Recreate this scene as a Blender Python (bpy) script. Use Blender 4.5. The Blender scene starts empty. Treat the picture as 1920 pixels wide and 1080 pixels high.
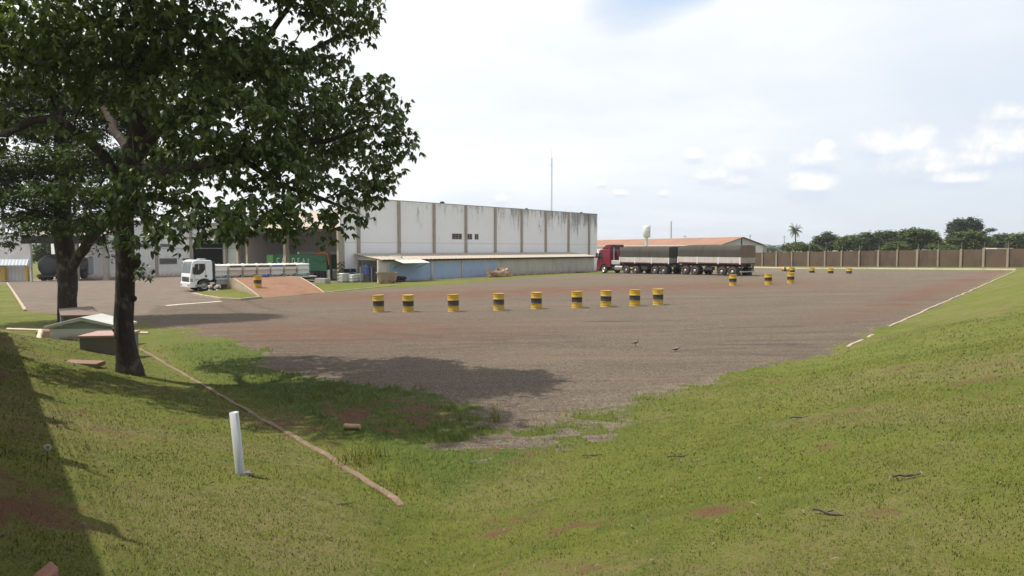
import bpy, bmesh, math, random
import numpy as np
from mathutils import Vector, Matrix
R = math.radians
random.seed(7)
rng = np.random.default_rng(11)
SC = bpy.context.scene
COL = SC.collection

# ------------------------------------------------------------------ camera
EYE = 3.15                       # metres above the yard
FPX = 1280.0                     # focal length in photo pixels (24 mm equivalent)
PITCH = math.atan(74 / FPX)
cam_data = bpy.data.cameras.new("camera"); cam_data.lens = 24.0; cam_data.sensor_width = 36.0
cam_data.clip_start = 0.1; cam_data.clip_end = 9000
cam = bpy.data.objects.new("camera", cam_data); COL.objects.link(cam)
cam.location = (0, 0, EYE); cam.rotation_euler = (math.pi / 2 - PITCH, 0, 0)
SC.camera = cam

# ------------------------------------------------------------------ light
SUN_EL, SHADOW = 64.0, (0.995, -0.08)          # short shadows, falling to the right
SC.view_settings.view_transform = 'Standard'; SC.view_settings.look = 'None'
SC.view_settings.exposure = 0.60; SC.view_settings.gamma = 1.0
sd = bpy.data.lights.new("sun", 'SUN'); sd.energy = 3.8; sd.angle = R(0.8); sd.color = (1.0, 0.95, 0.86)
so = bpy.data.objects.new("sun", sd); COL.objects.link(so)
sdir = Vector((SHADOW[0], SHADOW[1], 0)).normalized() * math.cos(R(SUN_EL)) + Vector((0, 0, -math.sin(R(SUN_EL))))
so.rotation_euler = sdir.to_track_quat('-Z', 'Y').to_euler(); so.location = (-30, -5, 50)
SC.cycles.use_denoising = True
SC.cycles.max_bounces = 6; SC.cycles.transparent_max_bounces = 6
try: SC.cycles.use_adaptive_sampling = True; SC.cycles.adaptive_threshold = 0.015
except Exception: pass

def azel(px, py):
    a, b = (px - 960) / FPX, (540 - py) / FPX
    d = Vector((a, math.cos(PITCH) + b * math.sin(PITCH), -math.sin(PITCH) + b * math.cos(PITCH))).normalized()
    return math.atan2(d.x, d.y), math.asin(d.z)

world = bpy.data.worlds.new("World"); SC.world = world; world.use_nodes = True
class NT:
    """tiny node-tree writer"""
    def __init__(s, tree): s.t = tree; s.n = tree.nodes; s.n.clear()
    def put(s, sock, v):
        if v is None: return
        if isinstance(v, bpy.types.NodeSocket): s.t.links.new(v, sock)
        else:
            try: sock.default_value = v
            except Exception: sock.default_value = (*v, 1.0)
    def node(s, typ, ins={}, **kw):
        n = s.n.new(typ)
        for k, v in kw.items(): setattr(n, k, v)
        for k, v in ins.items(): s.put(n.inputs[k], v)
        return n
    def m(s, op, a, b=None, c=None, clamp=False):
        n = s.n.new('ShaderNodeMath'); n.operation = op; n.use_clamp = clamp
        for i, v in enumerate((a, b, c)): s.put(n.inputs[i], v)
        return n.outputs[0]
    def mix(s, f, a, b, mode='MIX'):
        n = s.n.new('ShaderNodeMix'); n.data_type = 'RGBA'; n.blend_type = mode; n.clamp_factor = True
        s.put(n.inputs[0], f)
        for sock, v in ((n.inputs[6], a), (n.inputs[7], b)):
            if isinstance(v, tuple) and len(v) == 3: v = (*v, 1.0)
            s.put(sock, v)
        return n.outputs[2]
    def ramp(s, x, lo, hi, smooth=True):
        n = s.n.new('ShaderNodeMapRange'); n.interpolation_type = 'SMOOTHSTEP' if smooth else 'LINEAR'; n.clamp = True
        s.put(n.inputs[0], x); s.put(n.inputs[1], lo); s.put(n.inputs[2], hi)
        return n.outputs[0]
    def noise(s, vec, scale, detail=4.0, rough=0.55, dist=0.0):
        n = s.n.new('ShaderNodeTexNoise'); s.put(n.inputs['Vector'], vec)
        s.put(n.inputs['Scale'], scale); s.put(n.inputs['Detail'], detail); s.put(n.inputs['Roughness'], rough); s.put(n.inputs['Distortion'], dist)
        return n.outputs['Fac']
    def mapv(s, vec, scale=(1, 1, 1), loc=(0, 0, 0), rot=(0, 0, 0)):
        n = s.n.new('ShaderNodeMapping'); s.put(n.inputs[0], vec); n.inputs[1].default_value = loc; n.inputs[2].default_value = rot; n.inputs[3].default_value = scale
        return n.outputs[0]

def build_sky():
    w = NT(world.node_tree)
    tc = w.node('ShaderNodeTexCoord').outputs['Generated']
    sx = w.node('ShaderNodeSeparateXYZ', {0: tc}); X, Y, Z = sx.outputs
    el = w.m('ARCSINE', w.m('MINIMUM', w.m('MAXIMUM', Z, -0.999), 0.999)); az = w.m('ARCTAN2', X, Y)
    sky = w.node('ShaderNodeTexSky'); sky.sky_type = 'NISHITA'; sky.sun_disc = False
    sky.sun_elevation = R(SUN_EL); sky.sun_rotation = math.atan2(-SHADOW[0], -SHADOW[1]); sky.air_density = 1.2; sky.dust_density = 2.5
    blue = w.mix(1.0, sky.outputs[0], (0.13, 0.13, 0.13), 'MULTIPLY')
    # high thin veil, thick to the left and overhead, thinning to the lower right
    zc = w.m('ADD', w.m('MAXIMUM', Z, 0.0), 0.16)
    pv = w.node('ShaderNodeCombineXYZ', {0: w.m('DIVIDE', X, zc), 1: w.m('DIVIDE', Y, zc), 2: 0.0}).outputs[0]
    n1 = w.noise(w.mapv(pv, (0.55, 0.8, 1), (3.1, 1.7, 0)), 1.0, 7, 0.55, 0.4)
    n2 = w.noise(w.mapv(pv, (1.6, 2.6, 1), (0.3, 5.2, 0)), 1.0, 6, 0.6, 0.2)
    left = w.m('ADD', w.m('MULTIPLY', az, -0.42), w.m('MULTIPLY', el, 0.55))
    dens = w.m('ADD', w.m('ADD', left, 0.45), w.m('ADD', w.m('MULTIPLY', w.m('SUBTRACT', n1, 0.5), 0.75), w.m('MULTIPLY', w.m('SUBTRACT', n2, 0.5), 0.22)))
    # the one clear blue gap near the top
    ga, ge = azel(1245, -20)
    q = w.m('ADD', w.m('POWER', w.m('DIVIDE', w.m('SUBTRACT', az, ga), 0.085), 2.0),
            w.m('POWER', w.m('DIVIDE', w.m('SUBTRACT', w.m('SUBTRACT', el, ge), w.m('MULTIPLY', w.m('SUBTRACT', az, ga), 0.2)), 0.036), 2.0))
    gap = w.ramp(w.m('ADD', q, w.m('MULTIPLY', w.m('SUBTRACT', n2, 0.5), 2.6)), 2.2, -0.6)
    dens = w.m('SUBTRACT', dens, w.m('MULTIPLY', gap, 0.55))
    veil = w.ramp(dens, -0.15, 0.75)
    veilcol = w.mix(w.ramp(dens, 0.1, 0.8), (0.71, 0.765, 0.835), (0.93, 0.94, 0.95))
    base = w.mix(w.m('MULTIPLY', gap, 0.6), (0.66, 0.73, 0.82), (0.34, 0.56, 0.88))
    base = w.mix(0.12, base, blue)
    col = w.mix(veil, base, veilcol)
    # small dark wisps under the veil
    wisp = w.ramp(w.noise(w.mapv(tc, (9, 9, 34), (1.3, 0.2, 4.0)), 1.0, 4, 0.6), 0.66, 0.80)
    col = w.mix(w.m('MULTIPLY', wisp, 0.12), col, (0.62, 0.70, 0.80))
    # low fair-weather cumulus
    puff = [(1685, 268, 72, 40), (1735, 310, 85, 34), (1870, 268, 70, 42), (1895, 212, 52, 26), (1385, 305, 60, 30), (1345, 328, 45, 18),
            (1302, 290, 26, 15), (1535, 296, 48, 26), (1548, 275, 24, 15), (1515, 345, 50, 26), (1640, 262, 50, 28), (1130, 343, 14, 10), (1163, 361, 16, 9),
            (1247, 362, 13, 9), (1830, 300, 60, 25), (1790, 335, 60, 16), (940, 372, 24, 14), (1380, 338, 40, 16), (2060, 250, 120, 60), (2200, 330, 90, 40),
            (-240, 330, 120, 40), (-420, 250, 150, 70)]
    nb = w.noise(tc, 26.0, 7, 0.62, 0.3); nc = w.noise(w.mapv(tc, (1, 1, 1), (7, 3, 1)), 60.0, 5, 0.6)
    best = None; shade = None
    for (px, py, wx, wy) in puff:
        a0, e0 = azel(px, py); wa = wx / FPX; we = wy / FPX
        da = w.m('DIVIDE', w.m('SUBTRACT', az, a0), wa); de = w.m('DIVIDE', w.m('SUBTRACT', el, e0), we)
        de2 = w.m('MULTIPLY', de, w.m('ADD', w.m('MULTIPLY', w.m('LESS_THAN', de, 0.0), 0.9), 1.0))     # flatter bases
        f = w.m('SUBTRACT', 1.0, w.m('ADD', w.m('MULTIPLY', da, da), w.m('MULTIPLY', de2, de2)))
        fs = w.m('SUBTRACT', 1.0, w.m('ADD', w.m('MULTIPLY', da, da), w.m('POWER', w.m('DIVIDE', w.m('ADD', de, 0.75), 0.55), 2.0)))
        best = f if best is None else w.m('MAXIMUM', best, f)
        shade = fs if shade is None else w.m('MAXIMUM', shade, fs)
    pert = w.m('ADD', w.m('MULTIPLY', w.m('SUBTRACT', nb, 0.50), 3.0), w.m('MULTIPLY', w.m('SUBTRACT', nc, 0.5), 1.3))
    body = w.ramp(w.m('ADD', best, pert), 0.05, 1.35)
    under = w.ramp(w.m('ADD', shade, w.m('MULTIPLY', pert, 0.55)), 0.2, 1.1)
    col = w.mix(w.m('MULTIPLY', under, 0.55), col, (0.60, 0.67, 0.80))
    col = w.mix(w.m('MULTIPLY', body, 0.85), col, (0.97, 0.94, 0.90))
    lp = w.mix(w.ramp(Z, -0.02, -0.10), col, (0.30, 0.29, 0.25))
    bg = w.node('ShaderNodeBackground', {0: lp, 1: SKY_STRENGTH})
    out = w.node('ShaderNodeOutputWorld', {0: bg.outputs[0]})
SKY_STRENGTH = 0.78
build_sky()

# ------------------------------------------------------------------ ground shape
def base_z(x, y):
    x = np.clip(x, -75, 75); y2 = np.clip(y, 0, 150)
    return 0.013 * x - 0.012 * np.maximum(0, y2 - 75)
def ray(px, py):
    a, b = (px - 960) / FPX, (540 - py) / FPX
    return np.array([a, math.cos(PITCH) + b * math.sin(PITCH), -math.sin(PITCH) + b * math.cos(PITCH)])
def at_depth(px, py, Y):
    """world point on the sight line of a photo pixel at distance Y"""
    d = ray(px, py); t = Y / d[1]
    return Vector((d[0] * t, Y, EYE + d[2] * t))
def G0(px, py):
    d = ray(px, py); t = 1.0
    for _ in range(60):
        z = float(base_z(d[0] * t, d[1] * t)); t = (z - EYE) / d[2]
    return Vector((d[0] * t, d[1] * t, z))
# the two kerb lines of the yard meet in a corner below the camera
K1a, K1b = G0(740, 940), G0(270, 660)
K2a, K2b = G0(1590, 650), G0(1212, 815)
def line_fn(p, q, side):
    u = Vector((q.x - p.x, q.y - p.y)).normalized(); n = Vector((-u.y, u.x))
    if n.dot(side) < 0: n = -n
    return u, n, (p.x, p.y)
uL, nL, pL = line_fn(K1a, K1b, Vector((-1, 0)))
uR, nR, pR = line_fn(K2b, K2a, Vector((1, 0)))
def sstep(a, b, x):
    t = np.clip((x - a) / (b - a), 0, 1); return t * t * (3 - 2 * t)
def dists(x, y):
    dl = (x - pL[0]) * nL.x + (y - pL[1]) * nL.y; tl = (x - pL[0]) * uL.x + (y - pL[1]) * uL.y
    dr = (x - pR[0]) * nR.x + (y - pR[1]) * nR.y; tr = (x - pR[0]) * uR.x + (y - pR[1]) * uR.y
    return dl, tl, dr, tr
def soft(d, w=0.13):
    return w * np.logaddexp(0, d / w) - 0.0
def bank(x, y):
    dl, tl, dr, tr = dists(x, y)
    fl = 1 - sstep(15, 27, tl)
    hl = 0.27 * soft(dl) * fl
    # a steeper earth shoulder along the far left of the lawn
    hl = hl + 0.34 * soft(dl - 3.3, 0.3) * (1 - sstep(13, 20, tl))
    hr = 0.275 * soft(dr)
    h = np.log(np.exp(9 * hl) + np.exp(9 * hr)) / 9 - np.log(2) / 9
    h = np.maximum(h, 0.0)
    return 2.0 * np.tanh(h / 2.0) * (1 + 0.08)
def bumps(x, y):
    return 0.03 * np.sin(x * 1.1 + 0.7 * np.sin(y * 0.9)) * np.sin(y * 1.3 + 0.5) + 0.012 * np.sin(x * 3.7 + y * 1.9) * np.sin(y * 4.1 - x)
def ground_z(x, y):
    b = bank(x, y); k = np.clip(b / 0.25, 0.12, 1)
    near = 1 - sstep(40, 90, np.hypot(x, y))
    return base_z(x, y) + b + bumps(x, y) * k * near
def gz(x, y): return float(ground_z(np.float64(x), np.float64(y)))
def G(px, py):
    """where the sight line of a photo pixel meets the ground"""
    d = ray(px, py); t = 2.0; prev = t
    while t < 900:
        if EYE + d[2] * t <= gz(d[0] * t, d[1] * t):
            a, b = prev, t
            for _ in range(40):
                c = (a + b) / 2
                if EYE + d[2] * c <= gz(d[0] * c, d[1] * c): b = c
                else: a = c
            t = b; break
        prev = t; t += 0.02 + t * 0.004
    return Vector((d[0] * t, d[1] * t, gz(d[0] * t, d[1] * t)))

# ------------------------------------------------------------------ numpy noise
def _hash(i, j, s):
    h = np.sin(i * 127.1 + j * 311.7 + s * 74.7) * 43758.5453
    return h - np.floor(h)
def vnoise(x, y, s=0):
    i, j = np.floor(x), np.floor(y); fx, fy = x - i, y - j
    fx = fx * fx * (3 - 2 * fx); fy = fy * fy * (3 - 2 * fy)
    a = _hash(i, j, s); b = _hash(i + 1, j, s); c = _hash(i, j + 1, s); d = _hash(i + 1, j + 1, s)
    return (a * (1 - fx) + b * fx) * (1 - fy) + (c * (1 - fx) + d * fx) * fy
def fbm(x, y, s=0, o=4):
    v = 0; a = 0.5; f = 1.0
    for k in range(o):
        v = v + a * vnoise(x * f + 17.3 * k, y * f - 9.1 * k, s + k); a *= 0.5; f *= 2.03
    return v / (1 - 0.5 ** o)

# ------------------------------------------------------------------ object helpers
def tag(o, label=None, cat=None, group=None, kind=None):
    if label: o["label"] = label
    if cat: o["category"] = cat
    if group: o["group"] = group
    if kind: o["kind"] = kind
    return o
def thing(name, label, cat, loc=(0, 0, 0), rz=0.0, group=None):
    o = bpy.data.objects.new(name, None); COL.objects.link(o); o.empty_display_size = 0.2
    o.location = loc; o.rotation_euler = (0, 0, rz)
    return tag(o, label, cat, group)
def dup(o, parent=None):
    c = o.copy(); COL.objects.link(c)
    if parent is not None: c.parent = parent; c.matrix_parent_inverse = o.matrix_parent_inverse
    for ch in list(o.children): dup(ch, c)
    return c
class MB:
    """collects shapes into ONE mesh object"""
    def __init__(s): s.v = []; s.f = []; s.mi = []; s.mats = []; s.cur = 0; s.sm = []; s.smooth = False
    def mat(s, m):
        if m not in s.mats: s.mats.append(m)
        s.cur = s.mats.index(m); return s
    def _add(s, vs, fs, smooth=None):
        k = len(s.v); s.v.extend([tuple(p) for p in vs])
        for f in fs:
            s.f.append([i + k for i in f]); s.mi.append(s.cur); s.sm.append(s.smooth if smooth is None else smooth)
        return s
    def box(s, c, d, rz=0.0, M=None):
        x, y, z = d[0] / 2, d[1] / 2, d[2] / 2
        vs = [Vector(p) for p in ((-x, -y, -z), (x, -y, -z), (x, y, -z), (-x, y, -z), (-x, -y, z), (x, -y, z), (x, y, z), (-x, y, z))]
        rot = Matrix.Rotation(rz, 3, 'Z') if M is None else M
        vs = [rot @ p + Vector(c) for p in vs]
        return s._add(vs, [(0, 3, 2, 1), (4, 5, 6, 7), (0, 1, 5, 4), (1, 2, 6, 5), (2, 3, 7, 6), (3, 0, 4, 7)])
    def bb(s, x0, x1, y0, y1, z0, z1): return s.box(((x0 + x1) / 2, (y0 + y1) / 2, (z0 + z1) / 2), (abs(x1 - x0), abs(y1 - y0), abs(z1 - z0)))
    def prism(s, prof, a0, a1, axis='y', inset=0.0):
        """prof: 2D outline; extruded along axis from a0 to a1; 'y' means prof is (x,z), 'x' means (y,z), 'z' means (x,y)"""
        def P(p, a):
            return (p[0], a, p[1]) if axis == 'y' else ((a, p[0], p[1]) if axis == 'x' else (p[0], p[1], a))
        n = len(prof); vs = [P(p, a0) for p in prof] + [P(p, a1) for p in prof]
        fs = [tuple(range(n)), tuple(range(2 * n - 1, n - 1, -1))] + [(i, i + n, (i + 1) % n + n, (i + 1) % n) for i in range(n)]
        return s._add(vs, fs)
    def cyl(s, p0, p1, r0, r1=None, n=12, caps=True, smooth=True):
        r1 = r0 if r1 is None else r1
        p0, p1 = Vector(p0), Vector(p1); d = (p1 - p0).normalized()
        a = d.orthogonal().normalized(); b = d.cross(a)
        vs = []
        for p, r in ((p0, r0), (p1, r1)):
            for i in range(n):
                t = 2 * math.pi * i / n; vs.append(p + (a * math.cos(t) + b * math.sin(t)) * r)
        s._add(vs, [(i, (i + 1) % n, (i + 1) % n + n, i + n) for i in range(n)], smooth)
        if caps:
            s._add(vs[:n], [tuple(range(n - 1, -1, -1))], False); s._add(vs[n:], [tuple(range(n))], False)
        return s
    def lathe(s, prof, n=24, c=(0, 0, 0), axis='z', smooth=True):
        """prof: list of (radius, height)"""
        vs = []
        for r, h in prof:
            for i in range(n):
                t = 2 * math.pi * i / n; a, b = r * math.cos(t), r * math.sin(t)
                q = (a, b, h) if axis == 'z' else ((a, h, b) if axis == 'y' else (h, a, b))
                vs.append((q[0] + c[0], q[1] + c[1], q[2] + c[2]))
        fs = []
        for k in range(len(prof) - 1):
            for i in range(n):
                j = (i + 1) % n; q = (k * n + i, k * n + j, (k + 1) * n + j, (k + 1) * n + i)
                fs.append(q if axis != 'y' else q[::-1])
        return s._add(vs, fs, smooth)
    def tube(s, pts, rad, n=8, caps=True):
        pts = [Vector(p) for p in pts]; rad = rad if isinstance(rad, (list, tuple)) else [rad] * len(pts)
        vs = []; a = None
        for i, p in enumerate(pts):
            d = (pts[min(i + 1, len(pts) - 1)] - pts[max(i - 1, 0)]).normalized()
            a = (d.orthogonal() if a is None else (a - d * a.dot(d))).normalized(); b = d.cross(a)
            for k in range(n):
                t = 2 * math.pi * k / n; vs.append(p + (a * math.cos(t) + b * math.sin(t)) * rad[i])
        fs = [(i * n + k, i * n + (k + 1) % n, (i + 1) * n + (k + 1) % n, (i + 1) * n + k) for i in range(len(pts) - 1) for k in range(n)]
        s._add(vs, fs, True)
        if caps:
            s._add(vs[:n], [tuple(range(n - 1, -1, -1))], False); s._add(vs[-n:], [tuple(range(n))], False)
        return s
    def quad(s, *p): return s._add(p, [tuple(range(len(p)))])
    def build(s, name, m=None, parent=None, bevel=0.0, seg=2, loc=None, fix=True):
        me = bpy.data.meshes.new(name); me.from_pydata([tuple(p) for p in s.v], [], s.f)
        for mm in (s.mats or ([m] if m else [])): me.materials.append(mm)
        me.polygons.foreach_set('use_smooth', s.sm)
        if s.mats: me.polygons.foreach_set('material_index', s.mi)
        if fix:
            b = bmesh.new(); b.from_mesh(me); bmesh.ops.recalc_face_normals(b, faces=b.faces); b.to_mesh(me); b.free()
        me.update()
        o = bpy.data.objects.new(name, me); COL.objects.link(o)
        if parent is not None: o.parent = parent
        if loc is not None: o.location = loc
        if bevel > 0:
            bv = o.modifiers.new("bevel", 'BEVEL'); bv.width = bevel; bv.segments = seg; bv.limit_method = 'ANGLE'; bv.angle_limit = R(35)
        return o
def np_mesh(name, verts, faces_flat, counts, mat, cols=None, smooth=False):
    """big mesh from numpy arrays"""
    me = bpy.data.meshes.new(name)
    me.vertices.add(len(verts)); me.vertices.foreach_set('co', np.asarray(verts, np.float32).ravel())
    me.loops.add(len(faces_flat)); me.loops.foreach_set('vertex_index', np.asarray(faces_flat, np.int32))
    me.polygons.add(len(counts)); starts = np.concatenate(([0], np.cumsum(counts)[:-1])).astype(np.int32)
    me.polygons.foreach_set('loop_start', starts)
    try: me.polygons.foreach_set('loop_total', np.asarray(counts, np.int32))
    except Exception: pass
    me.polygons.foreach_set('use_smooth', np.full(len(counts), smooth))
    if cols is not None:
        for nm, c in cols.items():
            at = me.attributes.new(nm, 'FLOAT_COLOR', 'POINT'); at.data.foreach_set('color', np.asarray(c, np.float32).ravel())
    if mat: me.materials.append(mat)
    me.update(calc_edges=True); me.validate()
    return me
def link(name, me, parent=None):
    o = bpy.data.objects.new(name, me); COL.objects.link(o)
    if parent is not None: o.parent = parent
    return o

# ------------------------------------------------------------------ materials
MATS = {}
def mat_simple(name, col, rough=0.6, metal=0.0, var=0.12, scale=3.0, bump=0.0, bscale=40.0, dirt=None, dirt_amt=0.0, spec=0.4, coat=0.0):
    """plain paint / metal / concrete with broken-up colour, wear and roughness"""
    if name in MATS: return MATS[name]
    m = bpy.data.materials.new(name); m.use_nodes = True; t = NT(m.node_tree)
    oc = t.node('ShaderNodeTexCoord').outputs['Object']
    inf = t.node('ShaderNodeObjectInfo').outputs['Random']
    off = t.node('ShaderNodeVectorMath', {0: oc, 1: t.node('ShaderNodeCombineXYZ', {0: t.m('MULTIPLY', inf, 91.0), 1: t.m('MULTIPLY', inf, 37.0), 2: 0.0}).outputs[0]}, operation='ADD').outputs[0]
    n = t.noise(off, scale, 5, 0.6)
    f = t.m('ADD', 1.0 - var, t.m('MULTIPLY', n, 2 * var))
    g = t.node('ShaderNodeCombineColor', {0: f, 1: f, 2: f}).outputs[0]
    c = t.mix(1.0, (*col, 1.0), g, 'MULTIPLY')
    if dirt:
        n2 = t.noise(t.mapv(off, (1, 1, 0.35)), scale * 1.7, 6, 0.65, 0.3)
        c = t.mix(t.m('MULTIPLY', t.ramp(n2, 0.62 - 0.25 * dirt_amt, 0.72), min(1.0, 0.4 + dirt_amt)), c, dirt)
    p = t.node('ShaderNodeBsdfPrincipled', {'Base Color': c, 'Metallic': metal, 'Specular IOR Level': spec, 'Coat Weight': coat,
                                            'Roughness': t.m('ADD', rough - 0.08, t.m('MULTIPLY', n, 0.16))})
    if bump:
        b = t.node('ShaderNodeBump', {'Strength': bump, 'Distance': 0.02, 'Height': t.noise(oc, bscale, 5, 0.6)}); t.put(p.inputs['Normal'], b.outputs[0])
    t.node('ShaderNodeOutputMaterial', {0: p.outputs[0]})
    MATS[name] = m; return m
# ------------------------------------------------------------------ ground cover zones (what grows / lies where)
def poly_sd(x, y, P):
    """signed distance to a polygon, positive inside"""
    P = np.array([(p[0], p[1]) for p in P]); n = len(P); d = np.full(x.shape, 1e9); ins = np.zeros(x.shape, bool)
    for i in range(n):
        a, b = P[i], P[(i + 1) % n]; e = b - a
        t = np.clip(((x - a[0]) * e[0] + (y - a[1]) * e[1]) / (e @ e + 1e-12), 0, 1)
        d = np.minimum(d, np.hypot(x - a[0] - t * e[0], y - a[1] - t * e[1]))
        c = ((a[1] > y) != (b[1] > y)) & (x < (b[0] - a[0]) * (y - a[1]) / (b[1] - a[1] + 1e-12) + a[0])
        ins ^= c
    return np.where(ins, d, -d)
def gp(*pts): return [G0(*p) for p in pts]
# gravel yard with its straggling near edge; the driveway of old asphalt behind and to the left of it
POLY_YARD = gp((-60, 572), (120, 590), (250, 602), (330, 618), (440, 640), (492, 668), (500, 694), (590, 708), (700, 722), (820, 740), (900, 765), (910, 790), (950, 812),
               (1010, 806), (1060, 790), (1120, 766), (1200, 745), (1270, 728), (1360, 705), (1480, 678), (1560, 660), (1640, 620), (1710, 596), (1770, 572), (1830, 540), (1870, 520), (1895, 508.5)) \
            + gp((1700, 506.5), (1500, 505), (1418, 503), (1300, 503), (1118, 513.5), (960, 522), (840, 534), (745, 539), (600, 550.5), (491, 559.5), (420, 564), (300, 572)) + gp((60, 578))
POLY_DRIVE = gp((-60, 566), (44, 583), (120, 590), (250, 602), (300, 572), (420, 563), (415, 562), (362, 552), (412, 541), (600, 530), (640, 528)) + [Vector((-22, 78, 0)), Vector((-46, 98, 0)), Vector((-95, 98, 0)), Vector((-95, 45, 0))]
POLY_LEFTLAWN = gp((-300, 545), (10, 532), (25, 551), (46, 583), (-300, 600))
POLY_ISLAND = gp((364, 552.5), (415, 562), (452, 563), (491, 559), (500, 552), (480, 541), (412, 541))
SCARS = [(G(a, b).x, G(a, b).y, c, d) for a, b, c, d in ((985, 968, .55, .30), (1100, 985, .40, .22), (930, 1000, .3, .2), (1340, 958, .38, .2), (1590, 770, .6, .35), (1560, 835, .45, .25), (1460, 715, .5, .4), (1700, 690, .7, .5), (1890, 678, .9, .5), (1840, 745, .6, .35), (1010, 850, .4, .35), (250, 918, .22, .16), (215, 832, .45, .3), (330, 790, .5, .4), (150, 775, .4, .5), (1420, 1040, .3, .2), (1120, 1060, .3, .15), (1660, 960, .25, .15))]
def zones(x, y):
    dl, tl, dr, tr = dists(x, y)
    yard = poly_sd(x, y, POLY_YARD); drive = poly_sd(x, y, POLY_DRIVE)
    r = np.hypot(x, y)
    w = np.clip(0.03 * r, 0.15, 1.5)
    wob = (fbm(x * 0.9, y * 0.9, 3) - 0.5) * np.clip(0.06 * r, 0.8, 2.2) + (fbm(x * 4, y * 4, 5) - 0.5) * 0.7
    near = (1 - sstep(30, 60, r))
    cw = 0.35 + 0.75 * np.exp(-((x + 0.5) ** 2 + (y - 12) ** 2) / 30)
    v = sstep(-cw, cw, yard + wob * (0.25 + 0.95 * near))
    a = sstep(-0.12, 0.12, drive)
    lawn2 = np.maximum(sstep(-0.05, 0.05, poly_sd(x, y, POLY_LEFTLAWN)), sstep(-0.05, 0.05, poly_sd(x, y, POLY_ISLAND)))
    on_bank = sstep(0.0, 0.12, dr)
    on_bank = np.maximum(on_bank, sstep(0.0, 0.12, dl) * (1 - sstep(15.5, 18.5, tl)))
    tongue = 0.55 * np.exp(-(((x - 0.2) / 2.0) ** 2 + ((y - 10.9) / 1.5) ** 2)) * sstep(0.42, 0.60, fbm(x * 2.2, y * 2.6, 13, 3)) + 0.5 * sstep(-2.2, -.4, yard) * sstep(.48, .66, fbm(x * 1.9, y * 2.4, 15, 3)) * sstep(30, 12, r)
    v = np.maximum(v, tongue)
    v = v * (1 - on_bank); a = a * (1 - on_bank) * (1 - lawn2); v = v * (1 - lawn2) * (1 - a)
    grass = np.clip(1 - v - a, 0, 1)
    # bare red earth: scars on the banks, the shoulder at far left, the wash at the yard corner
    s1 = fbm(x * 0.55 + 3, y * 0.55, 21, 4); s2 = fbm(x * 1.7, y * 1.7, 31, 4)
    scar = sstep(0.54, 0.80, s1 * 0.5 + s2 * 0.5) * sstep(-.2, .4, np.maximum(dl, dr))
    corner = np.exp(-(((x + 1.6) / 3.6) ** 2 + ((y - 13.2) / 1.5) ** 2))
    corner = np.maximum(corner, 0.5 * np.exp(-(((x - 0.1) / 1.3) ** 2 + ((y - 10.6) / 1.4) ** 2)))
    s3 = fbm(x * 3.1, y * 3.6, 91, 3)
    s_c = sstep(0.38, 0.80, 0.28 + corner * 0.40 + (s2 - 0.5) * 0.8 + (s3 - 0.5) * 0.9) * sstep(0.05, 0.5, corner)
    lefts = sstep(2.9, 4.4, dl) * (1 - sstep(14, 22, tl)) * sstep(0.42, 0.72, s2 * 0.6 + s1 * 0.4)
    crestL = np.exp(-((dl - 5.6) / 1.1) ** 2) * sstep(13, 17, tl) * (1 - sstep(20, 24, tl))
    foot = 0.4 * np.exp(-(((x - 0.6) / 1.2) ** 2 + ((y - 6.2) / 0.9) ** 2)) * sstep(0.46, 0.6, s2)
    for (sx_, sy_, rx_, ry_) in SCARS: scar = np.maximum(scar, np.exp(-((x - sx_) / rx_) ** 2 - ((y - sy_) / ry_) ** 2) * sstep(.22, .62, s2 * .5 + .5 * fbm(x * 4, y * 5, 33, 3)) * 1.25)
    soil = np.clip(scar * 0.60 + s_c + lefts * 0.75 + crestL + foot * .6, 0, 1) * grass
    # reddish dust washed over the gravel
    red = np.clip(np.exp(-((y - 49.5 - 0.28 * x) / 5.0) ** 2) * sstep(-22, -8, x) * (1 - sstep(14, 34, x)) * 0.9 + np.exp(-(((x + 7) / 7.5) ** 2 + ((y - 26.5) / 4.0) ** 2)) * 0.7
                  + 0.8 * np.exp(-((dr + 2.2) / 1.3) ** 2) * sstep(24, 34, y), 0, 1) * sstep(0.15, 0.5, fbm(x * 0.18, y * 0.5, 41))
    lush = np.clip(sstep(-0.2, -1.2, np.maximum(dl, dr)) * (1 - sstep(20, 34, r)) * (1 - .75 * sstep(1.0, 3.5, x)), 0, 1)
    dry = np.clip(sstep(0.46, 0.70, fbm(x * 0.45, y * 0.45, 51)) * 0.75 + 0.35 * sstep(0.5, 2.5, dl) * (1 - sstep(8, 13, y)) - 0.6 * lush, 0, 1)
    return grass, v, a, soil, red, lush, dry

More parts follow.
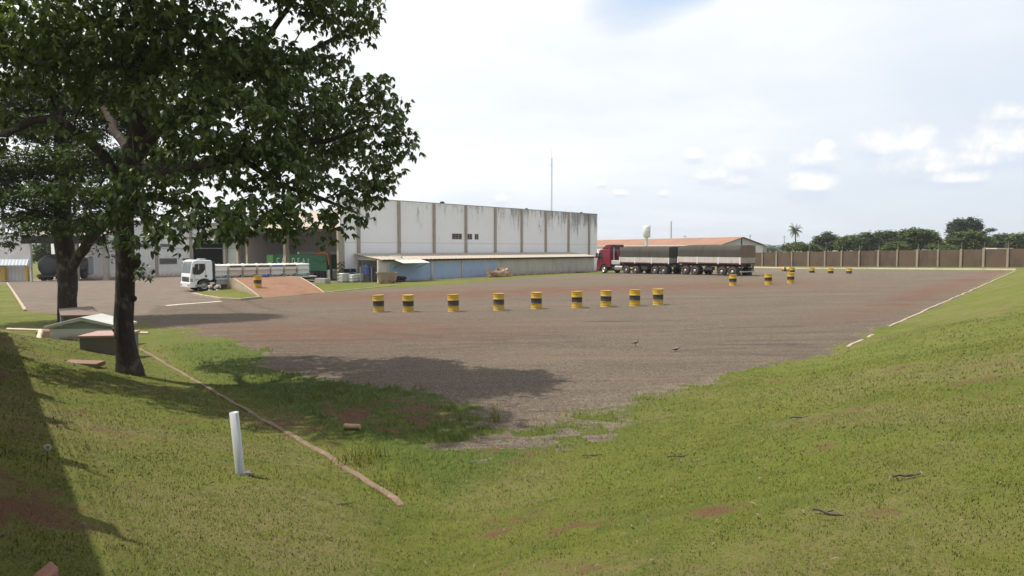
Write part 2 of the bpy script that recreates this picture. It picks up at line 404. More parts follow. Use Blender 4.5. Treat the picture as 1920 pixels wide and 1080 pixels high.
def ground_material():
    m = bpy.data.materials.new("ground_cover"); m.use_nodes = True; t = NT(m.node_tree)
    A = t.node('ShaderNodeAttribute', attribute_name='zone'); B = t.node('ShaderNodeAttribute', attribute_name='tint')
    za = t.node('ShaderNodeSeparateColor', {0: A.outputs['Color']}); zb = t.node('ShaderNodeSeparateColor', {0: B.outputs['Color']})
    grass, soil, asph = za.outputs; red, lush, dry = zb.outputs
    pos = t.node('ShaderNodeNewGeometry').outputs['Position']
    nf = t.noise(pos, 38.0, 5, 0.7); nm = t.noise(pos, 6.0, 6, 0.65); nl = t.noise(pos, 0.9, 5, 0.6); nh = t.noise(pos, 0.16, 4, 0.55)
    jit = t.m('ADD', t.m('MULTIPLY', t.m('SUBTRACT', nf, 0.5), 0.9), t.m('MULTIPLY', t.m('SUBTRACT', nm, 0.5), 0.9))
    # gravel: crushed dark basalt in brown dust, with wheel-track streaks
    vor = t.node('ShaderNodeTexVoronoi', {'Vector': pos, 'Scale': 48.0}); stone = t.node('ShaderNodeSeparateColor', {0: vor.outputs['Color']}).outputs[0]
    vor2 = t.node('ShaderNodeTexVoronoi', {'Vector': pos, 'Scale': 21.0}); stone2 = t.node('ShaderNodeSeparateColor', {0: vor2.outputs['Color']}).outputs[1]
    gcol = t.mix(stone, (0.098, 0.075, 0.054), (0.285, 0.222, 0.160))
    gcol = t.mix(t.m('MULTIPLY', t.ramp(stone2, 0.72, 0.95), 0.5), gcol, (0.29, 0.265, 0.235))
    gcol = t.mix(t.m('MULTIPLY', t.ramp(nm, 0.50, 0.70), 0.38), gcol, (0.085, 0.068, 0.054))
    ng = t.noise(pos, 15.0, 4, 0.75); gcol = t.mix(t.m('MULTIPLY', t.ramp(ng, 0.48, 0.36), 0.55), gcol, (0.055, 0.045, 0.038)); gcol = t.mix(t.m('MULTIPLY', t.ramp(ng, 0.56, 0.68), 0.5), gcol, (0.34, 0.275, 0.21))
    streak = t.noise(t.mapv(pos, (0.10, 0.75, 1), (0, 0, 0), (0, 0, R(-9))), 1.0, 6, 0.62, 0.5)
    gcol = t.mix(t.m('MULTIPLY', t.ramp(streak, 0.48, 0.72), 0.55), gcol, (0.270, 0.190, 0.126))
    gcol = t.mix(t.m('MULTIPLY', t.ramp(streak, 0.46, 0.30), 0.40), gcol, (0.115, 0.094, 0.076))
    rut = t.noise(t.mapv(pos, (0.22, 3.2, 1), (4, 2, 0), (0, 0, R(-14))), 1.0, 5, 0.6, 0.8)
    gcol = t.mix(t.m('MULTIPLY', t.ramp(rut, 0.57, 0.70), 0.62), gcol, (0.062, 0.052, 0.046))
    gcol = t.mix(t.m('MULTIPLY', red, t.ramp(t.m('ADD', nl, t.m('MULTIPLY', jit, 0.3)), 0.2, 0.6)), gcol, (0.205, 0.098, 0.062))
    # tyre tracks left by turning lorries
    px_, py_, pz_ = t.node('ShaderNodeSeparateXYZ', {0: pos}).outputs; tm = None
    for (cx, cy, R0) in ((22, 62, 43.0), (22, 62, 44.9), (-8, 95, 71.0), (-8, 95, 72.9), (10, -60, 82.5), (10, -60, 84.4), (-60, 120, 122.0), (-60, 120, 124.0)):
        dx, dy = t.m('SUBTRACT', px_, float(cx)), t.m('SUBTRACT', py_, float(cy)); rr_ = t.m('SQRT', t.m('ADD', t.m('MULTIPLY', dx, dx), t.m('MULTIPLY', dy, dy)))
        f_ = t.ramp(t.m('ABSOLUTE', t.m('SUBTRACT', t.m('ADD', rr_, t.m('MULTIPLY', t.m('SUBTRACT', nl, .5), 1.1)), R0)), 0.34, 0.10); tm = f_ if tm is None else t.m('MAXIMUM', tm, f_)
    tm = t.m('MULTIPLY', tm, t.ramp(t.m('ADD', nh, t.m('MULTIPLY', jit, .35)), 0.36, 0.60))
    gcol = t.mix(t.m('MULTIPLY', tm, 0.42), gcol, t.mix(nm, (0.075, 0.060, 0.050), (0.14, 0.105, 0.08)))
    # asphalt, greyed and dusty
    acol = t.mix(t.ramp(nl, 0.3, 0.7), (0.132, 0.104, 0.082), (0.185, 0.146, 0.112))
    acol = t.mix(t.m('MULTIPLY', t.ramp(nh, 0.45, 0.65), 0.5), acol, (0.165, 0.125, 0.098))
    acol = t.mix(t.m('MULTIPLY', nf, 0.35), acol, (0.09, 0.08, 0.075))
    # turf seen between and beyond the blades
    tcol = t.mix(t.ramp(t.m('ADD', nl, t.m('MULTIPLY', jit, 0.25)), 0.3, 0.7), (0.088, 0.106, 0.015), (0.138, 0.140, 0.026))
    tcol = t.mix(t.ramp(nh, 0.38, 0.66), tcol, (0.116, 0.134, 0.019))
    tcol = t.mix(t.m('MULTIPLY', t.ramp(t.noise(t.mapv(pos, (1.3, 1.7, 1)), 1.0, 5, .65, .4), .50, .68), .55), tcol, (0.052, 0.078, 0.011))
    tcol = t.mix(t.m('MULTIPLY', dry, t.ramp(t.m('ADD', nm, t.m('MULTIPLY', jit, 0.2)), 0.25, 0.65)), tcol, (0.165, 0.138, 0.056))
    tcol = t.mix(t.m('MULTIPLY', t.ramp(nm, 0.55, 0.70), 0.18), tcol, (0.17, 0.14, 0.06))
    tcol = t.mix(t.m('MULTIPLY', lush, 0.75), tcol, t.mix(nm, (0.026, 0.058, 0.010), (0.095, 0.135, 0.020)))
    tcol = t.mix(t.m('MULTIPLY', t.ramp(nf, 0.5, 0.36), 0.45), tcol, (0.045, 0.055, 0.018))
    scol = t.mix(nm, (0.078, 0.036, 0.020), (0.155, 0.078, 0.044))
    scol = t.mix(t.m('MULTIPLY', t.ramp(nf, 0.55, 0.75), 0.6), scol, (0.20, 0.15, 0.085))
    fg = t.ramp(t.m('ADD', grass, t.m('MULTIPLY', jit, 0.45)), 0.38, 0.62)
    fs = t.ramp(t.m('ADD', soil, t.m('MULTIPLY', jit, 1.9)), 0.24, 0.98)
    col = t.mix(t.ramp(asph, 0.4, 0.6), gcol, acol)
    col = t.mix(fg, col, tcol)
    col = t.mix(t.m('MULTIPLY', fs, grass), col, scol)
    hb = t.m('ADD', t.m('MULTIPLY', nf, 0.6), t.m('MULTIPLY', vor.outputs['Distance'], t.m('SUBTRACT', 1.0, t.m('MAXIMUM', grass, asph))))
    hb = t.m('ADD', hb, t.m('MULTIPLY', nm, 1.0))
    b = t.node('ShaderNodeBump', {'Strength': 0.95, 'Distance': 0.055, 'Height': hb})
    p = t.node('ShaderNodeBsdfPrincipled', {'Base Color': col, 'Roughness': 0.92, 'Specular IOR Level': 0.18, 'Normal': b.outputs[0]})
    t.node('ShaderNodeOutputMaterial', {0: p.outputs[0]})
    return m
M_GROUND = ground_material()

def build_ground():
    ang = np.concatenate([np.linspace(-180, -52, 60, endpoint=False), np.linspace(-52, 46, 900, endpoint=False), np.linspace(46, 180, 62, endpoint=False)])
    rad = np.concatenate([[0.4, 1.0, 1.6, 2.1], np.geomspace(2.5, 130, 620), np.geomspace(136, 4200, 40)])
    A, Rr = np.meshgrid(np.radians(ang), rad); X = Rr * np.sin(A); Y = Rr * np.cos(A)
    x = X.ravel(); y = Y.ravel()
    g, v, a, s, red, lush, dry = zones(x, y)
    far = sstep(128, 150, np.hypot(x, y))
    g = np.maximum(g * (1 - far), far); v = v * (1 - far); a = a * (1 - far)
    z = ground_z(x, y) * 1.0
    z = z + 0.012 * (1 - sstep(10, 40, np.hypot(x, y))) * (fbm(x * 3, y * 3, 61) - 0.5) * 2
    lawn_isl = sstep(-0.02, 0.05, poly_sd(x, y, POLY_ISLAND)); z = z + 0.10 * lawn_isl
    verts = np.column_stack([x, y, z]); n = len(ang); k = len(rad)
    zone = np.column_stack([g, s, a, np.ones_like(g)]); tint = np.column_stack([red, lush, dry, np.ones_like(g)])
    i = np.arange(k - 1)[:, None] * n; j = np.arange(n)[None, :]; j2 = (j + 1) % n
    Q = np.stack([i + j, i + n + j, i + n + j2, i + j2], -1).reshape(-1, 4)
    gm = g[Q].mean(1); am = a[Q].mean(1)
    cls = np.where(gm > 0.5, 0, np.where(am > 0.5, 2, 1))
    nrm_mesh = None
    for c, nm in ((0, 'lawn'), (1, 'gravel_yard'), (2, 'driveway')):
        q = Q[cls == c]; used, inv = np.unique(q.ravel(), return_inverse=True)
        me = np_mesh(nm, verts[used], inv, np.full(len(q), 4), M_GROUND, {'zone': zone[used], 'tint': tint[used]}, True)
        o = link(nm, me); tag(o, kind='structure')
    # the small disc below the camera
    me = np_mesh('ground', np.vstack([verts[:n], [[0, 0, gz(0, 0)]]]), np.array([[j, (j + 1) % n, n] for j in range(n)]).ravel(), np.full(n, 3), M_GROUND,
                 {'zone': np.tile([1, 0, 0, 1.0], (n + 1, 1)), 'tint': np.tile([0, 0, 0.3, 1.0], (n + 1, 1))}, True)
    tag(link('ground', me), kind='structure')
build_ground()

def leaf_material(name, dark, light, dry=None, trans=0.25, rough=0.5, spec=0.35):
    m = bpy.data.materials.new(name); m.use_nodes = True; t = NT(m.node_tree)
    at = t.node('ShaderNodeAttribute', attribute_name='shade'); f = t.node('ShaderNodeSeparateColor', {0: at.outputs['Color']})
    c = t.mix(f.outputs[0], dark, light)
    if dry: c = t.mix(f.outputs[1], c, dry)
    p = t.node('ShaderNodeBsdfPrincipled', {'Base Color': c, 'Roughness': rough, 'Specular IOR Level': spec})
    tr = t.node('ShaderNodeBsdfTranslucent', {'Color': t.mix(1.0, c, (1.25, 1.35, 0.55), 'MULTIPLY')})
    mx = t.node('ShaderNodeMixShader', {0: trans, 1: p.outputs[0], 2: tr.outputs[0]})
    t.node('ShaderNodeOutputMaterial', {0: mx.outputs[0]})
    return m
M_BLADE = leaf_material('grass_blade', (0.072, 0.096, 0.012), (0.142, 0.160, 0.022), (0.205, 0.158, 0.068), 0.3, 0.6, 0.2)

def grass_blades():
    P = []
    # stratified over rings so that the nearest turf is the densest
    for (r0, r1, dens, hgt, wid) in ((2.6, 5.0, 4600, .026, .0040), (5.0, 8.0, 2900, .027, .0050), (8.0, 12.0, 1300, .030, .0075), (12, 18, 520, .034, .011), (18, 26, 110, .034, .018)):
        a0, a1 = R(-43), R(42)
        n = int(dens * 0.5 * (a1 - a0) * (r1 * r1 - r0 * r0))
        r = np.sqrt(rng.uniform(r0 * r0, r1 * r1, n)); a = rng.uniform(a0, a1, n)
        x = r * np.sin(a); y = r * np.cos(a)
        g, v, asph, s, red, lush, dry = zones(x, y)
        n1 = .5 * fbm(x * 2.5, y * 2.5, 71, 3) + .5 * np.clip(.5 + 1.7 * (fbm(x * .9, y * .9, 75, 3) - .5), 0, 1); n2 = fbm(x * 9, y * 9, 81, 2)
        keep = rng.uniform(0, 1, n) < g * (1 - 0.88 * np.clip(s * 1.3, 0, 1)) * np.clip(0.45 + 1.6 * (n2 - 0.35) + 0.25, 0.12, 1)
        keep &= g > 0.3
        x, y, lush, dry, n1, s = x[keep], y[keep], lush[keep], dry[keep], n1[keep], s[keep]; n = len(x)
        z = ground_z(x, y) + 0.10 * sstep(-0.02, 0.05, poly_sd(x, y, POLY_ISLAND))
        h = hgt * rng.uniform(0.45, 1.25, n) * (0.75 + 0.7 * n1) * (1 + 1.3 * lush * sstep(.35, .65, n1))
        w = wid * rng.uniform(0.7, 1.4, n); th = rng.uniform(0, 2 * np.pi, n); ln = rng.uniform(0.15, 1.1, n) * h
        lx, ly = np.cos(th), np.sin(th); dx, dy = -ly, lx
        base = np.column_stack([x, y, z - 0.004])
        v0 = base + np.column_stack([dx * w / 2, dy * w / 2, 0 * w]); v1 = base - np.column_stack([dx * w / 2, dy * w / 2, 0 * w])
        mid = base + np.column_stack([lx * ln * .35, ly * ln * .35, h * .6]); k = 0.38
        v2 = mid - np.column_stack([dx * w * k, dy * w * k, 0 * w]); v3 = mid + np.column_stack([dx * w * k, dy * w * k, 0 * w])
        v4 = base + np.column_stack([lx * ln, ly * ln, h])
        sh = np.clip(0.25 + 0.9 * (n1 - 0.2) + rng.uniform(-.3, .3, n) * np.clip(9 / np.hypot(x, y), .3, 1) - 0.45 * lush * (n1 < .52), np.where(lush < .4, np.clip((np.hypot(x, y) - 5) / 10, 0, .55), 0), 1)
        dr = np.clip((rng.uniform(0, 1, n) < 0.08 + 0.36 * dry + 0.5 * s) * rng.uniform(.4, 1, n), 0, 1)
        c = np.column_stack([sh, dr, 0 * sh, 0 * sh + 1])
        P.append((np.stack([v0, v1, v2, v3, v4], 1), np.repeat(c[:, None, :], 5, 1)))
    V = np.concatenate([p[0] for p in P]); fn_ = np.cross(V[:, 1] - V[:, 0], V[:, 4] - V[:, 0]); fl_ = (fn_ * (V[:, 0] - np.array([0, 0, 2.0]))).sum(1) > 0; V[fl_] = V[fl_][:, [1, 0, 3, 2, 4]]
    C = np.concatenate([p[1] for p in P]); n = len(V)
    o5 = np.arange(n)[:, None] * 5
    F = np.concatenate([o5 + np.array([0, 1, 2, 3]), o5 + np.array([3, 2, 4])], 1)
    me = np_mesh('grass', V.reshape(-1, 3), F.ravel(), np.tile([4, 3], n), M_BLADE, {'shade': C.reshape(-1, 4)})
    L_ = (V[:, 4] - V[:, 0]); L_ /= np.linalg.norm(L_, axis=1)[:, None]; sd_ = V[:, 0] - V[:, 1]; sd_ /= np.linalg.norm(sd_, axis=1)[:, None]
    nb_ = np.cross(L_, sd_); nb_ *= np.sign(nb_[:, 2:3] + 1e-6); N_ = nb_ * .25 + np.array([0, 0, 1.0]); N_ /= np.linalg.norm(N_, axis=1)[:, None]
    me.polygons.foreach_set('use_smooth', np.ones(len(me.polygons), bool)); me.normals_split_custom_set_from_vertices(np.repeat(N_, 5, 0).tolist())
    tag(link('grass', me), 'short mown green grass with dry straw blades', 'grass', kind='stuff')
    print('blades', n)
grass_blades()
# ------------------------------------------------------------------ shared materials
M_CONC = mat_simple('concrete', (0.30, 0.275, 0.24), 0.85, var=0.22, scale=2.5, bump=0.3, dirt=(0.12, 0.10, 0.085), dirt_amt=0.4)
M_CONC_D = mat_simple('concrete_dark', (0.135, 0.115, 0.10), 0.9, var=0.3, scale=2.0, bump=0.4, dirt=(0.05, 0.045, 0.04), dirt_amt=0.6)
M_KERB = mat_simple('kerb_concrete', (0.34, 0.275, 0.20), 0.9, var=0.25, scale=1.3, bump=0.4, dirt=(0.22, 0.11, 0.07), dirt_amt=0.5)
M_KERB_R = mat_simple('kerb_earthy', (0.175, 0.118, 0.078), 0.92, var=0.3, scale=2.2, bump=0.5, dirt=(0.36, 0.29, 0.22), dirt_amt=0.3)
M_WHITEWASH = mat_simple('whitewash', (0.54, 0.50, 0.43), 0.85, var=0.15, scale=1.5, bump=0.25, dirt=(0.33, 0.24, 0.17), dirt_amt=0.4)
M_WHITE = mat_simple('white_paint', (0.70, 0.70, 0.70), 0.55, var=0.07, scale=1.2, dirt=(0.38, 0.33, 0.29), dirt_amt=0.25)
M_PILASTER = mat_simple('pilaster_paint', (0.34, 0.285, 0.225), 0.8, var=0.15, scale=2.0, dirt=(0.17, 0.15, 0.13), dirt_amt=0.45)
M_ROOF_BEIGE = mat_simple('beige_roof_sheet', (0.375, 0.315, 0.255), 0.75, var=0.14, scale=1.2, dirt=(0.26, 0.21, 0.17), dirt_amt=0.35)
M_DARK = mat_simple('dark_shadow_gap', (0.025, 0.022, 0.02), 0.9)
M_STEEL = mat_simple('grey_steel', (0.34, 0.35, 0.36), 0.5, 0.6, var=0.15)
M_STEEL_D = mat_simple('dark_steel', (0.045, 0.043, 0.043), 0.6, 0.3, var=0.25, scale=6, dirt=(0.12, 0.07, 0.05), dirt_amt=0.4)
M_RUBBER = mat_simple('rubber', (0.028, 0.026, 0.025), 0.85, var=0.3, scale=8, dirt=(0.11, 0.075, 0.055), dirt_amt=0.35)
M_RUBBER_R = mat_simple('dusty_rubber', (0.040, 0.032, 0.029), 0.9, var=0.3, scale=8, dirt=(0.13, 0.075, 0.055), dirt_amt=0.7)
M_RIM = mat_simple('wheel_rim', (0.42, 0.41, 0.40), 0.4, 0.5, var=0.15, scale=5, dirt=(0.16, 0.11, 0.08), dirt_amt=0.3)
M_RIM_D = mat_simple('dusty_rim', (0.07, 0.05, 0.045), 0.6, 0.3, var=0.2, scale=5, dirt=(0.16, 0.10, 0.08), dirt_amt=0.4)
M_CHROME = mat_simple('polished_metal', (0.72, 0.71, 0.70), 0.22, 0.9, var=0.05)
M_GLASS = mat_simple('dark_glass', (0.020, 0.024, 0.028), 0.08, 0.0, var=0.1, spec=0.6)
M_GLASS_L = mat_simple('windscreen_glass', (0.10, 0.13, 0.14), 0.07, 0.0, var=0.1, spec=0.8)
M_YELLOW = mat_simple('yellow_paint', (0.55, 0.36, 0.03), 0.6, var=0.1, dirt=(0.25, 0.15, 0.05), dirt_amt=0.3)
M_WOOD = mat_simple('pallet_wood', (0.40, 0.27, 0.165), 0.85, var=0.3, scale=4, bump=0.3, dirt=(0.18, 0.12, 0.08), dirt_amt=0.4)
M_BLUE = mat_simple('blue_plastic', (0.02, 0.06, 0.34), 0.4, var=0.12)
M_TYREBLK = M_RUBBER

def wall_white_material():
    m = bpy.data.materials.new('weathered_white_wall'); m.use_nodes = True; t = NT(m.node_tree)
    oc = t.node('ShaderNodeTexCoord').outputs['Object']; X, Y, Z = t.node('ShaderNodeSeparateXYZ', {0: oc}).outputs
    n = t.noise(oc, 0.5, 5, 0.6); nf = t.noise(oc, 6.0, 5, 0.6)
    c = t.mix(n, (0.74, 0.725, 0.71), (0.83, 0.82, 0.81))
    st = t.noise(t.mapv(oc, (1.9, 1.9, 0.30)), 1.0, 8, 0.72, 0.5)
    pa = t.noise(t.mapv(oc, (0.42, 0.42, 0.20), (2.7, 0, 1.0)), 1.0, 4, 0.6)
    top = t.ramp(Z, 4.6, 8.3, False); right = t.ramp(X, 14, 42, False)
    amt = t.m('ADD', t.m('MULTIPLY', top, t.m('ADD', 0.13, t.m('MULTIPLY', right, 0.24))), t.m('MULTIPLY', t.m('SUBTRACT', pa, 0.5), 0.50))
    f = t.ramp(t.m('ADD', t.m('ADD', st, amt), t.m('MULTIPLY', t.m('SUBTRACT', nf, 0.5), 0.3)), 0.61, 0.90)
    c = t.mix(t.m('MULTIPLY', f, 0.8), c, (0.145, 0.14, 0.135))
    sp = t.noise(t.mapv(oc, (1.3, 1.3, 0.9), (9, 1, 4)), 1.0, 5, 0.7)
    c = t.mix(t.m('MULTIPLY', t.ramp(sp, 0.68, 0.80), 0.6), c, (0.30, 0.29, 0.28))
    low = t.ramp(Z, 1.3, 0.0)
    c = t.mix(t.m('MULTIPLY', low, t.ramp(nf, 0.35, 0.7)), c, (0.42, 0.26, 0.18))
    p = t.node('ShaderNodeBsdfPrincipled', {'Base Color': c, 'Roughness': 0.8, 'Specular IOR Level': 0.25})
    t.put(p.inputs['Normal'], t.node('ShaderNodeBump', {'Strength': 0.15, 'Distance': 0.02, 'Height': nf}).outputs[0])
    t.node('ShaderNodeOutputMaterial', {0: p.outputs[0]})
    return m
M_WALL = wall_white_material()

def stain_wall(name, col, stain, streak=(1.2, 0.25), amt=0.6, lowcol=None, lowz=0.7, thr=(0.5, 0.72)):
    m = bpy.data.materials.new(name); m.use_nodes = True; t = NT(m.node_tree)
    oc = t.node('ShaderNodeTexCoord').outputs['Object']; Z = t.node('ShaderNodeSeparateXYZ', {0: oc}).outputs[2]
    n = t.noise(oc, 1.1, 5, 0.6); st = t.noise(t.mapv(oc, (streak[0], streak[0], streak[1])), 1.0, 6, 0.65, 0.3)
    f = t.m('ADD', 0.82, t.m('MULTIPLY', n, 0.36)); c = t.mix(1.0, (*col, 1), t.node('ShaderNodeCombineColor', {0: f, 1: f, 2: f}).outputs[0], 'MULTIPLY')
    c = t.mix(t.m('MULTIPLY', t.ramp(st, *thr), amt), c, stain)
    if lowcol: c = t.mix(t.m('MULTIPLY', t.ramp(Z, lowz, 0.0), t.ramp(t.noise(oc, 2.5, 5, 0.65), 0.35, 0.62)), c, lowcol)
    p = t.node('ShaderNodeBsdfPrincipled', {'Base Color': c, 'Roughness': 0.85, 'Specular IOR Level': 0.2})
    t.put(p.inputs['Normal'], t.node('ShaderNodeBump', {'Strength': 0.25, 'Distance': 0.02, 'Height': t.noise(oc, 14, 5, 0.6)}).outputs[0])
    t.node('ShaderNodeOutputMaterial', {0: p.outputs[0]})
    return m
M_BLUEWALL = stain_wall('faded_blue_wall', (0.30, 0.40, 0.53), (0.40, 0.43, 0.46), (0.8, 0.5), 0.5, (0.20, 0.20, 0.21), 0.5)
M_GREYWALL = stain_wall('raw_concrete_wall', (0.46, 0.425, 0.37), (0.30, 0.27, 0.23), (0.9, 0.3), 0.6, (0.26, 0.13, 0.08), 0.75)
M_YARDWALL = stain_wall('dark_stained_panel', (0.118, 0.082, 0.060), (0.065, 0.049, 0.039), (0.6, 0.25), 0.7, (0.16, 0.075, 0.05), 0.5, (0.42, 0.68))
M_YARDPOST = stain_wall('pale_concrete_post', (0.28, 0.23, 0.175), (0.16, 0.13, 0.10), (2.5, 0.7), 0.7, None, 0.5, (0.48, 0.7))
M_CLAD = stain_wall('grey_cladding', (0.50, 0.475, 0.46), (0.40, 0.38, 0.365), (2.0, 0.2), 0.5)
M_OFFWHITE = stain_wall('plain_white_wall', (0.72, 0.70, 0.69), (0.55, 0.52, 0.50), (0.7, 0.2), 0.4, (0.45, 0.29, 0.21), 0.9)
M_TILE = stain_wall('brown_tiles', (0.27, 0.145, 0.095), (0.21, 0.12, 0.085), (0.25, 0.25), 0.6, None, 1, (0.46, 0.6))
M_BARK = None

# ------------------------------------------------------------------ kerbs
def kerb(name, pts, w, h, m, step=0.8, sink=0.1, broken=0.0):
    P = [Vector((p.x, p.y)) for p in pts]; Q = []
    for a, b in zip(P[:-1], P[1:]):
        n = max(1, int((b - a).length / step))
        Q += [a.lerp(b, i / n) for i in range(n)]
    Q.append(P[-1]); mb = MB(); prev = None; vs = []
    for i, q in enumerate(Q):
        d = (Q[min(i + 1, len(Q) - 1)] - Q[max(i - 1, 0)]).normalized(); nn = Vector((-d.y, d.x))
        j = random.uniform(-1, 1) * 0.012; zz = gz(q.x, q.y) + h + random.uniform(-1, 1) * 0.010 - (broken * random.random() ** 2)
        l = q + nn * (w / 2 + j); r = q - nn * (w / 2 - j)
        vs += [(l.x, l.y, zz - h - sink), (l.x, l.y, zz), (r.x, r.y, zz), (r.x, r.y, zz - h - sink)]
    fs = []
    for i in range(len(Q) - 1):
        for k in range(3): fs.append((i * 4 + k, i * 4 + k + 1, i * 4 + k + 5, i * 4 + k + 4))
    fs += [(0, 1, 2, 3), tuple(4 * (len(Q) - 1) + k for k in (3, 2, 1, 0))]
    mb._add(vs, fs); o = mb.build(name, m, bevel=0.012, seg=1); return tag(o, kind='structure')
kerb('kerb', gp((752, 952), (740, 940), (600, 848), (430, 752), (340, 700), (262, 655)), 0.10, 0.03, M_KERB_R, 0.35, broken=0.022)
kerb('kerb', gp((1668, 613), (1740, 580), (1830, 541), (1904, 507.5)), 0.10, 0.04, M_KERB, 1.0, broken=0.04)
kerb('kerb', gp((1585, 652.5), (1640, 626)), 0.10, 0.03, M_KERB, 0.6, broken=0.05)
kerb('kerb', gp((1905, 506.5), (1760, 505.5), (1640, 504.5), (1500, 504), (1415, 502)), 0.22, 0.16, M_WHITEWASH, 1.5)
kerb('kerb', gp((362, 552.5), (380, 556.5), (415, 562.5), (452, 563.5), (489, 559.5)), 0.22, 0.15, M_KERB, 0.6)
kerb('kerb', gp((607, 549.5), (660, 543.5), (712, 538.5), (745, 535.5)), 0.14, 0.06, M_KERB, 0.8)
kerb('kerb', gp((13, 531), (27, 551), (47, 583)), 0.16, 0.10, M_KERB, 0.8)
kerb('path', gp((415, 565), (360, 569), (312, 573)), 0.35, 0.012, M_WHITEWASH, 0.8)
kerb('path', gp((35, 526.5), (98, 524.5)), 0.5, 0.02, M_WHITEWASH, 0.8)

# ------------------------------------------------------------------ warehouse
W0 = G0(672, 527.5); ZTOP = at_depth(672, 371.4, W0.y).z
lo, hi = 60, 140
for _ in range(50):
    mid = (lo + hi) / 2
    if at_depth(1119.5, 401.8, mid).z < ZTOP: lo = mid
    else: hi = mid
W1 = at_depth(1119.5, 401.8, lo)
T2 = Vector((W1.x - W0.x, W1.y - W0.y)).normalized(); U2 = Vector((-T2.y, T2.x))      # along the long wall; into the building
RZ = math.atan2(T2.y, T2.x)
def along(px, org=W0, d=T2):
    r = ray(px, 470); k = r[0] / r[1]
    return (k * org.y - org.x) / (d.x - k * d.y)
TL = along(638); LEN = along(1119.5) - TL
WO = Vector((W0.x + T2.x * TL, W0.y + T2.y * TL, float(base_z(W0.x, W0.y)) - 0.02))
HT = ZTOP - WO.z
def wloc(px, d=0.0): return along(px, Vector((W0.x - U2.x * d, W0.y - U2.y * d, 0))) - TL
wh = thing('warehouse', 'long white precast warehouse with brown pilasters and mould streaked parapet', 'warehouse', WO, RZ)
DEP = 30.0
mb = MB()
WIN = [(wloc(847.5), wloc(866.5), 437.5, 448.5), (wloc(876.5), wloc(885.5), 438.5, 449), (wloc(890), wloc(897.5), 439, 449)]
zs = lambda py, lx: at_depth(960, py, (WO + Vector((T2.x * lx, T2.y * lx, 0))).y).z - WO.z
z0, z1 = zs(448.8, WIN[0][0]), zs(437.6, WIN[0][0])
xs = [0.0]
for a, b, _, _ in WIN: xs += [a, b]
xs.append(LEN)
for i in range(len(xs) - 1):
    if i % 2 == 0: mb.bb(xs[i], xs[i + 1], 0, 0.25, -0.8, HT)
    else: mb.bb(xs[i], xs[i + 1], 0, 0.25, -0.8, z0); mb.bb(xs[i], xs[i + 1], 0, 0.25, z1, HT)
mb.bb(LEN - 0.25, LEN, 0.25, DEP, -0.8, HT - 0.002)
mb.build('wall', M_WALL, wh)
MB().bb(0, LEN, -0.004, 0.012, zs(455.3, 8) - 0.02, zs(455.3, 8) + 0.02).build('panel_joint', M_CLAD, wh)
for px in (672, 747.8, 813.5, 873.0, 928.0, 977.5, 1022.5, 1065.2, 1103.8):
    x = wloc(px); MB().bb(x - 0.17, x + 0.17, -0.16, 0.0, -0.8, HT + 0.01).build('pilaster', M_PILASTER, wh)
for px in (657,): pass
MB().bb(-0.02, LEN + 0.05, -0.05, 0.30, HT + 0.003, HT + 0.06).build('coping', M_STEEL, wh)
for a, b, _, _ in WIN:
    f = MB(); w = 0.06
    f.bb(a, b, 0.02, 0.10, z0, z0 + w); f.bb(a, b, 0.02, 0.10, z1 - w, z1); f.bb(a, a + w, 0.02, 0.10, z0 + w, z1 - w); f.bb(b - w, b, 0.02, 0.10, z0 + w, z1 - w)
    n = 3 if b - a > 1.2 else 2
    for k in range(1, n): xx = a + (b - a) * k / n; f.bb(xx - .02, xx + .02, 0.03, 0.09, z0 + w, z1 - w)
    for k in range(1, 3): zz = z0 + (z1 - z0) * k / 3; f.bb(a + w, b - w, 0.035, 0.085, zz - .015, zz + .015)
    fo = f.build('window', M_PILASTER, wh)
    MB().bb(a + 0.01, b - 0.01, 0.12, 0.14, z0 + 0.01, z1 - 0.01).build('pane', M_GLASS, fo)
for px, s in ((843, 1.0), (1000, 0.8), (1102, 0.8), (668, .9)):
    x = wloc(px); v = MB().lathe([(0.16 * s, 0), (0.16 * s, 0.25 * s), (0.27 * s, 0.27 * s), (0.27 * s, 0.42 * s), (0.1 * s, 0.5 * s), (0.0, 0.5 * s)], 12, (x, 1.2, HT - 0.1)).build('roof_vent', M_STEEL_D, wh)
# roof behind the parapet: eave over the open loading end at the left, rising inward
EZ = 5.35
def sheet(x0, z0_, x1, z1_, y0, y1, t=0.05, pitch=0.28, amp=0.022):
    """corrugated sheet, corrugations running down the slope (along x)"""
    n = int((y1 - y0) / pitch * 2); vs = []; fs = []
    for i in range(n + 1):
        y = y0 + (y1 - y0) * i / n; d = amp if i % 2 else -amp
        vs += [(x0, y, z0_ + d), (x1, y, z1_ + d)]
    for i in range(n): fs.append((2 * i, 2 * i + 1, 2 * i + 3, 2 * i + 2))
    return vs, fs
YE = 21.0
m1 = MB(); vs, fs = sheet(-0.9, EZ, 11.0, EZ + 3.0, 0.30, YE); m1._add(vs, fs)
m1._add([(p[0], p[1], p[2] - 0.12) for p in vs], fs); m1.build('roof', M_ROOF_BEIGE, wh, fix=False)
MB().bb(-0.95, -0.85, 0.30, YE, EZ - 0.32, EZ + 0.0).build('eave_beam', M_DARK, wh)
MB().bb(11.0, LEN - 0.3, 0.3, DEP - 0.3, HT - 0.6, HT - 0.5).build('roof', M_ROOF_BEIGE, wh)
def wloc_u(px):
    org = Vector((WO.x, WO.y, 0)); return along(px, org, U2)
for px, w in ((537, 0.5), (466, 0.42), (448, 0.55)):
    y = wloc_u(px); MB().bb(-0.25, 0.2, y - w / 2, y + w / 2, -0.6, EZ - 0.05).build('column', M_PILASTER, wh)
cy = 0.32
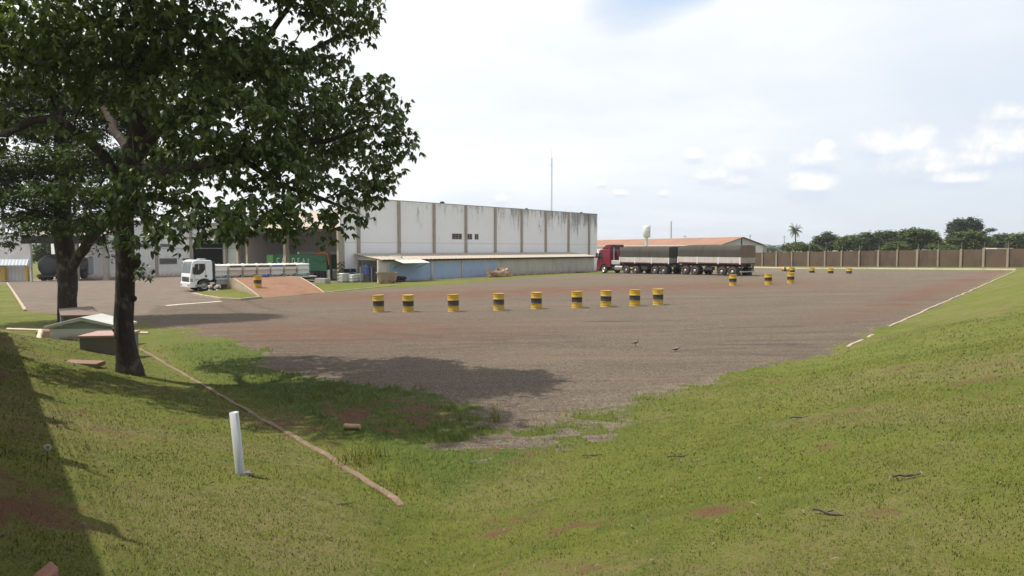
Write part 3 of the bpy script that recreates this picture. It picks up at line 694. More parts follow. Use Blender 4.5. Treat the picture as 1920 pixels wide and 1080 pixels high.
def hazard_material():
    m = bpy.data.materials.new('hazard_stripes'); m.use_nodes = True; t = NT(m.node_tree)
    oc = t.node('ShaderNodeTexCoord').outputs['Object']; X, Y, Z = t.node('ShaderNodeSeparateXYZ', {0: oc}).outputs
    s = t.m('FRACT', t.m('MULTIPLY', t.m('ADD', Z, t.m('MULTIPLY', t.m('ABSOLUTE', t.m('SUBTRACT', X, -0.02)), 1.0)), 2.6))
    st = t.mix(t.m('GREATER_THAN', s, 0.5), (0.34, 0.25, 0.13), (0.03, 0.03, 0.03))
    c = t.mix(t.m('GREATER_THAN', Z, 2.05), st, (0.33, 0.28, 0.22)); c = t.mix(t.m('LESS_THAN', Z, 0.25), c, (0.2, 0.16, 0.12))
    p = t.node('ShaderNodeBsdfPrincipled', {'Base Color': c, 'Roughness': 0.8}); t.node('ShaderNodeOutputMaterial', {0: p.outputs[0]}); return m
MB().bb(-0.42, 0.30, -0.30, -0.003, -0.6, EZ + 0.1).build('column', hazard_material(), wh)['label'] = 'corner column with black and yellow hazard chevrons at its foot'
# inside of the loading end
XB = 8.0
MB().bb(XB, XB + 0.2, 0.3, YE, 3.0, EZ + 1.7).build('inner_cladding', M_CLAD, wh)
MB().bb(XB + 0.25, XB + 0.45, 0.3, YE, -0.6, 3.2).build('inner_wall', M_OFFWHITE, wh)
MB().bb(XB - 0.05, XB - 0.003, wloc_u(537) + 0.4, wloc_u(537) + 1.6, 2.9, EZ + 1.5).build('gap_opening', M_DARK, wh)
MB().bb(0.2, XB, YE - 0.3, YE - 0.05, -0.6, EZ + 1.2).build('side_wall', M_CLAD, wh)
mb = MB(); mb.prism([(3.2, 3.55), (7.8, 4.0), (7.8, 4.06), (3.2, 3.62)], 2.2, 8.2); mb.build('inner_awning', M_ROOF_BEIGE, wh)
MB().bb(XB - 1.2, XB - 1.1, along(488, Vector((WO.x + T2.x * 6.8, WO.y + T2.y * 6.8, 0)), U2), along(473, Vector((WO.x + T2.x * 6.8, WO.y + T2.y * 6.8, 0)), U2), -0.5, 3.3).build('folding_door', M_WHITE, wh)
MB().bb(0.25, XB + 0.2, 0.26, YE - 0.3, -0.5, 0.02).build('loading_floor', M_CONC, wh)
# lean-to along the foot of the long wall
dL_ = 4.4
def zl(px, py, d):
    x = wloc(px, d); q = Vector((WO.x + T2.x * x - U2.x * d, WO.y + T2.y * x - U2.y * d, 0)); return at_depth(px, py, q.y).z - WO.z
xa = wloc(668); za, ze = zl(668, 475.6, 0.16), zl(735, 486.3, dL_)
m2 = MB(); LE = wloc(1117, dL_); n = int((LE - xa) / 0.3); vs = []; fs = []
for i in range(n + 1):
    x = xa - 0.5 + (LE - xa + 0.5) * i / n; d = 0.018 if i % 2 else -0.018
    vs += [(x, -0.17, za + d), (x, -dL_ - 0.35, ze + d)]
for i in range(n): fs.append((2 * i, 2 * i + 1, 2 * i + 3, 2 * i + 2))
m2._add(vs, fs); m2._add([(p[0], p[1], p[2] - 0.06) for p in vs], fs); m2.build('lean_to_roof', M_ROOF_BEIGE, wh, fix=False)
MB().bb(xa - 0.3, LE - .05, -dL_ - 0.28, -dL_ - 0.2, ze - 0.17, ze - 0.05).build('gutter', M_STEEL_D, wh)
xb0, xb1, xb2 = wloc(727, dL_), wloc(931, dL_), LE - .4
MB().bb(xb0, xb1, -dL_, -dL_ + 0.15, -0.5, ze - 0.36).build('blue_wall', M_BLUEWALL, wh)
MB().bb(xb0, xb1, -dL_ + 0.005, -dL_ + 0.145, ze - 0.36, ze - 0.2).build('lintel', M_WHITEWASH, wh)
MB().bb(xb1, xb2, -dL_ + 0.01, -dL_ + 0.16, -0.5, ze - 0.14).build('concrete_wall', M_GREYWALL, wh)
for px in (809, 866, 727):
    x = wloc(px, dL_); MB().bb(x - .11, x + .11, -dL_ - 0.10, -dL_ - 0.003, -0.5, ze - 0.2).build('lean_to_post', M_GREYWALL, wh)
x = wloc(709, dL_); MB().bb(x, xb0 - 0.12, -dL_ + 0.0, -dL_ + 0.2, -0.5, ze - 0.05).build('white_pier', M_WHITEWASH, wh)
MB().prism([(-dL_ + .3, ze - 0.1), (-0.3, ze - 0.1), (-0.3, za - 0.1)], xa - 0.1, xa, 'x').build('gable_panel', M_CLAD, wh)
MB().bb(xa + 2.4, xa + 2.6, -dL_ + 0.3, -0.2, -0.5, za - 0.2).build('inner_wall', M_CLAD, wh)
# small sloping awning hung on the lean-to
q0, q1 = wloc(733, dL_), wloc(797, dL_)
MB().prism([(-dL_ - 0.36, ze - 0.02), (-dL_ - 1.75, ze - 0.34), (-dL_ - 1.75, ze - 0.38), (-dL_ - 0.36, ze - 0.06)], q0 + 0.1, q1 - 0.9, 'x').build('awning', M_WHITEWASH, wh)
for xx in (q0 + 0.3, q1 - 1.1): MB().cyl((xx, -dL_ - 1.6, ze - 0.38), (xx, -dL_ + 0.0, ze - 0.9), 0.025).build('awning_strut', M_STEEL_D, wh)
PAD = MB()
def wpt(lx, ly, z=None):
    p = Vector((WO.x + T2.x * lx + U2.x * ly, WO.y + T2.y * lx + U2.y * ly, 0)); p.z = gz(p.x, p.y) if z is None else z; return p
pts = [wpt(xb0 + 1, -dL_ - 0.05), wpt(xb1 - 1, -dL_ - 0.05), wpt(xb1 - 3, -dL_ - 1.7), wpt(xb0 + 5, -dL_ - 1.5)]
mb = MB(); mb._add([(p.x, p.y, p.z + 0.03) for p in pts] + [(p.x, p.y, p.z - 0.3) for p in pts], [(0, 1, 2, 3), (0, 3, 7, 4), (1, 0, 4, 5), (2, 1, 5, 6), (3, 2, 6, 7)])
tag(mb.build('pavement', mat_simple('red_dust_slab', (0.26, 0.17, 0.125), 0.9, var=0.25, scale=1)), kind='structure')

# ------------------------------------------------------------------ white building behind the white truck
B0 = G0(249, 520.5)
wb = thing('workshop_building', 'tall white building with louvred windows behind the white truck', 'building', (B0.x, B0.y, B0.z), RZ)
def bl(px): return along(px, B0, T2)
def bz(px, py): x = bl(px); return at_depth(px, py, B0.y + T2.y * x).z - B0.z
LB = bl(446); hB = bz(295, 419)
xo0, xo1 = bl(362), bl(419); zo = bz(390, 456)
mb = MB(); mb.bb(-6, xo0, 0, 0.25, -0.5, hB); mb.bb(xo0, xo1, 0, 0.25, zo, hB); mb.bb(xo1, LB + 8, 0, 0.25, -0.5, hB); mb.bb(-6, -5.75, 0.25, 14, -0.5, hB - .002)
mb.build('wall', M_OFFWHITE, wb)
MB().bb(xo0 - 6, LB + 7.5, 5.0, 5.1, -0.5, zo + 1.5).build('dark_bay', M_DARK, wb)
MB().bb(-6.4, LB + 8, -0.5, 14, hB + 0.003, hB + 0.35).build('roof', M_ROOF_BEIGE, wb)
mb = MB(); mb.prism([(-0.02, bz(405, 443)), (-2.0, bz(405, 450.5)), (-2.0, bz(405, 450.5) - .06), (-0.02, bz(405, 443) - .06)], bl(378), bl(440), 'x'); mb.build('awning', M_ROOF_BEIGE, wb)
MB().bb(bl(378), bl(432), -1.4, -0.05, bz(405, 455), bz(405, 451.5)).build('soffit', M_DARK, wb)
for px in (293, 358, 425):
    x = bl(px); MB().bb(x - .2, x + .2, -0.14, -0.003, -0.5, hB - 0.01).build('pilaster', M_PILASTER, wb)
MB().bb(-6, LB, -0.04, -0.003, bz(300, 465.5) - .05, bz(300, 465.5) + .05).build('string_course', M_CLAD, wb)
for a, b, c, d in ((298, 331, 495.5, 484.5), (341, 354, 495, 484.5), (300, 320, 463, 457), (255, 283, 464, 457)):
    xa_, xb_, za_, zb_ = bl(a), bl(b), bz(a, c), bz(a, d); f = MB()
    for k in range(5): zz = za_ + (zb_ - za_) * (k + .5) / 5; f.box(((xa_ + xb_) / 2, -0.06, zz), (xb_ - xa_ - 0.1, 0.03, (zb_ - za_) / 6.5), M=Matrix.Rotation(R(35), 3, 'X'))
    f.bb(xa_, xa_ + .06, -0.09, -0.003, za_, zb_); f.bb(xb_ - .06, xb_, -0.09, -0.003, za_, zb_)
    fo = f.build('louvre_window', M_STEEL, wb); MB().bb(xa_ + .06, xb_ - .06, -0.02, -0.004, za_, zb_).build('pane', M_GLASS, fo)
kerb('pavement', [wp for wp in (Vector((B0.x - T2.x * 6 + U2.x * -0.9, B0.y - T2.y * 6 + U2.y * -0.9)), Vector((B0.x + T2.x * bl(352) - U2.x * .9, B0.y + T2.y * bl(352) - U2.y * .9)))], 1.6, 0.16, M_KERB, 2)

# ------------------------------------------------------------------ office and vehicle canopy at far left
O0 = G0(61, 527.5)
ob = thing('office_building', 'white office wall with pale corrugated awning and yellow posts at far left', 'building', (O0.x, O0.y, O0.z), R(6))
oz = lambda py: at_depth(60, py, O0.y).z - O0.z
sc = O0.y / FPX                                     # metres per photo pixel at that distance
MB().bb(-14, -8 * sc, 0.6, 0.85, -0.3, oz(436)).build('wall', M_OFFWHITE, ob)
mb = MB(); n = 60; vs = []; fs = []
for i in range(n + 1):
    x = -12 + (12 - 1 * sc) * i / n; d = 0.03 if i % 2 else -0.03
    vs += [(x, -0.5 + d, oz(486)), (x, -0.9 + d, oz(497))]
for i in range(n): fs.append((2 * i, 2 * i + 1, 2 * i + 3, 2 * i + 2))
mb._add(vs, fs); mb._add([(p[0], p[1] + .05, p[2]) for p in vs], fs)
mb.build('awning', mat_simple('pale_blue_sheet', (0.55, 0.60, 0.63), 0.6, var=0.12), ob, fix=False)
for k, x in enumerate((-9 * sc, -48 * sc, -52 * sc)): MB().bb(x - .12, x + .12, -0.15, 0.1, -0.3, oz(498)).build('yellow_post', M_YELLOW, ob)
MB().bb(-1.6 * sc, 1.2 * sc, -0.35, 0.0, -0.3, oz(455)).build('corner_post', M_WHITE, ob)
f = MB()
for k in range(26): x = -11.5 + k * 0.42; f.cyl((x, -0.2, 0.1), (x, -0.2, 2.0), 0.018, n=5)
f.bb(-11.7, -0.7, -0.22, -0.18, 0.1, 0.16); f.bb(-11.7, -0.7, -0.22, -0.18, 1.95, 2.0); f.build('railing', M_STEEL, ob)
MB().bb(-12, -0.5, 0.3, 0.5, -0.3, 1.8).build('low_wall', M_CLAD, ob)
bb_ = thing('blue_bench', 'blue metal bench in front of the far left railing', 'bench', G0(10, 528), R(6))
MB().bb(-1.0, 0.9, -0.2, 0.2, 0.5, 0.58).build('seat', M_BLUE, bb_); MB().bb(0.5, 0.85, -0.18, 0.18, 0.0, 0.5).build('leg', M_BLUE, bb_); MB().bb(-0.85, -0.5, -0.18, 0.18, 0.0, 0.5).build('leg', M_BLUE, bb_)
cn = thing('vehicle_canopy', 'beige roofed vehicle canopy standing over the black tanker', 'canopy', (O0.x, O0.y, O0.z), R(6))
MB().prism([(-1.2, oz(442)), (7.5, oz(428)), (7.5, oz(428) + .1), (-1.2, oz(442) + .1)], -7 * sc, 140 * sc, 'x').build('roof', M_ROOF_BEIGE, cn)
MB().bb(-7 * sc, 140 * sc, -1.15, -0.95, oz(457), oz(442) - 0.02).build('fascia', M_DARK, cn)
for x in (83 * sc, 136 * sc): MB().bb(x - .3, x + .3, -0.9, -0.4, -0.3, oz(445)).build('column', M_CONC, cn)

# ------------------------------------------------------------------ boundary walls
def wall_run(name, label, pts, hgt, skirt=0.5, wires=True, postw=0.22, view=None):
    o = thing(name, label, 'wall', (pts[0].x, pts[0].y, pts[0].z)); org = Vector(pts[0])
    for i, p in enumerate(pts):
        z = p.z; d = (pts[min(i + 1, len(pts) - 1)] - pts[max(i - 1, 0)]); d.z = 0; d.normalize(); a = math.atan2(d.y, d.x); n = Vector((d.y, -d.x, 0))
        if n.y > 0: n = -n
        if view is not None and n.dot(view) < 0: n = -n
        q = p - org
        hh = hgt + random.uniform(-.04, .05)
        w = postw * random.uniform(0.9, 1.35)
        MB().box((q.x + n.x * .09, q.y + n.y * .09, q.z + hh / 2 - skirt / 2), (w, 0.24, hh + skirt), a).build('post', M_YARDPOST, o)
        if wires:
            t = random.uniform(-.06, .06)
            MB().tube([(q.x, q.y, q.z + hh), (q.x + t, q.y, q.z + hh + 0.55), (q.x + t + n.x * .0, q.y, q.z + hh + 0.85)], 0.03, 5).build('wire_bracket', M_YARDPOST, o)
        if i < len(pts) - 1:
            b = pts[i + 1] - org; m = (q + b) / 2; L = (Vector((b.x, b.y)) - Vector((q.x, q.y))).length; zz = (q.z + b.z) / 2
            MB().box((m.x, m.y, zz + hgt / 2 - 0.05 - skirt / 2), (L, 0.10, hgt - 0.1 + skirt), a if i else math.atan2((b - q).y, (b - q).x)).build('panel', M_YARDWALL, o)
    if wires:
        w = MB()
        for k in (0.3, 0.55, 0.8): w.tube([(p.x - org.x, p.y - org.y, p.z - org.z + hgt + k) for p in pts], 0.006, 3)
        w.build('wire', M_STEEL_D, o)
    return o
FL, FR = at_depth(1416, 500, 119.0), at_depth(1920, 501, 86.5)
fd = Vector((FR.x - FL.x, FR.y - FL.y)).normalized(); fw = []
for px in (1385, 1406, 1430.6, 1457, 1486, 1517, 1548, 1579, 1612, 1648, 1683.5, 1721, 1760, 1803, 1845.5, 1890.7, 1942, 1998, 2060, 2130):
    s = along(px, FL, fd); x, y = FL.x + fd.x * s, FL.y + fd.y * s; zz = 0.02 + (0.72 - 0.02) * min(max(s / (FR - FL).length, 0), 1.25)
    fw.append(Vector((x, y, zz)))
wall_run('boundary_wall', 'long dark stained panel wall with pale posts beyond the yard', fw, 2.52)
# grassy berm that the far wall stands on
mb = MB(); vs = []; fs = []
nn = Vector((fd.y, -fd.x)); nn = nn if nn.y < 0 else -nn
for i in range(41):
    k = -0.15 + 1.6 * i / 40; x, y = FL.x + (FR.x - FL.x) * k, FL.y + (FR.y - FL.y) * k; zt = 0.02 + 0.70 * min(max(k, 0), 1.25)
    a = (x + nn.x * 2.6, y + nn.y * 2.6); vs += [(a[0], a[1], gz(*a) - 0.06), (x, y, zt + 0.06), (x - nn.x * 6, y - nn.y * 6, zt - 0.4)]
for i in range(40):
    for j in range(2): fs.append((i * 3 + j, i * 3 + j + 1, i * 3 + j + 4, i * 3 + j + 3))
mb.smooth = True; mb._add(vs, fs); bo = mb.build('berm', M_GROUND); tag(bo, kind='structure')
for nm, val in (('zone', (1, 0, 0, 1)), ('tint', (0, 0, 0.55, 1))):
    at = bo.data.attributes.new(nm, 'FLOAT_COLOR', 'POINT'); at.data.foreach_set('color', np.tile(val, len(vs)).astype(np.float32))
# the same kind of wall runs along the top of the near left bank, just outside the picture, and shades the lawn
nw = []
for k in range(12):
    t = -7 + 2.3 * k; x = pL[0] + uL.x * t + nL.x * 4.6; y = pL[1] + uL.y * t + nL.y * 4.6; nw.append(Vector((x, y, gz(x, y))))
wall_run('side_boundary_wall', 'panel wall on top of the near left bank', nw, 2.85, 0.8, view=Vector((1, 0.5, 0)))
# low white wall and verge seen under the far left canopy
f0 = G0(150, 506); fo = thing('garden_wall', 'low white wall far behind the dark twin trunk', 'wall', (f0.x, f0.y + 25, f0.z), R(4))
MB().bb(-14, 26, 0, 0.25, -1.0, 2.2).build('wall', M_OFFWHITE, fo)
for k in range(9): MB().bb(-13 + 4.5 * k, -12.7 + 4.5 * k, -0.1, -0.003, -1.0, 2.35).build('post', M_CLAD, fo)

# ------------------------------------------------------------------ distant house, tower, masts
HR = at_depth(1393, 444, 150.0); lo, hi = 150, 300
for _ in range(40):
    mid = (lo + hi) / 2
    if at_depth(1120, 450.3, mid).z < HR.z: lo = mid
    else: hi = mid
HL = at_depth(1120, 450.3, lo); hd = Vector((HL.x - HR.x, HL.y - HR.y)); HLEN = hd.length + 10; hd.normalize()
gh = float(base_z(HR.x, HR.y)); rid = HR.z - gh; eav = at_depth(1366, 459.2, 147.5).z - gh
hs = thing('shed_house', 'long low building with brown tiled roof and white gable behind the trailers', 'building', (HR.x, HR.y, gh), math.atan2(hd.y, hd.x))
hw = 6.2
mb = MB(); mb.bb(0.4, HLEN, -hw + .3, hw - .3, -1, eav - 0.1); mb.build('wall', M_OFFWHITE, hs)
MB().prism([(-hw + .3, eav - .1), (hw - .3, eav - .1), (0, rid - .12)], 0.40, 0.6, 'x').build('gable', mat_simple('grey_gable', (0.45, 0.45, 0.46), 0.8), hs)
mb = MB()
for sgn in (-1, 1): mb._add([(-0.2, 0, rid), (HLEN + .2, 0, rid), (HLEN + .2, sgn * hw, eav), (-0.2, sgn * hw, eav), (-0.2, 0, rid - .1), (HLEN + .2, 0, rid - .1), (HLEN + .2, sgn * hw, eav - .1), (-0.2, sgn * hw, eav - .1)],
                            [(0, 1, 2, 3), (4, 7, 6, 5), (0, 3, 7, 4), (3, 2, 6, 7), (1, 5, 6, 2)])
mb.build('roof', M_TILE, hs)
MB().bb(0.36, 0.398, -0.15, 0.15, eav, rid - .2).build('gable_slot', M_DARK, hs)
MB().bb(-0.25, HLEN, hw - .05, hw + .06, eav - .16, eav - 0.02).build('gutter', M_WHITE, hs)
p = at_depth(1429, 470, 160.0); g = float(base_z(p.x, p.y)); o = thing('outbuilding', 'small white flat roofed outbuilding beside the white gable', 'building', (p.x, p.y, g), 0.2)
MB().bb(-3, 1.2, 0, 4, -1, at_depth(1430, 461, 160).z - g).build('wall', mat_simple('grey_block', (0.33, 0.32, 0.31), 0.85), o); MB().bb(-3.2, 1.5, -.2, 4.2, at_depth(1430, 461, 160).z - g + .003, at_depth(1430, 458, 160).z - g).build('roof', M_WHITE, o)
p = at_depth(1885, 464, 130.0); g = float(base_z(p.x, p.y)); o = thing('far_hut', 'low pale roof peeping over the wall at far right', 'building', (p.x, p.y, g), 0.0)
MB().bb(-1.4, 1.0, 0, 3, -1, p.z - g - .4).build('wall', M_CLAD, o); MB().bb(-1.8, 1.3, -.3, 3.3, p.z - g - .397, p.z - g - .1).build('roof', M_WHITEWASH, o)

YT = 150.0; p = at_depth(1212, 470, YT); g = float(base_z(p.x, p.y)) - 0.5; tz = lambda py: at_depth(1212, py, YT).z - g
wt = thing('water_tower', 'white mushroom shaped water tower rising over the brown roof', 'water tower', (p.x, p.y, g))
k = YT / FPX; MB().lathe([(3.0 * k, 0), (3.0 * k, tz(446)), (3.0 * k + .02, tz(445.5))], 20).build('stem', M_WHITE, wt)
MB().lathe([(3.0 * k, tz(446.5)), (5.4 * k, tz(444.2)), (6.4 * k, tz(443)), (6.6 * k, tz(425)), (6.2 * k, tz(424)), (0, tz(423.4))], 24).build('tank', M_WHITE, wt)
mb = MB()
for s in (-.18, .18): mb.cyl((6.9 * k * .8, -6.9 * k * .7 + s, tz(446)), (6.9 * k * .8, -6.9 * k * .7 + s, tz(422)), 0.03, n=5)
mb.build('ladder', M_STEEL, wt)
YM = 128.0; p = at_depth(1034, 470, YM); g = float(base_z(p.x, p.y)); top = at_depth(1034, 281, YM).z - g
ms = thing('radio_mast', 'tall thin lattice radio mast rising behind the warehouse', 'mast', (p.x, p.y, g)); mb = MB(); r = 0.13
L3 = [(r * math.cos(a), r * math.sin(a)) for a in (0.5, 2.6, 4.7)]
for (x, y) in L3: mb.cyl((x, y, 0), (x, y, top * 0.93), 0.022, n=5)
n = 60
for i in range(n):
    for k_ in range(3):
        a, b = L3[k_], L3[(k_ + 1) % 3]; mb.cyl((a[0], a[1], top * .93 * i / n), (b[0], b[1], top * .93 * (i + 1) / n), 0.012, n=3, caps=False)
mb.build('lattice', M_STEEL, ms); MB().cyl((0, 0, top * .92), (0, 0, top), 0.02, n=5).build('aerial', M_STEEL, ms)
for zz, s in ((top * .87, .5), (top * .80, .4), (top * .30, .25)): MB().cyl((-s, 0, zz), (s * .8, 0, zz), 0.02, n=5).build('antenna', M_STEEL, ms)
YP = 175.0; p = at_depth(1258, 470, YP); g = float(base_z(p.x, p.y)); zt = at_depth(1258, 415, YP).z - g
pl = thing('antenna_pole', 'grey pole with short side rungs behind the brown roof', 'pole', (p.x, p.y, g)); MB().cyl((0, 0, 0), (0, 0, zt), 0.16, 0.12, 8).build('pole', M_STEEL, pl)
for k_ in range(7): MB().cyl((0.4 if k_ == 0 else 0.1, 0, zt - 0.1 - k_ * .62), (-0.62, 0, zt - 0.1 - k_ * .62), 0.03, n=4).build('rung', M_STEEL, pl)
for px, py, Yp, lab in ((1284, 441, 200., 'short thin pole just left of the house ridge middle'), (1406, 440, 190., 'thin pole beside the white gable peak'), (1470, 442, 210., 'thin lamp pole left of the palm tree'), (1525, 446, 230., 'thin pole between the palm and the round tree')):
    p = at_depth(px, 470, Yp); g = float(base_z(p.x, p.y)); zt = at_depth(px, py, Yp).z - g
    o = thing('utility_pole', lab, 'pole', (p.x, p.y, g), group='far utility poles'); MB().cyl((0, 0, 0), (0, 0, zt), 0.11, 0.09, 6).build('pole', M_STEEL, o); MB().bb(-.5, .5, -.05, .05, zt - .4, zt - .3).build('crossarm', M_STEEL, o)
YC = 105.0
p = at_depth(4, 470, YC); g = float(base_z(p.x, p.y)); zt = at_depth(8, 356, YC).z - g
o = thing('chimney_pipe', 'thin pale pipe standing above the office at far left', 'pole', (at_depth(8, 470, YC).x, YC, g)); MB().cyl((0, 0, 0), (0, 0, zt), 0.25, 0.22, 10).build('pipe', M_STEEL, o); MB().cyl((0, 0, zt - .25), (0, 0, zt + .1), 0.33, 0.33, 10).build('cap', M_STEEL, o)
# hazy wooded rise on the horizon
mb = MB(); mb.smooth = True; vs = []; fs = []
nseg = 90
for i in range(nseg + 1):
    a = R(-50 + 100 * i / nseg); d0 = 1500 + 60 * math.sin(i * 1.7)
    h = 6 + 5 * float(vnoise(np.float64(i * .35), np.float64(0), 3)) + 3.0 * float(vnoise(np.float64(i * 1.3), np.float64(5), 7))
    for dd, zz in ((0, -30), (40, h * .8), (140, h), (600, h * .7)): vs.append(((d0 + dd) * math.sin(a), (d0 + dd) * math.cos(a), zz))
for i in range(nseg):
    for j in range(3): fs.append((i * 4 + j, i * 4 + j + 1, i * 4 + j + 5, i * 4 + j + 4))
mb._add(vs, fs); tag(mb.build('hills', mat_simple('far_woods', (0.052, 0.082, 0.058), 0.95, var=0.35, scale=0.02)), kind='structure')
# ------------------------------------------------------------------ drums
def drum_material(name, yellow, band, wear):
    m = bpy.data.materials.new(name); m.use_nodes = True; t = NT(m.node_tree)
    oc = t.node('ShaderNodeTexCoord').outputs['Object']; X, Y, Z = t.node('ShaderNodeSeparateXYZ', {0: oc}).outputs
    rnd = t.node('ShaderNodeObjectInfo').outputs['Random']
    ov = t.node('ShaderNodeVectorMath', {0: oc, 1: t.node('ShaderNodeCombineXYZ', {0: t.m('MULTIPLY', rnd, 50.0), 1: t.m('MULTIPLY', rnd, 80.0), 2: t.m('MULTIPLY', rnd, 20.0)}).outputs[0]}, operation='ADD').outputs[0]
    n = t.noise(ov, 5.0, 5, 0.6); nf = t.noise(ov, 16, 5, 0.65)
    zj = t.m('ADD', Z, t.m('MULTIPLY', t.m('SUBTRACT', n, 0.5), 0.035))
    inb = t.m('MULTIPLY', t.m('GREATER_THAN', zj, 0.305), t.m('LESS_THAN', zj, 0.575))
    y = t.mix(n, tuple(c * 0.82 for c in yellow), yellow)
    y = t.mix(t.m('MULTIPLY', t.ramp(nf, 0.62, 0.72), wear), y, (0.22, 0.12, 0.05))
    y = t.mix(t.m('MULTIPLY', t.ramp(Z, 0.16, 0.0), t.ramp(nf, 0.3, 0.6)), y, (0.30, 0.17, 0.08))
    fade = t.m('FRACT', t.m('MULTIPLY', rnd, 7.13)); y = t.mix(t.m('MULTIPLY', fade, 0.45), y, (0.46, 0.33, 0.10)); band = t.mix(t.m('MULTIPLY', t.m('FRACT', t.m('MULTIPLY', rnd, 3.71)), 0.7), band, (0.075, 0.065, 0.055))
    b = t.mix(t.ramp(nf, 0.5, 0.72), band, (0.085, 0.075, 0.06))
    p = t.node('ShaderNodeBsdfPrincipled', {'Base Color': t.mix(inb, y, b), 'Roughness': t.m('ADD', 0.42, t.m('MULTIPLY', n, 0.3)), 'Specular IOR Level': 0.35})
    t.put(p.inputs['Normal'], t.node('ShaderNodeBump', {'Strength': 0.2, 'Distance': 0.01, 'Height': n}).outputs[0])
    t.node('ShaderNodeOutputMaterial', {0: p.outputs[0]}); return m
M_DRUM = drum_material('drum_paint', (0.56, 0.345, 0.022), (0.022, 0.022, 0.024), 0.5)
M_LID = mat_simple('drum_lid_paint', (0.42, 0.30, 0.10), 0.7, var=0.25, scale=6, dirt=(0.16, 0.09, 0.05), dirt_amt=0.6)
r_ = 0.287
prof = [(0.0, 0.0), (r_ - .01, 0.0), (r_ + .008, 0.004), (r_ + .008, 0.02), (r_ - .004, 0.03)]
for c_ in (0.12, 0.29, 0.59, 0.76):
    w = 0.013 if c_ in (0.29, 0.59) else 0.006
    prof += [(r_ - .004, c_ - .022), (r_ - .004 + w, c_), (r_ - .004, c_ + .022)]
prof += [(r_ - .004, 0.855), (r_ + .008, 0.865), (r_ + .008, 0.88), (r_ - .012, 0.88), (r_ - .014, 0.865)]
drum_me = None
def drum(px, py, label, group, tilt=(0, 0, 0), z=None, Y=None):
    global drum_me
    p = G0(px, py) if z is None else Vector((0, 0, 0))
    if z is not None: p = Vector(z)
    if drum_me is None:
        o = MB().lathe(prof, 32).build('drum', M_DRUM); drum_me = o
        lid = MB().lathe([(r_ - .014, 0.862), (0.0, 0.862)], 32); lid.lathe([(0.0, 0.862), (0.035, 0.862), (0.035, 0.876), (0.0, 0.876)], 12, (0.17, 0.05, 0)); lid.build('lid', M_LID, o)
    else:
        o = dup(drum_me); o.data = o.data.copy(); sd_ = random.uniform(0, 90); dents = [(random.uniform(0, 6.28), random.uniform(.08, .8), random.uniform(.006, .026), random.uniform(.06, .13)) for _ in range(5)]
        for v in o.data.vertices:
            rr_ = math.hypot(v.co.x, v.co.y)
            if rr_ < .1: continue
            an = math.atan2(v.co.y, v.co.x); k_ = 0
            for da, dz, dd, dw in dents:
                q_ = ((an - da + math.pi) % (2 * math.pi) - math.pi) * rr_; k_ += dd * math.exp(-(q_ * q_ + (v.co.z - dz) ** 2) / (dw * dw))
            f_ = 1 - k_ / rr_ + .008 * math.sin(2 * an + sd_); v.co.x *= f_; v.co.y *= f_
    if z is None: p.z = gz(p.x, p.y) - 0.012
    o.location = p; o.rotation_euler = (R(tilt[0] + random.uniform(-1.2, 1.2)), R(tilt[1] + random.uniform(-1.5, 1.5)), R(tilt[2] + random.uniform(0, 360)))
    return tag(o, label, 'drum', group)
row1 = [(710.5, 584.5, (2, -2, 0)), (765.5, 584.5, (0, 1, 0)), (850.8, 584, (-1, 1.5, 0)), (935.2, 581.5, (0, 0, 0)), (1005.8, 579, (1, 0, 0)), (1082, 577, (0, 1, 0)), (1136, 575, (0, .6, 0)), (1190, 573.5, (0, .6, 0)), (1233.8, 571.5, (1, -.6, 0))]
names = ['leftmost, leaning slightly', 'second from the left', 'third from the left', 'fourth from the left', 'fifth, in the middle', 'sixth from left, worn band', 'seventh from the left', 'eighth from left, dented foot', 'rightmost of the line']
for (px, py, tl), nm in zip(row1, names): drum(px, py, 'yellow black-banded drum in the front line of nine, ' + nm, 'yellow drums in the front line', tl)
for px, py, lab in ((1374, 535.5, 'yellow drum with black band nearest the rear of the last trailer'), (1440.5, 533.5, 'yellow drum with black band standing between two others on the open gravel'), (1482.5, 531.2, 'yellow drum with brown faded band right in front of the far line')):
    drum(px, py, lab, 'yellow drums in the middle of the yard', (0, .5, 0))
for px, py, lab in ((1485.5, 510.5, 'half buried yellow drum at the left end of the far line'), (1522.5, 511.5, 'half buried yellow drum second in the far line'), (1557.5, 512.5, 'half buried yellow drum third in the far line'), (1591.8, 512.8, 'half buried yellow drum at the right end of the far line')):
    o = drum(px, py, lab, 'half buried drums in the far line', (0, .5, 0)); o.location.z -= 0.30
p = G0(1465.5, 508.5); p.z += 0.24; drum(0, 0, 'yellow and black drum lying on its side on the gravel', None, z=p).rotation_euler = (R(90), R(20), R(62))

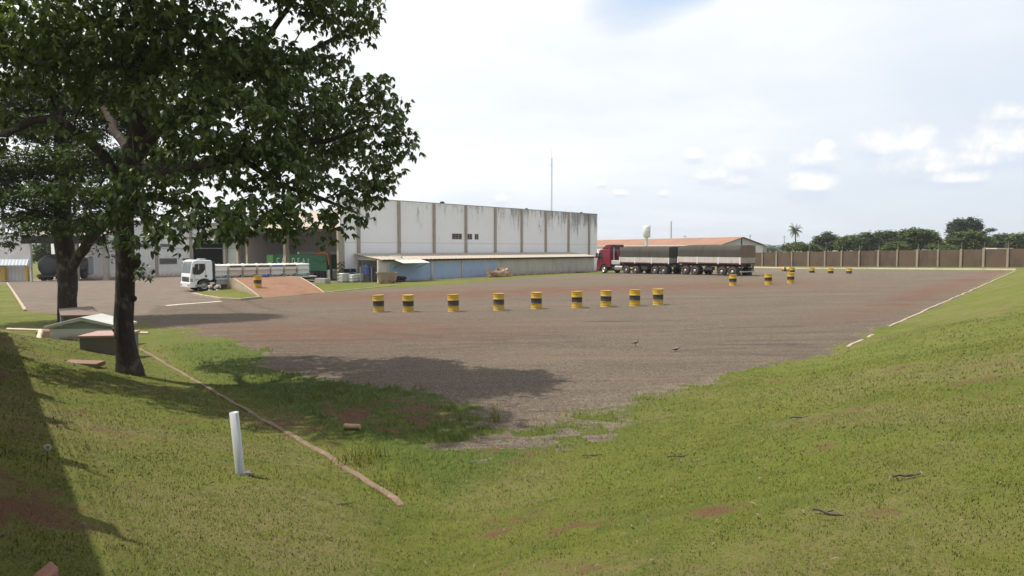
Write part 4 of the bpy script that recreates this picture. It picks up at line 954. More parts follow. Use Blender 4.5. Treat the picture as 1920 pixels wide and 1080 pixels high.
# ------------------------------------------------------------------ wheels
def wheel(parent, x, y, rad=0.5, wid=0.28, side=-1, tm=M_RUBBER, rm=M_RIM, hub=None, z=None):
    z = rad if z is None else z; s = side
    t = MB().lathe([(rad * .56, -wid / 2), (rad * .88, -wid / 2), (rad * .97, -wid * .40), (rad, -wid * .28), (rad, wid * .28), (rad * .97, wid * .40), (rad * .88, wid / 2), (rad * .56, wid / 2)], 28, axis='y')
    n = 26
    for k in range(n):
        a = 2 * math.pi * k / n; t.box((rad * math.cos(a), 0, rad * math.sin(a)), (0.012, wid * .55, 0.05), M=Matrix.Rotation(-a, 3, 'Y'))
    o = t.build('wheel', tm, parent, loc=(x, y, z))
    r = MB().lathe([(rad * .56, s * wid * .50), (rad * .53, s * wid * .50), (rad * .50, s * wid * .30), (rad * .36, s * wid * .18), (rad * .30, s * wid * .34), (rad * .2, s * wid * .38), (rad * .18, s * wid * .55), (0, s * wid * .56)], 24, axis='y')
    for k in range(8):
        a = 2 * math.pi * k / 8; r.cyl((rad * .27 * math.cos(a), s * wid * .33, rad * .27 * math.sin(a)), (rad * .27 * math.cos(a), s * wid * .42, rad * .27 * math.sin(a)), 0.02, n=6)
    r.build('rim', rm, o)
    if hub: MB().lathe([(rad * .33, s * wid * .36), (rad * .30, s * wid * .50), (rad * .17, s * wid * .56), (0, s * wid * .57)], 14, axis='y').build('hub_cap', hub, o)
    return o
def arc_guard(x, y0, y1, zc, r, a0, a1, th=0.03, n=9):
    mb = MB(); pr = []
    for k in range(n + 1): a = R(a0 + (a1 - a0) * k / n); pr.append((x + r * math.cos(a), zc + r * math.sin(a)))
    for k in range(n, -1, -1): a = R(a0 + (a1 - a0) * k / n); pr.append((x + (r - th) * math.cos(a), zc + (r - th) * math.sin(a)))
    for k in range(n):
        q = [pr[k], pr[k + 1], pr[2 * n + 1 - k - 1], pr[2 * n + 1 - k]]; mb.prism(q, y0, y1, 'y')
    return mb
def arch(xc, zc, r, a0, a1, n=8): return [(xc + r * math.cos(R(a0 + (a1 - a0) * k / n)), zc + r * math.sin(R(a0 + (a1 - a0) * k / n))) for k in range(n + 1)]

# ------------------------------------------------------------------ red truck with two tarpaulin trailers (front at -x, near side y = 0)
F0, F1 = G0(1131.8, 512.3), G0(1385.6, 517.8)
dv = Vector((F1.x - F0.x, F1.y - F0.y)); print('truck len', dv.length); RZT = math.atan2(dv.y, dv.x); SL = 1.10
def rz_at(x): return F0.z + (F1.z - F0.z) * (x / 17.7)
M_RED = mat_simple('maroon_truck_paint', (0.165, 0.016, 0.030), 0.32, var=0.08, scale=1.5, coat=0.4, spec=0.5)
M_RED_D = mat_simple('maroon_shaded_panel', (0.13, 0.016, 0.028), 0.45, var=0.12)
tr = thing('truck_tractor', 'maroon high roofed truck cab with chrome tank pulling two trailers', 'truck', (F0.x, F0.y, F0.z + 0.0), RZT); tr.scale = (SL, 1.05, 1.03)
Wd = 2.45; RF = -1.25
cab = [(RF + .03, 0.42), (RF, 0.85), (RF + .02, 1.45), (RF + .10, 1.75), (RF + .40, 2.62), (RF + .52, 2.82), (RF + .62, 2.92), (1.0, 3.0), (1.02, 0.75), (0.70, 0.75)] + arch(0.0, 0.5, 0.64, 25, 172, 9) + [(-0.78, 0.40)]
MB().prism(cab, 0.02, Wd - .02, 'y').build('cab', M_RED, tr, bevel=0.07, seg=3)
df = MB(); df.prism([(RF + .75, 2.95), (RF + .95, 3.15), (RF + 1.5, 3.50), (RF + 1.85, 3.55), (1.02, 3.55), (1.02, 3.0)], 0.10, Wd - .10, 'y'); df.build('roof_fairing', M_RED, tr, bevel=0.08, seg=3)
MB().bb(1.022, 1.03, .30, Wd - .30, 3.1, 3.42).build('fairing_opening', M_STEEL_D, tr)
mb = MB(); mb.prism([(RF + .30, 1.80), (RF + .30, 2.42), (RF + .50, 2.50), (-0.30, 2.48), (-0.26, 1.78)], 0.0, 0.018, 'y'); mb.build('side_window', M_GLASS, tr)
mb = MB(); mb._add([(RF + .085, .14, 1.78), (RF + .085, Wd - .14, 1.78), (RF + .385, Wd - .22, 2.62), (RF + .385, .22, 2.62)], [(0, 1, 2, 3)]); mb.build('windscreen', M_GLASS, tr)
MB().bb(RF + .25, RF + .5, -.02, Wd + .02, 2.72, 2.80).build('sun_visor', M_STEEL_D, tr)
MB().bb(RF - .06, RF + .5, 0.0, Wd, 0.28, 0.55).build('bumper', M_RED, tr, bevel=0.05)
for y in (.18, Wd - .5): MB().bb(RF - .075, RF - .055, y, y + .32, .38, .52).build('headlight', M_CHROME, tr)
MB().bb(RF - .015, RF + .02, .45, Wd - .45, .75, 1.35).build('grille', M_STEEL_D, tr)
MB().bb(-0.20, -0.19 + .01, -.004, .012, 0.95, 2.5).build('door_seam', M_RED_D, tr)
MB().bb(-0.36, -0.2 - .02, -.02, .01, 1.55, 1.62).build('door_handle', M_STEEL_D, tr)
mr = MB(); mr.bb(RF + .18, RF + .34, -.30, -.06, 1.85, 2.5); mr.build('mirror', M_RED_D, tr, bevel=.03)
MB().bb(-0.60, 0.95, 0.01, 0.025, 1.0, 1.02).build('trim_line', M_RED_D, tr)
MB().bb(-0.12, 0.9, .9, 1.5, 0.55, 0.85).build('engine_block', M_STEEL_D, tr)
MB().bb(-0.6, 6.3, .75, .90, 0.85, 1.08).build('chassis_rail', M_STEEL_D, tr); MB().bb(-0.6, 6.3, Wd - .90, Wd - .75, 0.85, 1.08).build('chassis_rail', M_STEEL_D, tr)
tk = MB().cyl((1.75, .33, .72), (2.95, .33, .72), .31, n=20); 
for x in (2.1, 2.6): tk.cyl((x, .33, .72), (x + .06, .33, .72), .318, n=20)
tk.build('fuel_tank', M_CHROME, tr); MB().cyl((0.75, .45, .62), (1.55, .45, .62), .22, n=14).build('air_tank', M_STEEL_D, tr)
MB().bb(1.1, 2.45, .15, 1.0, 1.12, 1.62).build('air_filter_box', mat_simple('silver_box', (0.55, 0.56, 0.57), 0.4, 0.4), tr, bevel=.05)
MB().cyl((1.35, .35, 1.0), (1.35, .35, 3.2), .07, n=10).build('exhaust_stack', M_STEEL, tr)
MB().bb(1.15, 1.6, .9, Wd - .5, 1.1, 2.6).build('rear_intake', M_RED_D, tr)
MB().bb(4.0, 4.7, .6, Wd - .6, 1.08, 1.24).build('fifth_wheel', M_STEEL_D, tr)
wheel(tr, 0, .16, .5, .28, -1, M_RUBBER, M_CHROME, M_CHROME); wheel(tr, 0, Wd - .16, .5, .28, 1)
for x in (3.6, 5.0):
    wheel(tr, x, .16, .5, .30, -1, M_RUBBER_R, M_RIM_D, M_RIM); wheel(tr, x, Wd - .16, .5, .30, 1, M_RUBBER_R, M_RIM_D)
    MB().cyl((x, .3, .5), (x, Wd - .3, .5), .09, n=8).build('axle', M_STEEL_D, tr)
MB().bb(5.55, 5.6, .02, .5, .15, .95).build('mud_flap', M_RUBBER, tr)
M_TARP = stain_wall('dark_tarpaulin', (0.066, 0.060, 0.050), (0.038, 0.035, 0.031), (1.5, 0.5), 0.7)
M_TARP_B = stain_wall('brown_canvas', (0.175, 0.125, 0.085), (0.13, 0.095, 0.07), (2.5, 0.4), 0.6)
M_BOARD = mat_simple('trailer_board', (0.48, 0.46, 0.43), 0.6, var=0.15, scale=2, dirt=(0.28, 0.2, 0.15), dirt_amt=0.5)
M_RAIL_R = mat_simple('red_rail', (0.20, 0.025, 0.025), 0.6, var=0.2)
def trailer(x0, x1, axles, label, endm, rear):
    o = thing('cargo_trailer', label, 'trailer', (F0.x + dv.normalized().x * x0 * SL, F0.y + dv.normalized().y * x0 * SL, rz_at(x0)), RZT, 'tarpaulin covered trailers'); o.scale = (SL, 1.05, 1.03)
    L = x1 - x0; nb = 3; w = MB()
    zb, zt = 1.40, 1.98
    for k in range(nb):
        a, b = L * k / nb + .05, L * (k + 1) / nb - .05
        bm = MB()
        for j in range(4): bm.bb(a, b, 0.0 + .006 * (j % 2), .05, zb + (zt - zb) * j / 4 + .008, zb + (zt - zb) * (j + 1) / 4)
        bm.build('side_board', M_BOARD, o)
        MB().bb(a, b, Wd - .05, Wd, zb, zt).build('side_board', M_BOARD, o)
    for k in range(nb + 1): x = min(max(L * k / nb, .05), L - .05); MB().bb(x - .05, x + .05, -.02, .06, zb - .12, zt + .02).build('stake', M_WHITE, o)
    MB().bb(0, L, .02, Wd - .02, zb - .10, zb - .003).build('deck', M_STEEL_D, o)
    rl = MB()
    for k in range(int(L / .5)): rl.bb(k * .5 + .02, k * .5 + .46, -.012, .02, zb - .11, zb - .02)
    rl.build('red_rail', M_RAIL_R, o)
    # tarpaulin: gently sagging sides, low arched top over a ridge
    nx, prof_ = 24, []
    yy = [0.03, 0.03, 0.06, .4, .85, Wd / 2, Wd - .85, Wd - .4, Wd - .06, Wd - .03, Wd - .03]; zz = [zt, 2.6, 3.17, 3.24, 3.27, 3.29, 3.27, 3.24, 3.17, 2.6, zt]
    vs = []; fs = []
    for i in range(nx + 1):
        x = .03 + (L - .06) * i / nx; e = min(i, nx - i) / nx; dr_ = -.10 * max(0, 1 - e * 5) ** 1.0
        for j in range(11):
            s = .018 * math.sin(i * 1.9 + j * .7) * (1 if 0 < j < 10 else 0)
            vs.append((x, yy[j] + (s if j in (1, 9) else 0), zz[j] + (dr_ if 3 <= j <= 7 else 0) + (s * .7 if 2 <= j <= 8 else 0)))
    for i in range(nx):
        for j in range(10): fs.append((i * 11 + j, i * 11 + j + 1, i * 11 + j + 12, i * 11 + j + 11))
    fs.append(tuple(range(11)))
    mb = MB(); mb._add(vs, fs, True); mb.build('tarpaulin', M_TARP, o)
    MB()._add([(L - .02 + .006, y, z - (.06 if 3 <= j <= 7 else 0)) for j, (y, z) in enumerate(zip(yy, zz))], [tuple(range(11))]).build('rear_flap', endm, o)
    MB().bb(L - .045, L + .03, .06, Wd - .06, zb, zt - .02).build('tailgate', mat_simple('dull_tailgate', (0.34, 0.29, 0.21), 0.75, var=0.2, dirt=(0.2, 0.15, 0.1), dirt_amt=.5), o)
    MB().bb(0, L, .7, .85, 1.0, zb - .1).build('chassis_rail', M_STEEL_D, o); MB().bb(0, L, Wd - .85, Wd - .7, 1.0, zb - .1).build('chassis_rail', M_STEEL_D, o)
    for ax in axles:
        x = ax - x0
        wheel(o, x, .16, .5, .32, -1, M_RUBBER_R, M_RIM_D, M_RIM); wheel(o, x, Wd - .16, .5, .32, 1, M_RUBBER_R, M_RIM_D)
        MB().cyl((x, .3, .5), (x, Wd - .3, .5), .09, n=8).build('axle', M_STEEL_D, o)
        arc_guard(x, .01, .36, .5, .60, 15, 165).build('mudguard', M_STEEL_D, o)
    MB().bb(L * .45, L * .45 + .9, .12, .5, .62, .98).build('tool_box', M_STEEL_D, o)
    MB().bb(L * .62, L * .62 + .12, .3, .42, .25, 1.3).build('landing_leg', M_STEEL_D, o)
    if rear:
        MB().bb(L - .12, L - .02, .1, Wd - .1, .48, .60).build('rear_bumper', mat_simple('pale_bumper', (0.42, 0.37, 0.3), .6), o)
        for y in (.12, Wd - .55): MB().bb(L - .35, L - .32, y, y + .45, .12, .95).build('mud_flap', M_RUBBER, o)
        for y in (.2, Wd - .4): MB().bb(L - .10, L - .05, y, y + .18, .62, 1.25).build('bumper_hanger', M_STEEL_D, o)
        for y in (.12, Wd - .30): MB().bb(L - .02, L + .03, y, y + .18, 1.28, 1.37).build('tail_light', mat_simple('tail_red', (0.4, .02, .02), .3), o)
    else:
        MB().bb(L - .3, L + 1.3, Wd / 2 - .12, Wd / 2 + .12, .75, .92).build('drawbar', M_STEEL_D, o)
        MB().bb(L - .6, L + .6, .4, Wd - .4, .95, 1.2).build('turntable', M_STEEL_D, o)
    return o
trailer(2.55, 9.85, (7.85, 9.08), 'dark tarpaulin trailer coupled directly behind the maroon cab', M_TARP, False)
trailer(11.0, 18.6, (12.0, 13.2, 16.45, 17.68), 'rear dark tarpaulin trailer with brown canvas end nearest the drums', M_TARP_B, True)

# ------------------------------------------------------------------ white flatbed truck (front at -x, near side y = 0)
Q0 = G0(357.5, 547.5)
T3 = Vector((math.cos(RZ - R(7)), math.sin(RZ - R(7)))); U3 = Vector((-T3.y, T3.x)); RZ3 = RZ - R(7)
wt_ = thing('flatbed_truck', 'white flatbed truck loaded with a row of caged liquid totes', 'truck', (Q0.x, Q0.y, Q0.z), RZ3); wt_.scale = (1, 1, .93)
M_CABW = mat_simple('white_truck_paint', (0.74, 0.75, 0.76), 0.3, var=0.04, coat=0.4, spec=0.5)
ZS = 1.0
def wpx(px): return along(px, Q0, T3)
xw = wpx(381.5)
cabw = [(0.06, 0.45), (0.0, 0.75), (0.0, 1.35), (0.04, 1.58), (0.17, 2.52), (0.30, 2.70), (0.55, 2.76), (1.66, 2.72), (1.74, 2.55), (1.76, 1.05), (1.70, 0.98)] + arch(xw, .5, .62, 42, 178, 9) + [(xw - .66, 0.40), (0.1, 0.38)]
MB().prism(cabw, 0.02, 2.38, 'y').build('cab', M_CABW, wt_, bevel=0.06, seg=3)
mb = MB(); mb._add([(0.032, .12, 1.60), (0.032, 2.28, 1.60), (0.152, 2.22, 2.48), (0.152, .18, 2.48)], [(0, 1, 2, 3)]); mb.build('windscreen', M_GLASS_L, wt_)
mb = MB(); mb.prism([(0.28, 1.50), (0.36, 2.36), (0.46, 2.42), (1.14, 2.42), (1.16, 1.95), (0.98, 1.66), (0.72, 1.48)], 0.0, 0.018, 'y'); mb.build('side_window', M_GLASS, wt_)
MB().bb(0.62, 0.70, -.003, 0.016, 1.9, 2.38).build('window_post', M_STEEL, wt_)
MB().bb(0.06, 0.4, .15, 2.25, 2.58, 2.66).build('sun_visor', M_CABW, wt_)
MB().bb(1.0, 1.5, .8, 1.6, 2.74, 2.86).build('roof_hatch', M_STEEL, wt_, bevel=.04)
MB().bb(-0.07, 0.5, -0.0, 2.4, 0.35, 0.80).build('bumper', M_CABW, wt_, bevel=.05)
MB().bb(-0.09, -0.06, .10, .5, .5, .66).build('headlight', M_CHROME, wt_); MB().bb(-0.09, -0.06, 1.9, 2.3, .5, .66).build('headlight', M_CHROME, wt_)
MB().bb(-0.02, 0.01, .35, 2.05, .86, 1.26).build('grille', M_STEEL_D, wt_)
MB().bb(-.01, 0.20, -.012, .05, .88, 1.16).build('corner_lamp', M_STEEL, wt_)
MB().bb(0.16, 0.26, -.26, -.06, 1.55, 2.15).build('mirror', M_STEEL_D, wt_, bevel=.03)
MB().bb(0.33, 0.34 + .01, -.002, .012, .7, 1.5).build('door_seam', M_STEEL, wt_); MB().bb(1.18, 1.19 + .01, -.002, .012, 1.0, 2.5).build('door_seam', M_STEEL, wt_)
MB().bb(1.14, 1.30, -.01, .016, 1.26, 1.42).build('vent', M_STEEL_D, wt_)
MB().bb(0.38, 0.66, -.004, .01, 1.0, 1.09).build('door_badge', M_STEEL, wt_)
MB().bb(.36, .9, -.01, .05, .42, .62).build('step', M_STEEL, wt_)
MB().bb(1.80, 1.98, .1, 2.3, 1.0, 2.6).build('cab_back_gap', M_STEEL_D, wt_)
BZ = 1.10; BL = wpx(593)
MB().bb(2.0, BL, 0, 2.42, BZ - .12, BZ).build('flatbed', mat_simple('flatbed_deck', (0.52, 0.52, 0.53), .5, .2, var=.15, dirt=(.25, .2, .16), dirt_amt=.4), wt_, bevel=.015)
MB().bb(1.0, BL - .3, .7, .85, .75, BZ - .121).build('chassis_rail', M_STEEL_D, wt_); MB().bb(1.0, BL - .3, 1.55, 1.7, .75, BZ - .121).build('chassis_rail', M_STEEL_D, wt_)
MB().bb(2.05, 3.3, .06, .6, .5, 1.0).build('fuel_tank', M_STEEL, wt_, bevel=.06)
for x in (BL - 3.4, BL - 2.1):
    wheel(wt_, x, .17, .5, .32, -1); wheel(wt_, x, 2.25, .5, .32, 1); MB().cyl((x, .3, .5), (x, 2.1, .5), .09, n=8).build('axle', M_STEEL_D, wt_)
wheel(wt_, xw, .17, .5, .3, -1); wheel(wt_, xw, 2.23, .5, .3, 1)
MB().bb(BL - .25, BL - .15, .2, 2.2, .45, .6).build('rear_bumper', M_STEEL_D, wt_)
for y in (.1, 2.1): MB().bb(BL - .03, BL + .02, y, y + .22, BZ - .11, BZ - .03).build('tail_light', mat_simple('tail_red', (0.4, .02, .02), .3), wt_)
# totes
M_BOTTLE = mat_simple('tote_plastic', (0.70, 0.69, 0.64), 0.45, var=0.06, scale=1.5)
M_BOTTLE_Y = mat_simple('tote_plastic_aged', (0.62, 0.55, 0.42), 0.5, var=0.1, scale=1.5)
M_CAGE = mat_simple('galvanised_cage', (0.42, 0.42, 0.43), 0.45, 0.5, var=0.15)
def tote(style):
    """1.2 x 1.0 m liquid tote: pallet, ribbed bottle with cap, tube cage, name plate"""
    o = thing('liquid_tote', 'x', 'tote'); W, D = 1.16, 1.0
    p = MB()
    for y in (.0, .42, .84): p.bb(0, W, y, y + .14, .0, .05)
    for x in (.0, .5, 1.0):
        for y in (.02, .43, .84): p.bb(x, x + .15, y, y + .12, .05, .12)
    p.bb(0, W, 0, D, .12, .14); p.build('pallet', M_STEEL, o)
    b = MB(); prof_ = [(.14, .03), (.30, .015), (.33, .04), (.52, .04), (.55, .015), (.72, .015), (.75, .04), (.93, .04), (.96, .015), (1.06, .03), (1.11, .10)]
    vs = []; fs = []
    for z, i in prof_:
        c = .07; x0, x1, y0, y1 = i, W - i, i, D - i
        vs += [(x0 + c, y0, z), (x1 - c, y0, z), (x1, y0 + c, z), (x1, y1 - c, z), (x1 - c, y1, z), (x0 + c, y1, z), (x0, y1 - c, z), (x0, y0 + c, z)]
    for k in range(len(prof_) - 1):
        for i in range(8): fs.append((k * 8 + i, k * 8 + (i + 1) % 8, k * 8 + 8 + (i + 1) % 8, k * 8 + 8 + i))
    fs.append(tuple(range(8 * (len(prof_) - 1), 8 * len(prof_)))); b._add(vs, fs)
    bo = b.build('bottle', M_BOTTLE_Y if style == 'aged' else M_BOTTLE, o, bevel=.012, seg=1)
    MB().lathe([(.0, 1.105), (.13, 1.105), (.13, 1.155), (.09, 1.17), (0, 1.17)], 14, (W / 2, D / 2, 0)).build('cap', M_BOTTLE, bo)
    c = MB(); g = .006
    lv = (.20, .62, 1.02) if style != 'full' else (.2, .36, .52, .68, .84, 1.0)
    for z in lv:
        for a, bq in (((0, 0), (W, 0)), ((W, 0), (W, D)), ((W, D), (0, D)), ((0, D), (0, 0))): c.cyl((*a, z), (*bq, z), .011, n=5)
    nv = 7
    zt = 1.04 if style == 'full' else .62
    for k in range(nv + 1):
        x = W * k / nv; y = D * k / nv; zz = 1.02 if k in (0, nv) else zt
        c.cyl((x, -g, .14), (x, -g, zz), .010, n=5); c.cyl((x, D + g, .14), (x, D + g, zz), .010, n=5); c.cyl((-g, y, .14), (-g, y, zz), .010, n=5); c.cyl((W + g, y, .14), (W + g, y, zz), .010, n=5)
    c.build('cage', M_CAGE, o)
    MB().cyl((W - .2, -.05, .2), (W - .2, .06, .2), .06, n=10).build('valve', M_STEEL_D, o)
    if style in ('aged', 'blue'):
        MB().bb(.10, W - .10, -.03, -.018, .66, .86).build('name_plate', M_BOTTLE, o)
        MB().bb(.10, W - .10, -.034, -.019 - .0, .863, 1.0).build('header_band', mat_simple('header_navy', (.06, .07, .10), .5) if style == 'aged' else mat_simple('header_blue', (.06, .12, .38), .5), o)
    return o
tt = {k: None for k in ('plain', 'aged', 'blue', 'full')}
def get_tote(k):
    if tt[k] is None: tt[k] = tote(k); return tt[k]
    return dup(tt[k])
def wtp(lx, ly, lz): return Vector((Q0.x + T3.x * lx + U3.x * ly, Q0.y + T3.y * lx + U3.y * ly, Q0.z + lz))
tl_lab = ['plain white tote on the flatbed, directly behind the cab', 'cream tote with dark header, second behind the cab on the flatbed', 'cream tote with dark header, third behind the cab on the flatbed', 'cream tote with dark header, fourth behind the cab on the flatbed',
          'white tote with blue header strip on the flatbed', 'cream tote with dark header, between the blue headed tote and the last tote', 'plain white tote at the rear end of the flatbed']
xe = wpx(401); xr = wpx(581.5); pitch = (xr - xe - 1.16) / 6
for k, stl in enumerate(('plain', 'aged', 'aged', 'aged', 'blue', 'aged', 'plain')):
    o = get_tote(stl); o.location = wtp(xe + k * pitch, .12, BZ * .93 + .004); o.rotation_euler = (0, 0, RZ3); tag(o, tl_lab[k], 'tote', 'totes on the flatbed')
for k in range(7):   # second row on the far side of the deck
    o = get_tote('plain'); o.location = wtp(xe + k * pitch, 1.28, BZ * .93 + .004); o.rotation_euler = (0, 0, RZ3); tag(o, 'plain white tote hidden in the far row of the flatbed', 'tote', 'far row of totes on the flatbed')
# blue strap bundle hanging over the deck edge
p = wtp(wpx(496), -.10, BZ * .93 + .02); sb = MB(); sb.tube([(-.35, 0, -.05), (-.2, -.02, .02), (0, -.03, .08), (.2, -.02, .05), (.34, 0, -.06)], [.05, .08, .11, .09, .04], 8); sb.tube([(.1, -.03, .1), (.22, -.05, .2), (.3, -.02, .24)], [.06, .07, .03], 7)
o = sb.build('strap_bundle', M_BLUE); o.location = p; o.rotation_euler = (0, 0, RZ3); tag(o, 'dark blue strap bundle hung on the flatbed edge', 'strap')

# ------------------------------------------------------------------ loading ramp
zt_ = 0.70
def at_z(px, py, z):
    d = ray(px, py); t = (z - EYE) / d[2]; return Vector((d[0] * t, d[1] * t, z))
RA, RB, RC, RD = at_z(440, 521.9, zt_), at_z(561.7, 519.9, zt_), G0(607.5, 549.2), G0(491, 558.8)
RA2, RB2 = RA + Vector((U2.x, U2.y, 0)) * 2.2, RB + Vector((U2.x, U2.y, 0)) * 2.2
def ramp_mats():
    return stain_wall('red_earth_ramp', (0.205, 0.108, 0.064), (0.13, 0.066, 0.042), (.9, .9), .85), stain_wall('stained_ramp_wall', (0.38, 0.32, 0.24), (0.26, 0.155, 0.09), (1.6, .15), .75, (.3, .18, .1), .4)
M_RAMP, M_RAMPW = ramp_mats()
rp = thing('loading_ramp', 'earth covered concrete loading ramp beside the white flatbed', 'ramp', (RD.x, RD.y, RD.z)); o3 = Vector(RD); zb = -1.2
t0 = MB(); nseg = 8; vs = []; fs = []
L_ = [RA2, RA] + [RA.lerp(RD, k / nseg) for k in range(1, nseg + 1)]; R_ = [RB2, RB] + [RB.lerp(RC, k / nseg) for k in range(1, nseg + 1)]
for k in range(2, len(L_)):
    f = (k - 1) / nseg; s = -.10 * math.sin(math.pi * f) * 0 + .06 * math.sin(math.pi * f); L_[k].z += s; R_[k].z += s
for a, b in zip(L_, R_):
    for j in range(5):
        q = a.lerp(b, j / 4) - o3; vs.append((q.x, q.y, q.z + .012 + (random.uniform(-.02, .02) if 0 < j < 4 else 0)))
for k in range(len(L_) - 1):
    for j in range(4): fs.append((k * 5 + j, k * 5 + j + 1, k * 5 + j + 6, k * 5 + j + 5))
t0.smooth = True; t0._add(vs, fs); t0.build('ramp_surface', M_RAMP, rp)
for nm, line, inw in (('side_wall', L_, (RB - RA).normalized()), ('side_wall', R_, (RA - RB).normalized())):
    w = MB(); vs = []; fs = []
    for p in line:
        for q, dz in ((p - inw * .10, .02), (p + inw * .12, .0)):
            vs.append((q.x - o3.x, q.y - o3.y, q.z - o3.z + dz))
        for q in (p + inw * .12, p - inw * .10): vs.append((q.x - o3.x, q.y - o3.y, zb))
    n = len(line)
    for k in range(n - 1):
        for j in range(4): fs.append((k * 4 + j, k * 4 + (j + 1) % 4, k * 4 + 4 + (j + 1) % 4, k * 4 + 4 + j))
    fs += [(0, 1, 2, 3), tuple(4 * (n - 1) + j for j in (3, 2, 1, 0))]
    w._add(vs, fs); w.build(nm, M_RAMPW, rp)
e = MB(); q0_, q1_ = RA2 - o3, RB2 - o3; e._add([(q0_.x, q0_.y, q0_.z), (q1_.x, q1_.y, q1_.z), (q1_.x, q1_.y, zb), (q0_.x, q0_.y, zb)], [(0, 1, 2, 3)]); e.build('end_wall', M_RAMPW, rp)
d_ = ray(483.2, 540.2); nrm = (RB - RA).cross(RD - RA).normalized(); tt_ = (RA - Vector((0, 0, EYE))).dot(nrm) / Vector(d_).dot(nrm); pd = Vector((0, 0, EYE)) + Vector(d_) * tt_; pd.z += .04
drum(0, 0, 'yellow drum with black band standing on the earth ramp', None, (0, 0, 0), z=pd)
MB_ = None
for px, py, lab in ((394.6, 546.8, 'short black and white bollard beside the flatbed front wheel'), (408.8, 546.2, 'short black and white bollard against the ramp wall')):
    p = G0(px, py); o = thing('bollard', lab, 'bollard', p, 0, 'short striped bollards')
    MB().lathe([(.0, 0), (.15, 0), (.15, .16), (0, .16)], 14).build('base', M_WHITEWASH, o); MB().lathe([(.15, .163), (.15, .34), (0.0, .34)], 14).build('black_band', M_STEEL_D, o); MB().lathe([(.15, .343), (.15, .5), (.12, .53), (0, .53)], 14).build('head', M_WHITEWASH, o)
p = G0(401, 546.5); o = MB().lathe([(.16, -.1), (.3, -.1), (.33, -.05), (.33, .05), (.3, .1), (.16, .1), (.14, 0), (.16, -.1)], 20, axis='y').build('old_tyre', M_RUBBER); o.location = (p.x, p.y + .3, p.z + .32); o.rotation_euler = (R(8), 0, R(30)); tag(o, 'dark old tyre leaning between the two striped bollards', 'tyre')

# ------------------------------------------------------------------ things round the loading end
# green truck body with crane arm inside the open bay
gx0 = Vector((WO.x + T2.x * 3.0, WO.y + T2.y * 3.0, WO.z))
gt = thing('green_truck', 'green box body truck with white lettering inside the loading bay', 'truck', (WO.x, WO.y, WO.z - 0.02), RZ)
def bay(px, lx):
    org = Vector((WO.x + T2.x * lx, WO.y + T2.y * lx, 0)); return along(px, org, U2)
ya, yb = bay(612, 2.0), bay(513, 2.0)
M_GREEN = mat_simple('green_truck_paint', (0.012, 0.135, 0.05), 0.45, var=0.12)
gzt = at_depth(560, 477, (WO + Vector((T2.x * 2 + U2.x * 5, T2.y * 2 + U2.y * 5, 0))).y).z - WO.z
MB().bb(2.0, 4.4, ya, yb, 0.95, gzt).build('cargo_body', M_GREEN, gt, bevel=.03)
MB().bb(1.985, 1.998, bay(513, 2.0) + .1, bay(500, 2.0), gzt - 1.1, gzt - .1).build('light_panel', mat_simple('light_green', (.18, .42, .12), .5), gt)
MB().bb(2.05, 4.35, yb, yb + 2.0, 0.9, gzt - .05).build('cab', M_GREEN, gt, bevel=.08)
MB().bb(2.2, 4.2, ya, yb + 1.8, .7, .945).build('chassis', M_STEEL_D, gt)
for y in (ya + 1.0, ya + 2.2, yb + .9):
    for x, s in ((2.2, -1), (4.2, 1)):
        o = MB().lathe([(.28, -.14), (.45, -.14), (.5, -.08), (.5, .08), (.45, .14), (.28, .14), (.0, .1 * s)], 20, axis='x').build('wheel', M_RUBBER, gt, loc=(x, y, .5))
for i, ch in enumerate("CARDEAL"):
    cu = bpy.data.curves.new('letter', 'FONT'); cu.body = ch; cu.size = 0.95; cu.extrude = 0.004; cu.align_x = 'CENTER'
    lo_ = bpy.data.objects.new('lettering', cu); COL.objects.link(lo_); bpy.context.view_layer.update(); lm_ = bpy.data.meshes.new_from_object(lo_.evaluated_get(bpy.context.evaluated_depsgraph_get())); bpy.data.objects.remove(lo_); lo_ = link('lettering', lm_, gt); lm_.materials.clear(); lm_.materials.append(M_WHITE)
    lo_.location = (1.993, bay(521 + i * 9.6, 2.0), gzt - 1.08); lo_.rotation_euler = (R(90), 0, R(-90))
cr = thing('loader_arm', 'rusty orange grab arm reaching over the green truck body', 'crane', (WO.x, WO.y, WO.z), RZ)
yc0, yc1 = bay(592, 1.2), bay(615, 1.2); M_RUST = mat_simple('rust_orange', (.30, .095, .035), .7, var=.25)
MB().tube([(1.2, yc0, gzt + .05), (1.2, (yc0 + yc1) / 2, gzt + .2), (1.2, yc1, gzt + .1), (1.25, yc1 - .15, gzt - 1.1)], [.12, .17, .15, .10], 8).build('boom', M_RUST, cr)
MB().cyl((1.35, yc1 - .3, 0), (1.35, yc1 - .3, gzt), .14, n=10).build('column', M_STEEL_D, cr)
MB().tube([(1.2, yc0 + .6, gzt - .5), (1.1, (yc0 + yc1) / 2, gzt - .9), (1.2, yc1, gzt - .5)], .05, 6).build('hose', M_STEEL_D, cr)
o = get_tote('full'); q = wpt(1.6, bay(622, 1.6)); o.location = (q.x, q.y, WO.z + .02); o.rotation_euler = (0, 0, RZ); tag(o, 'white tote standing in the dark bay beside the hazard column', 'tote')
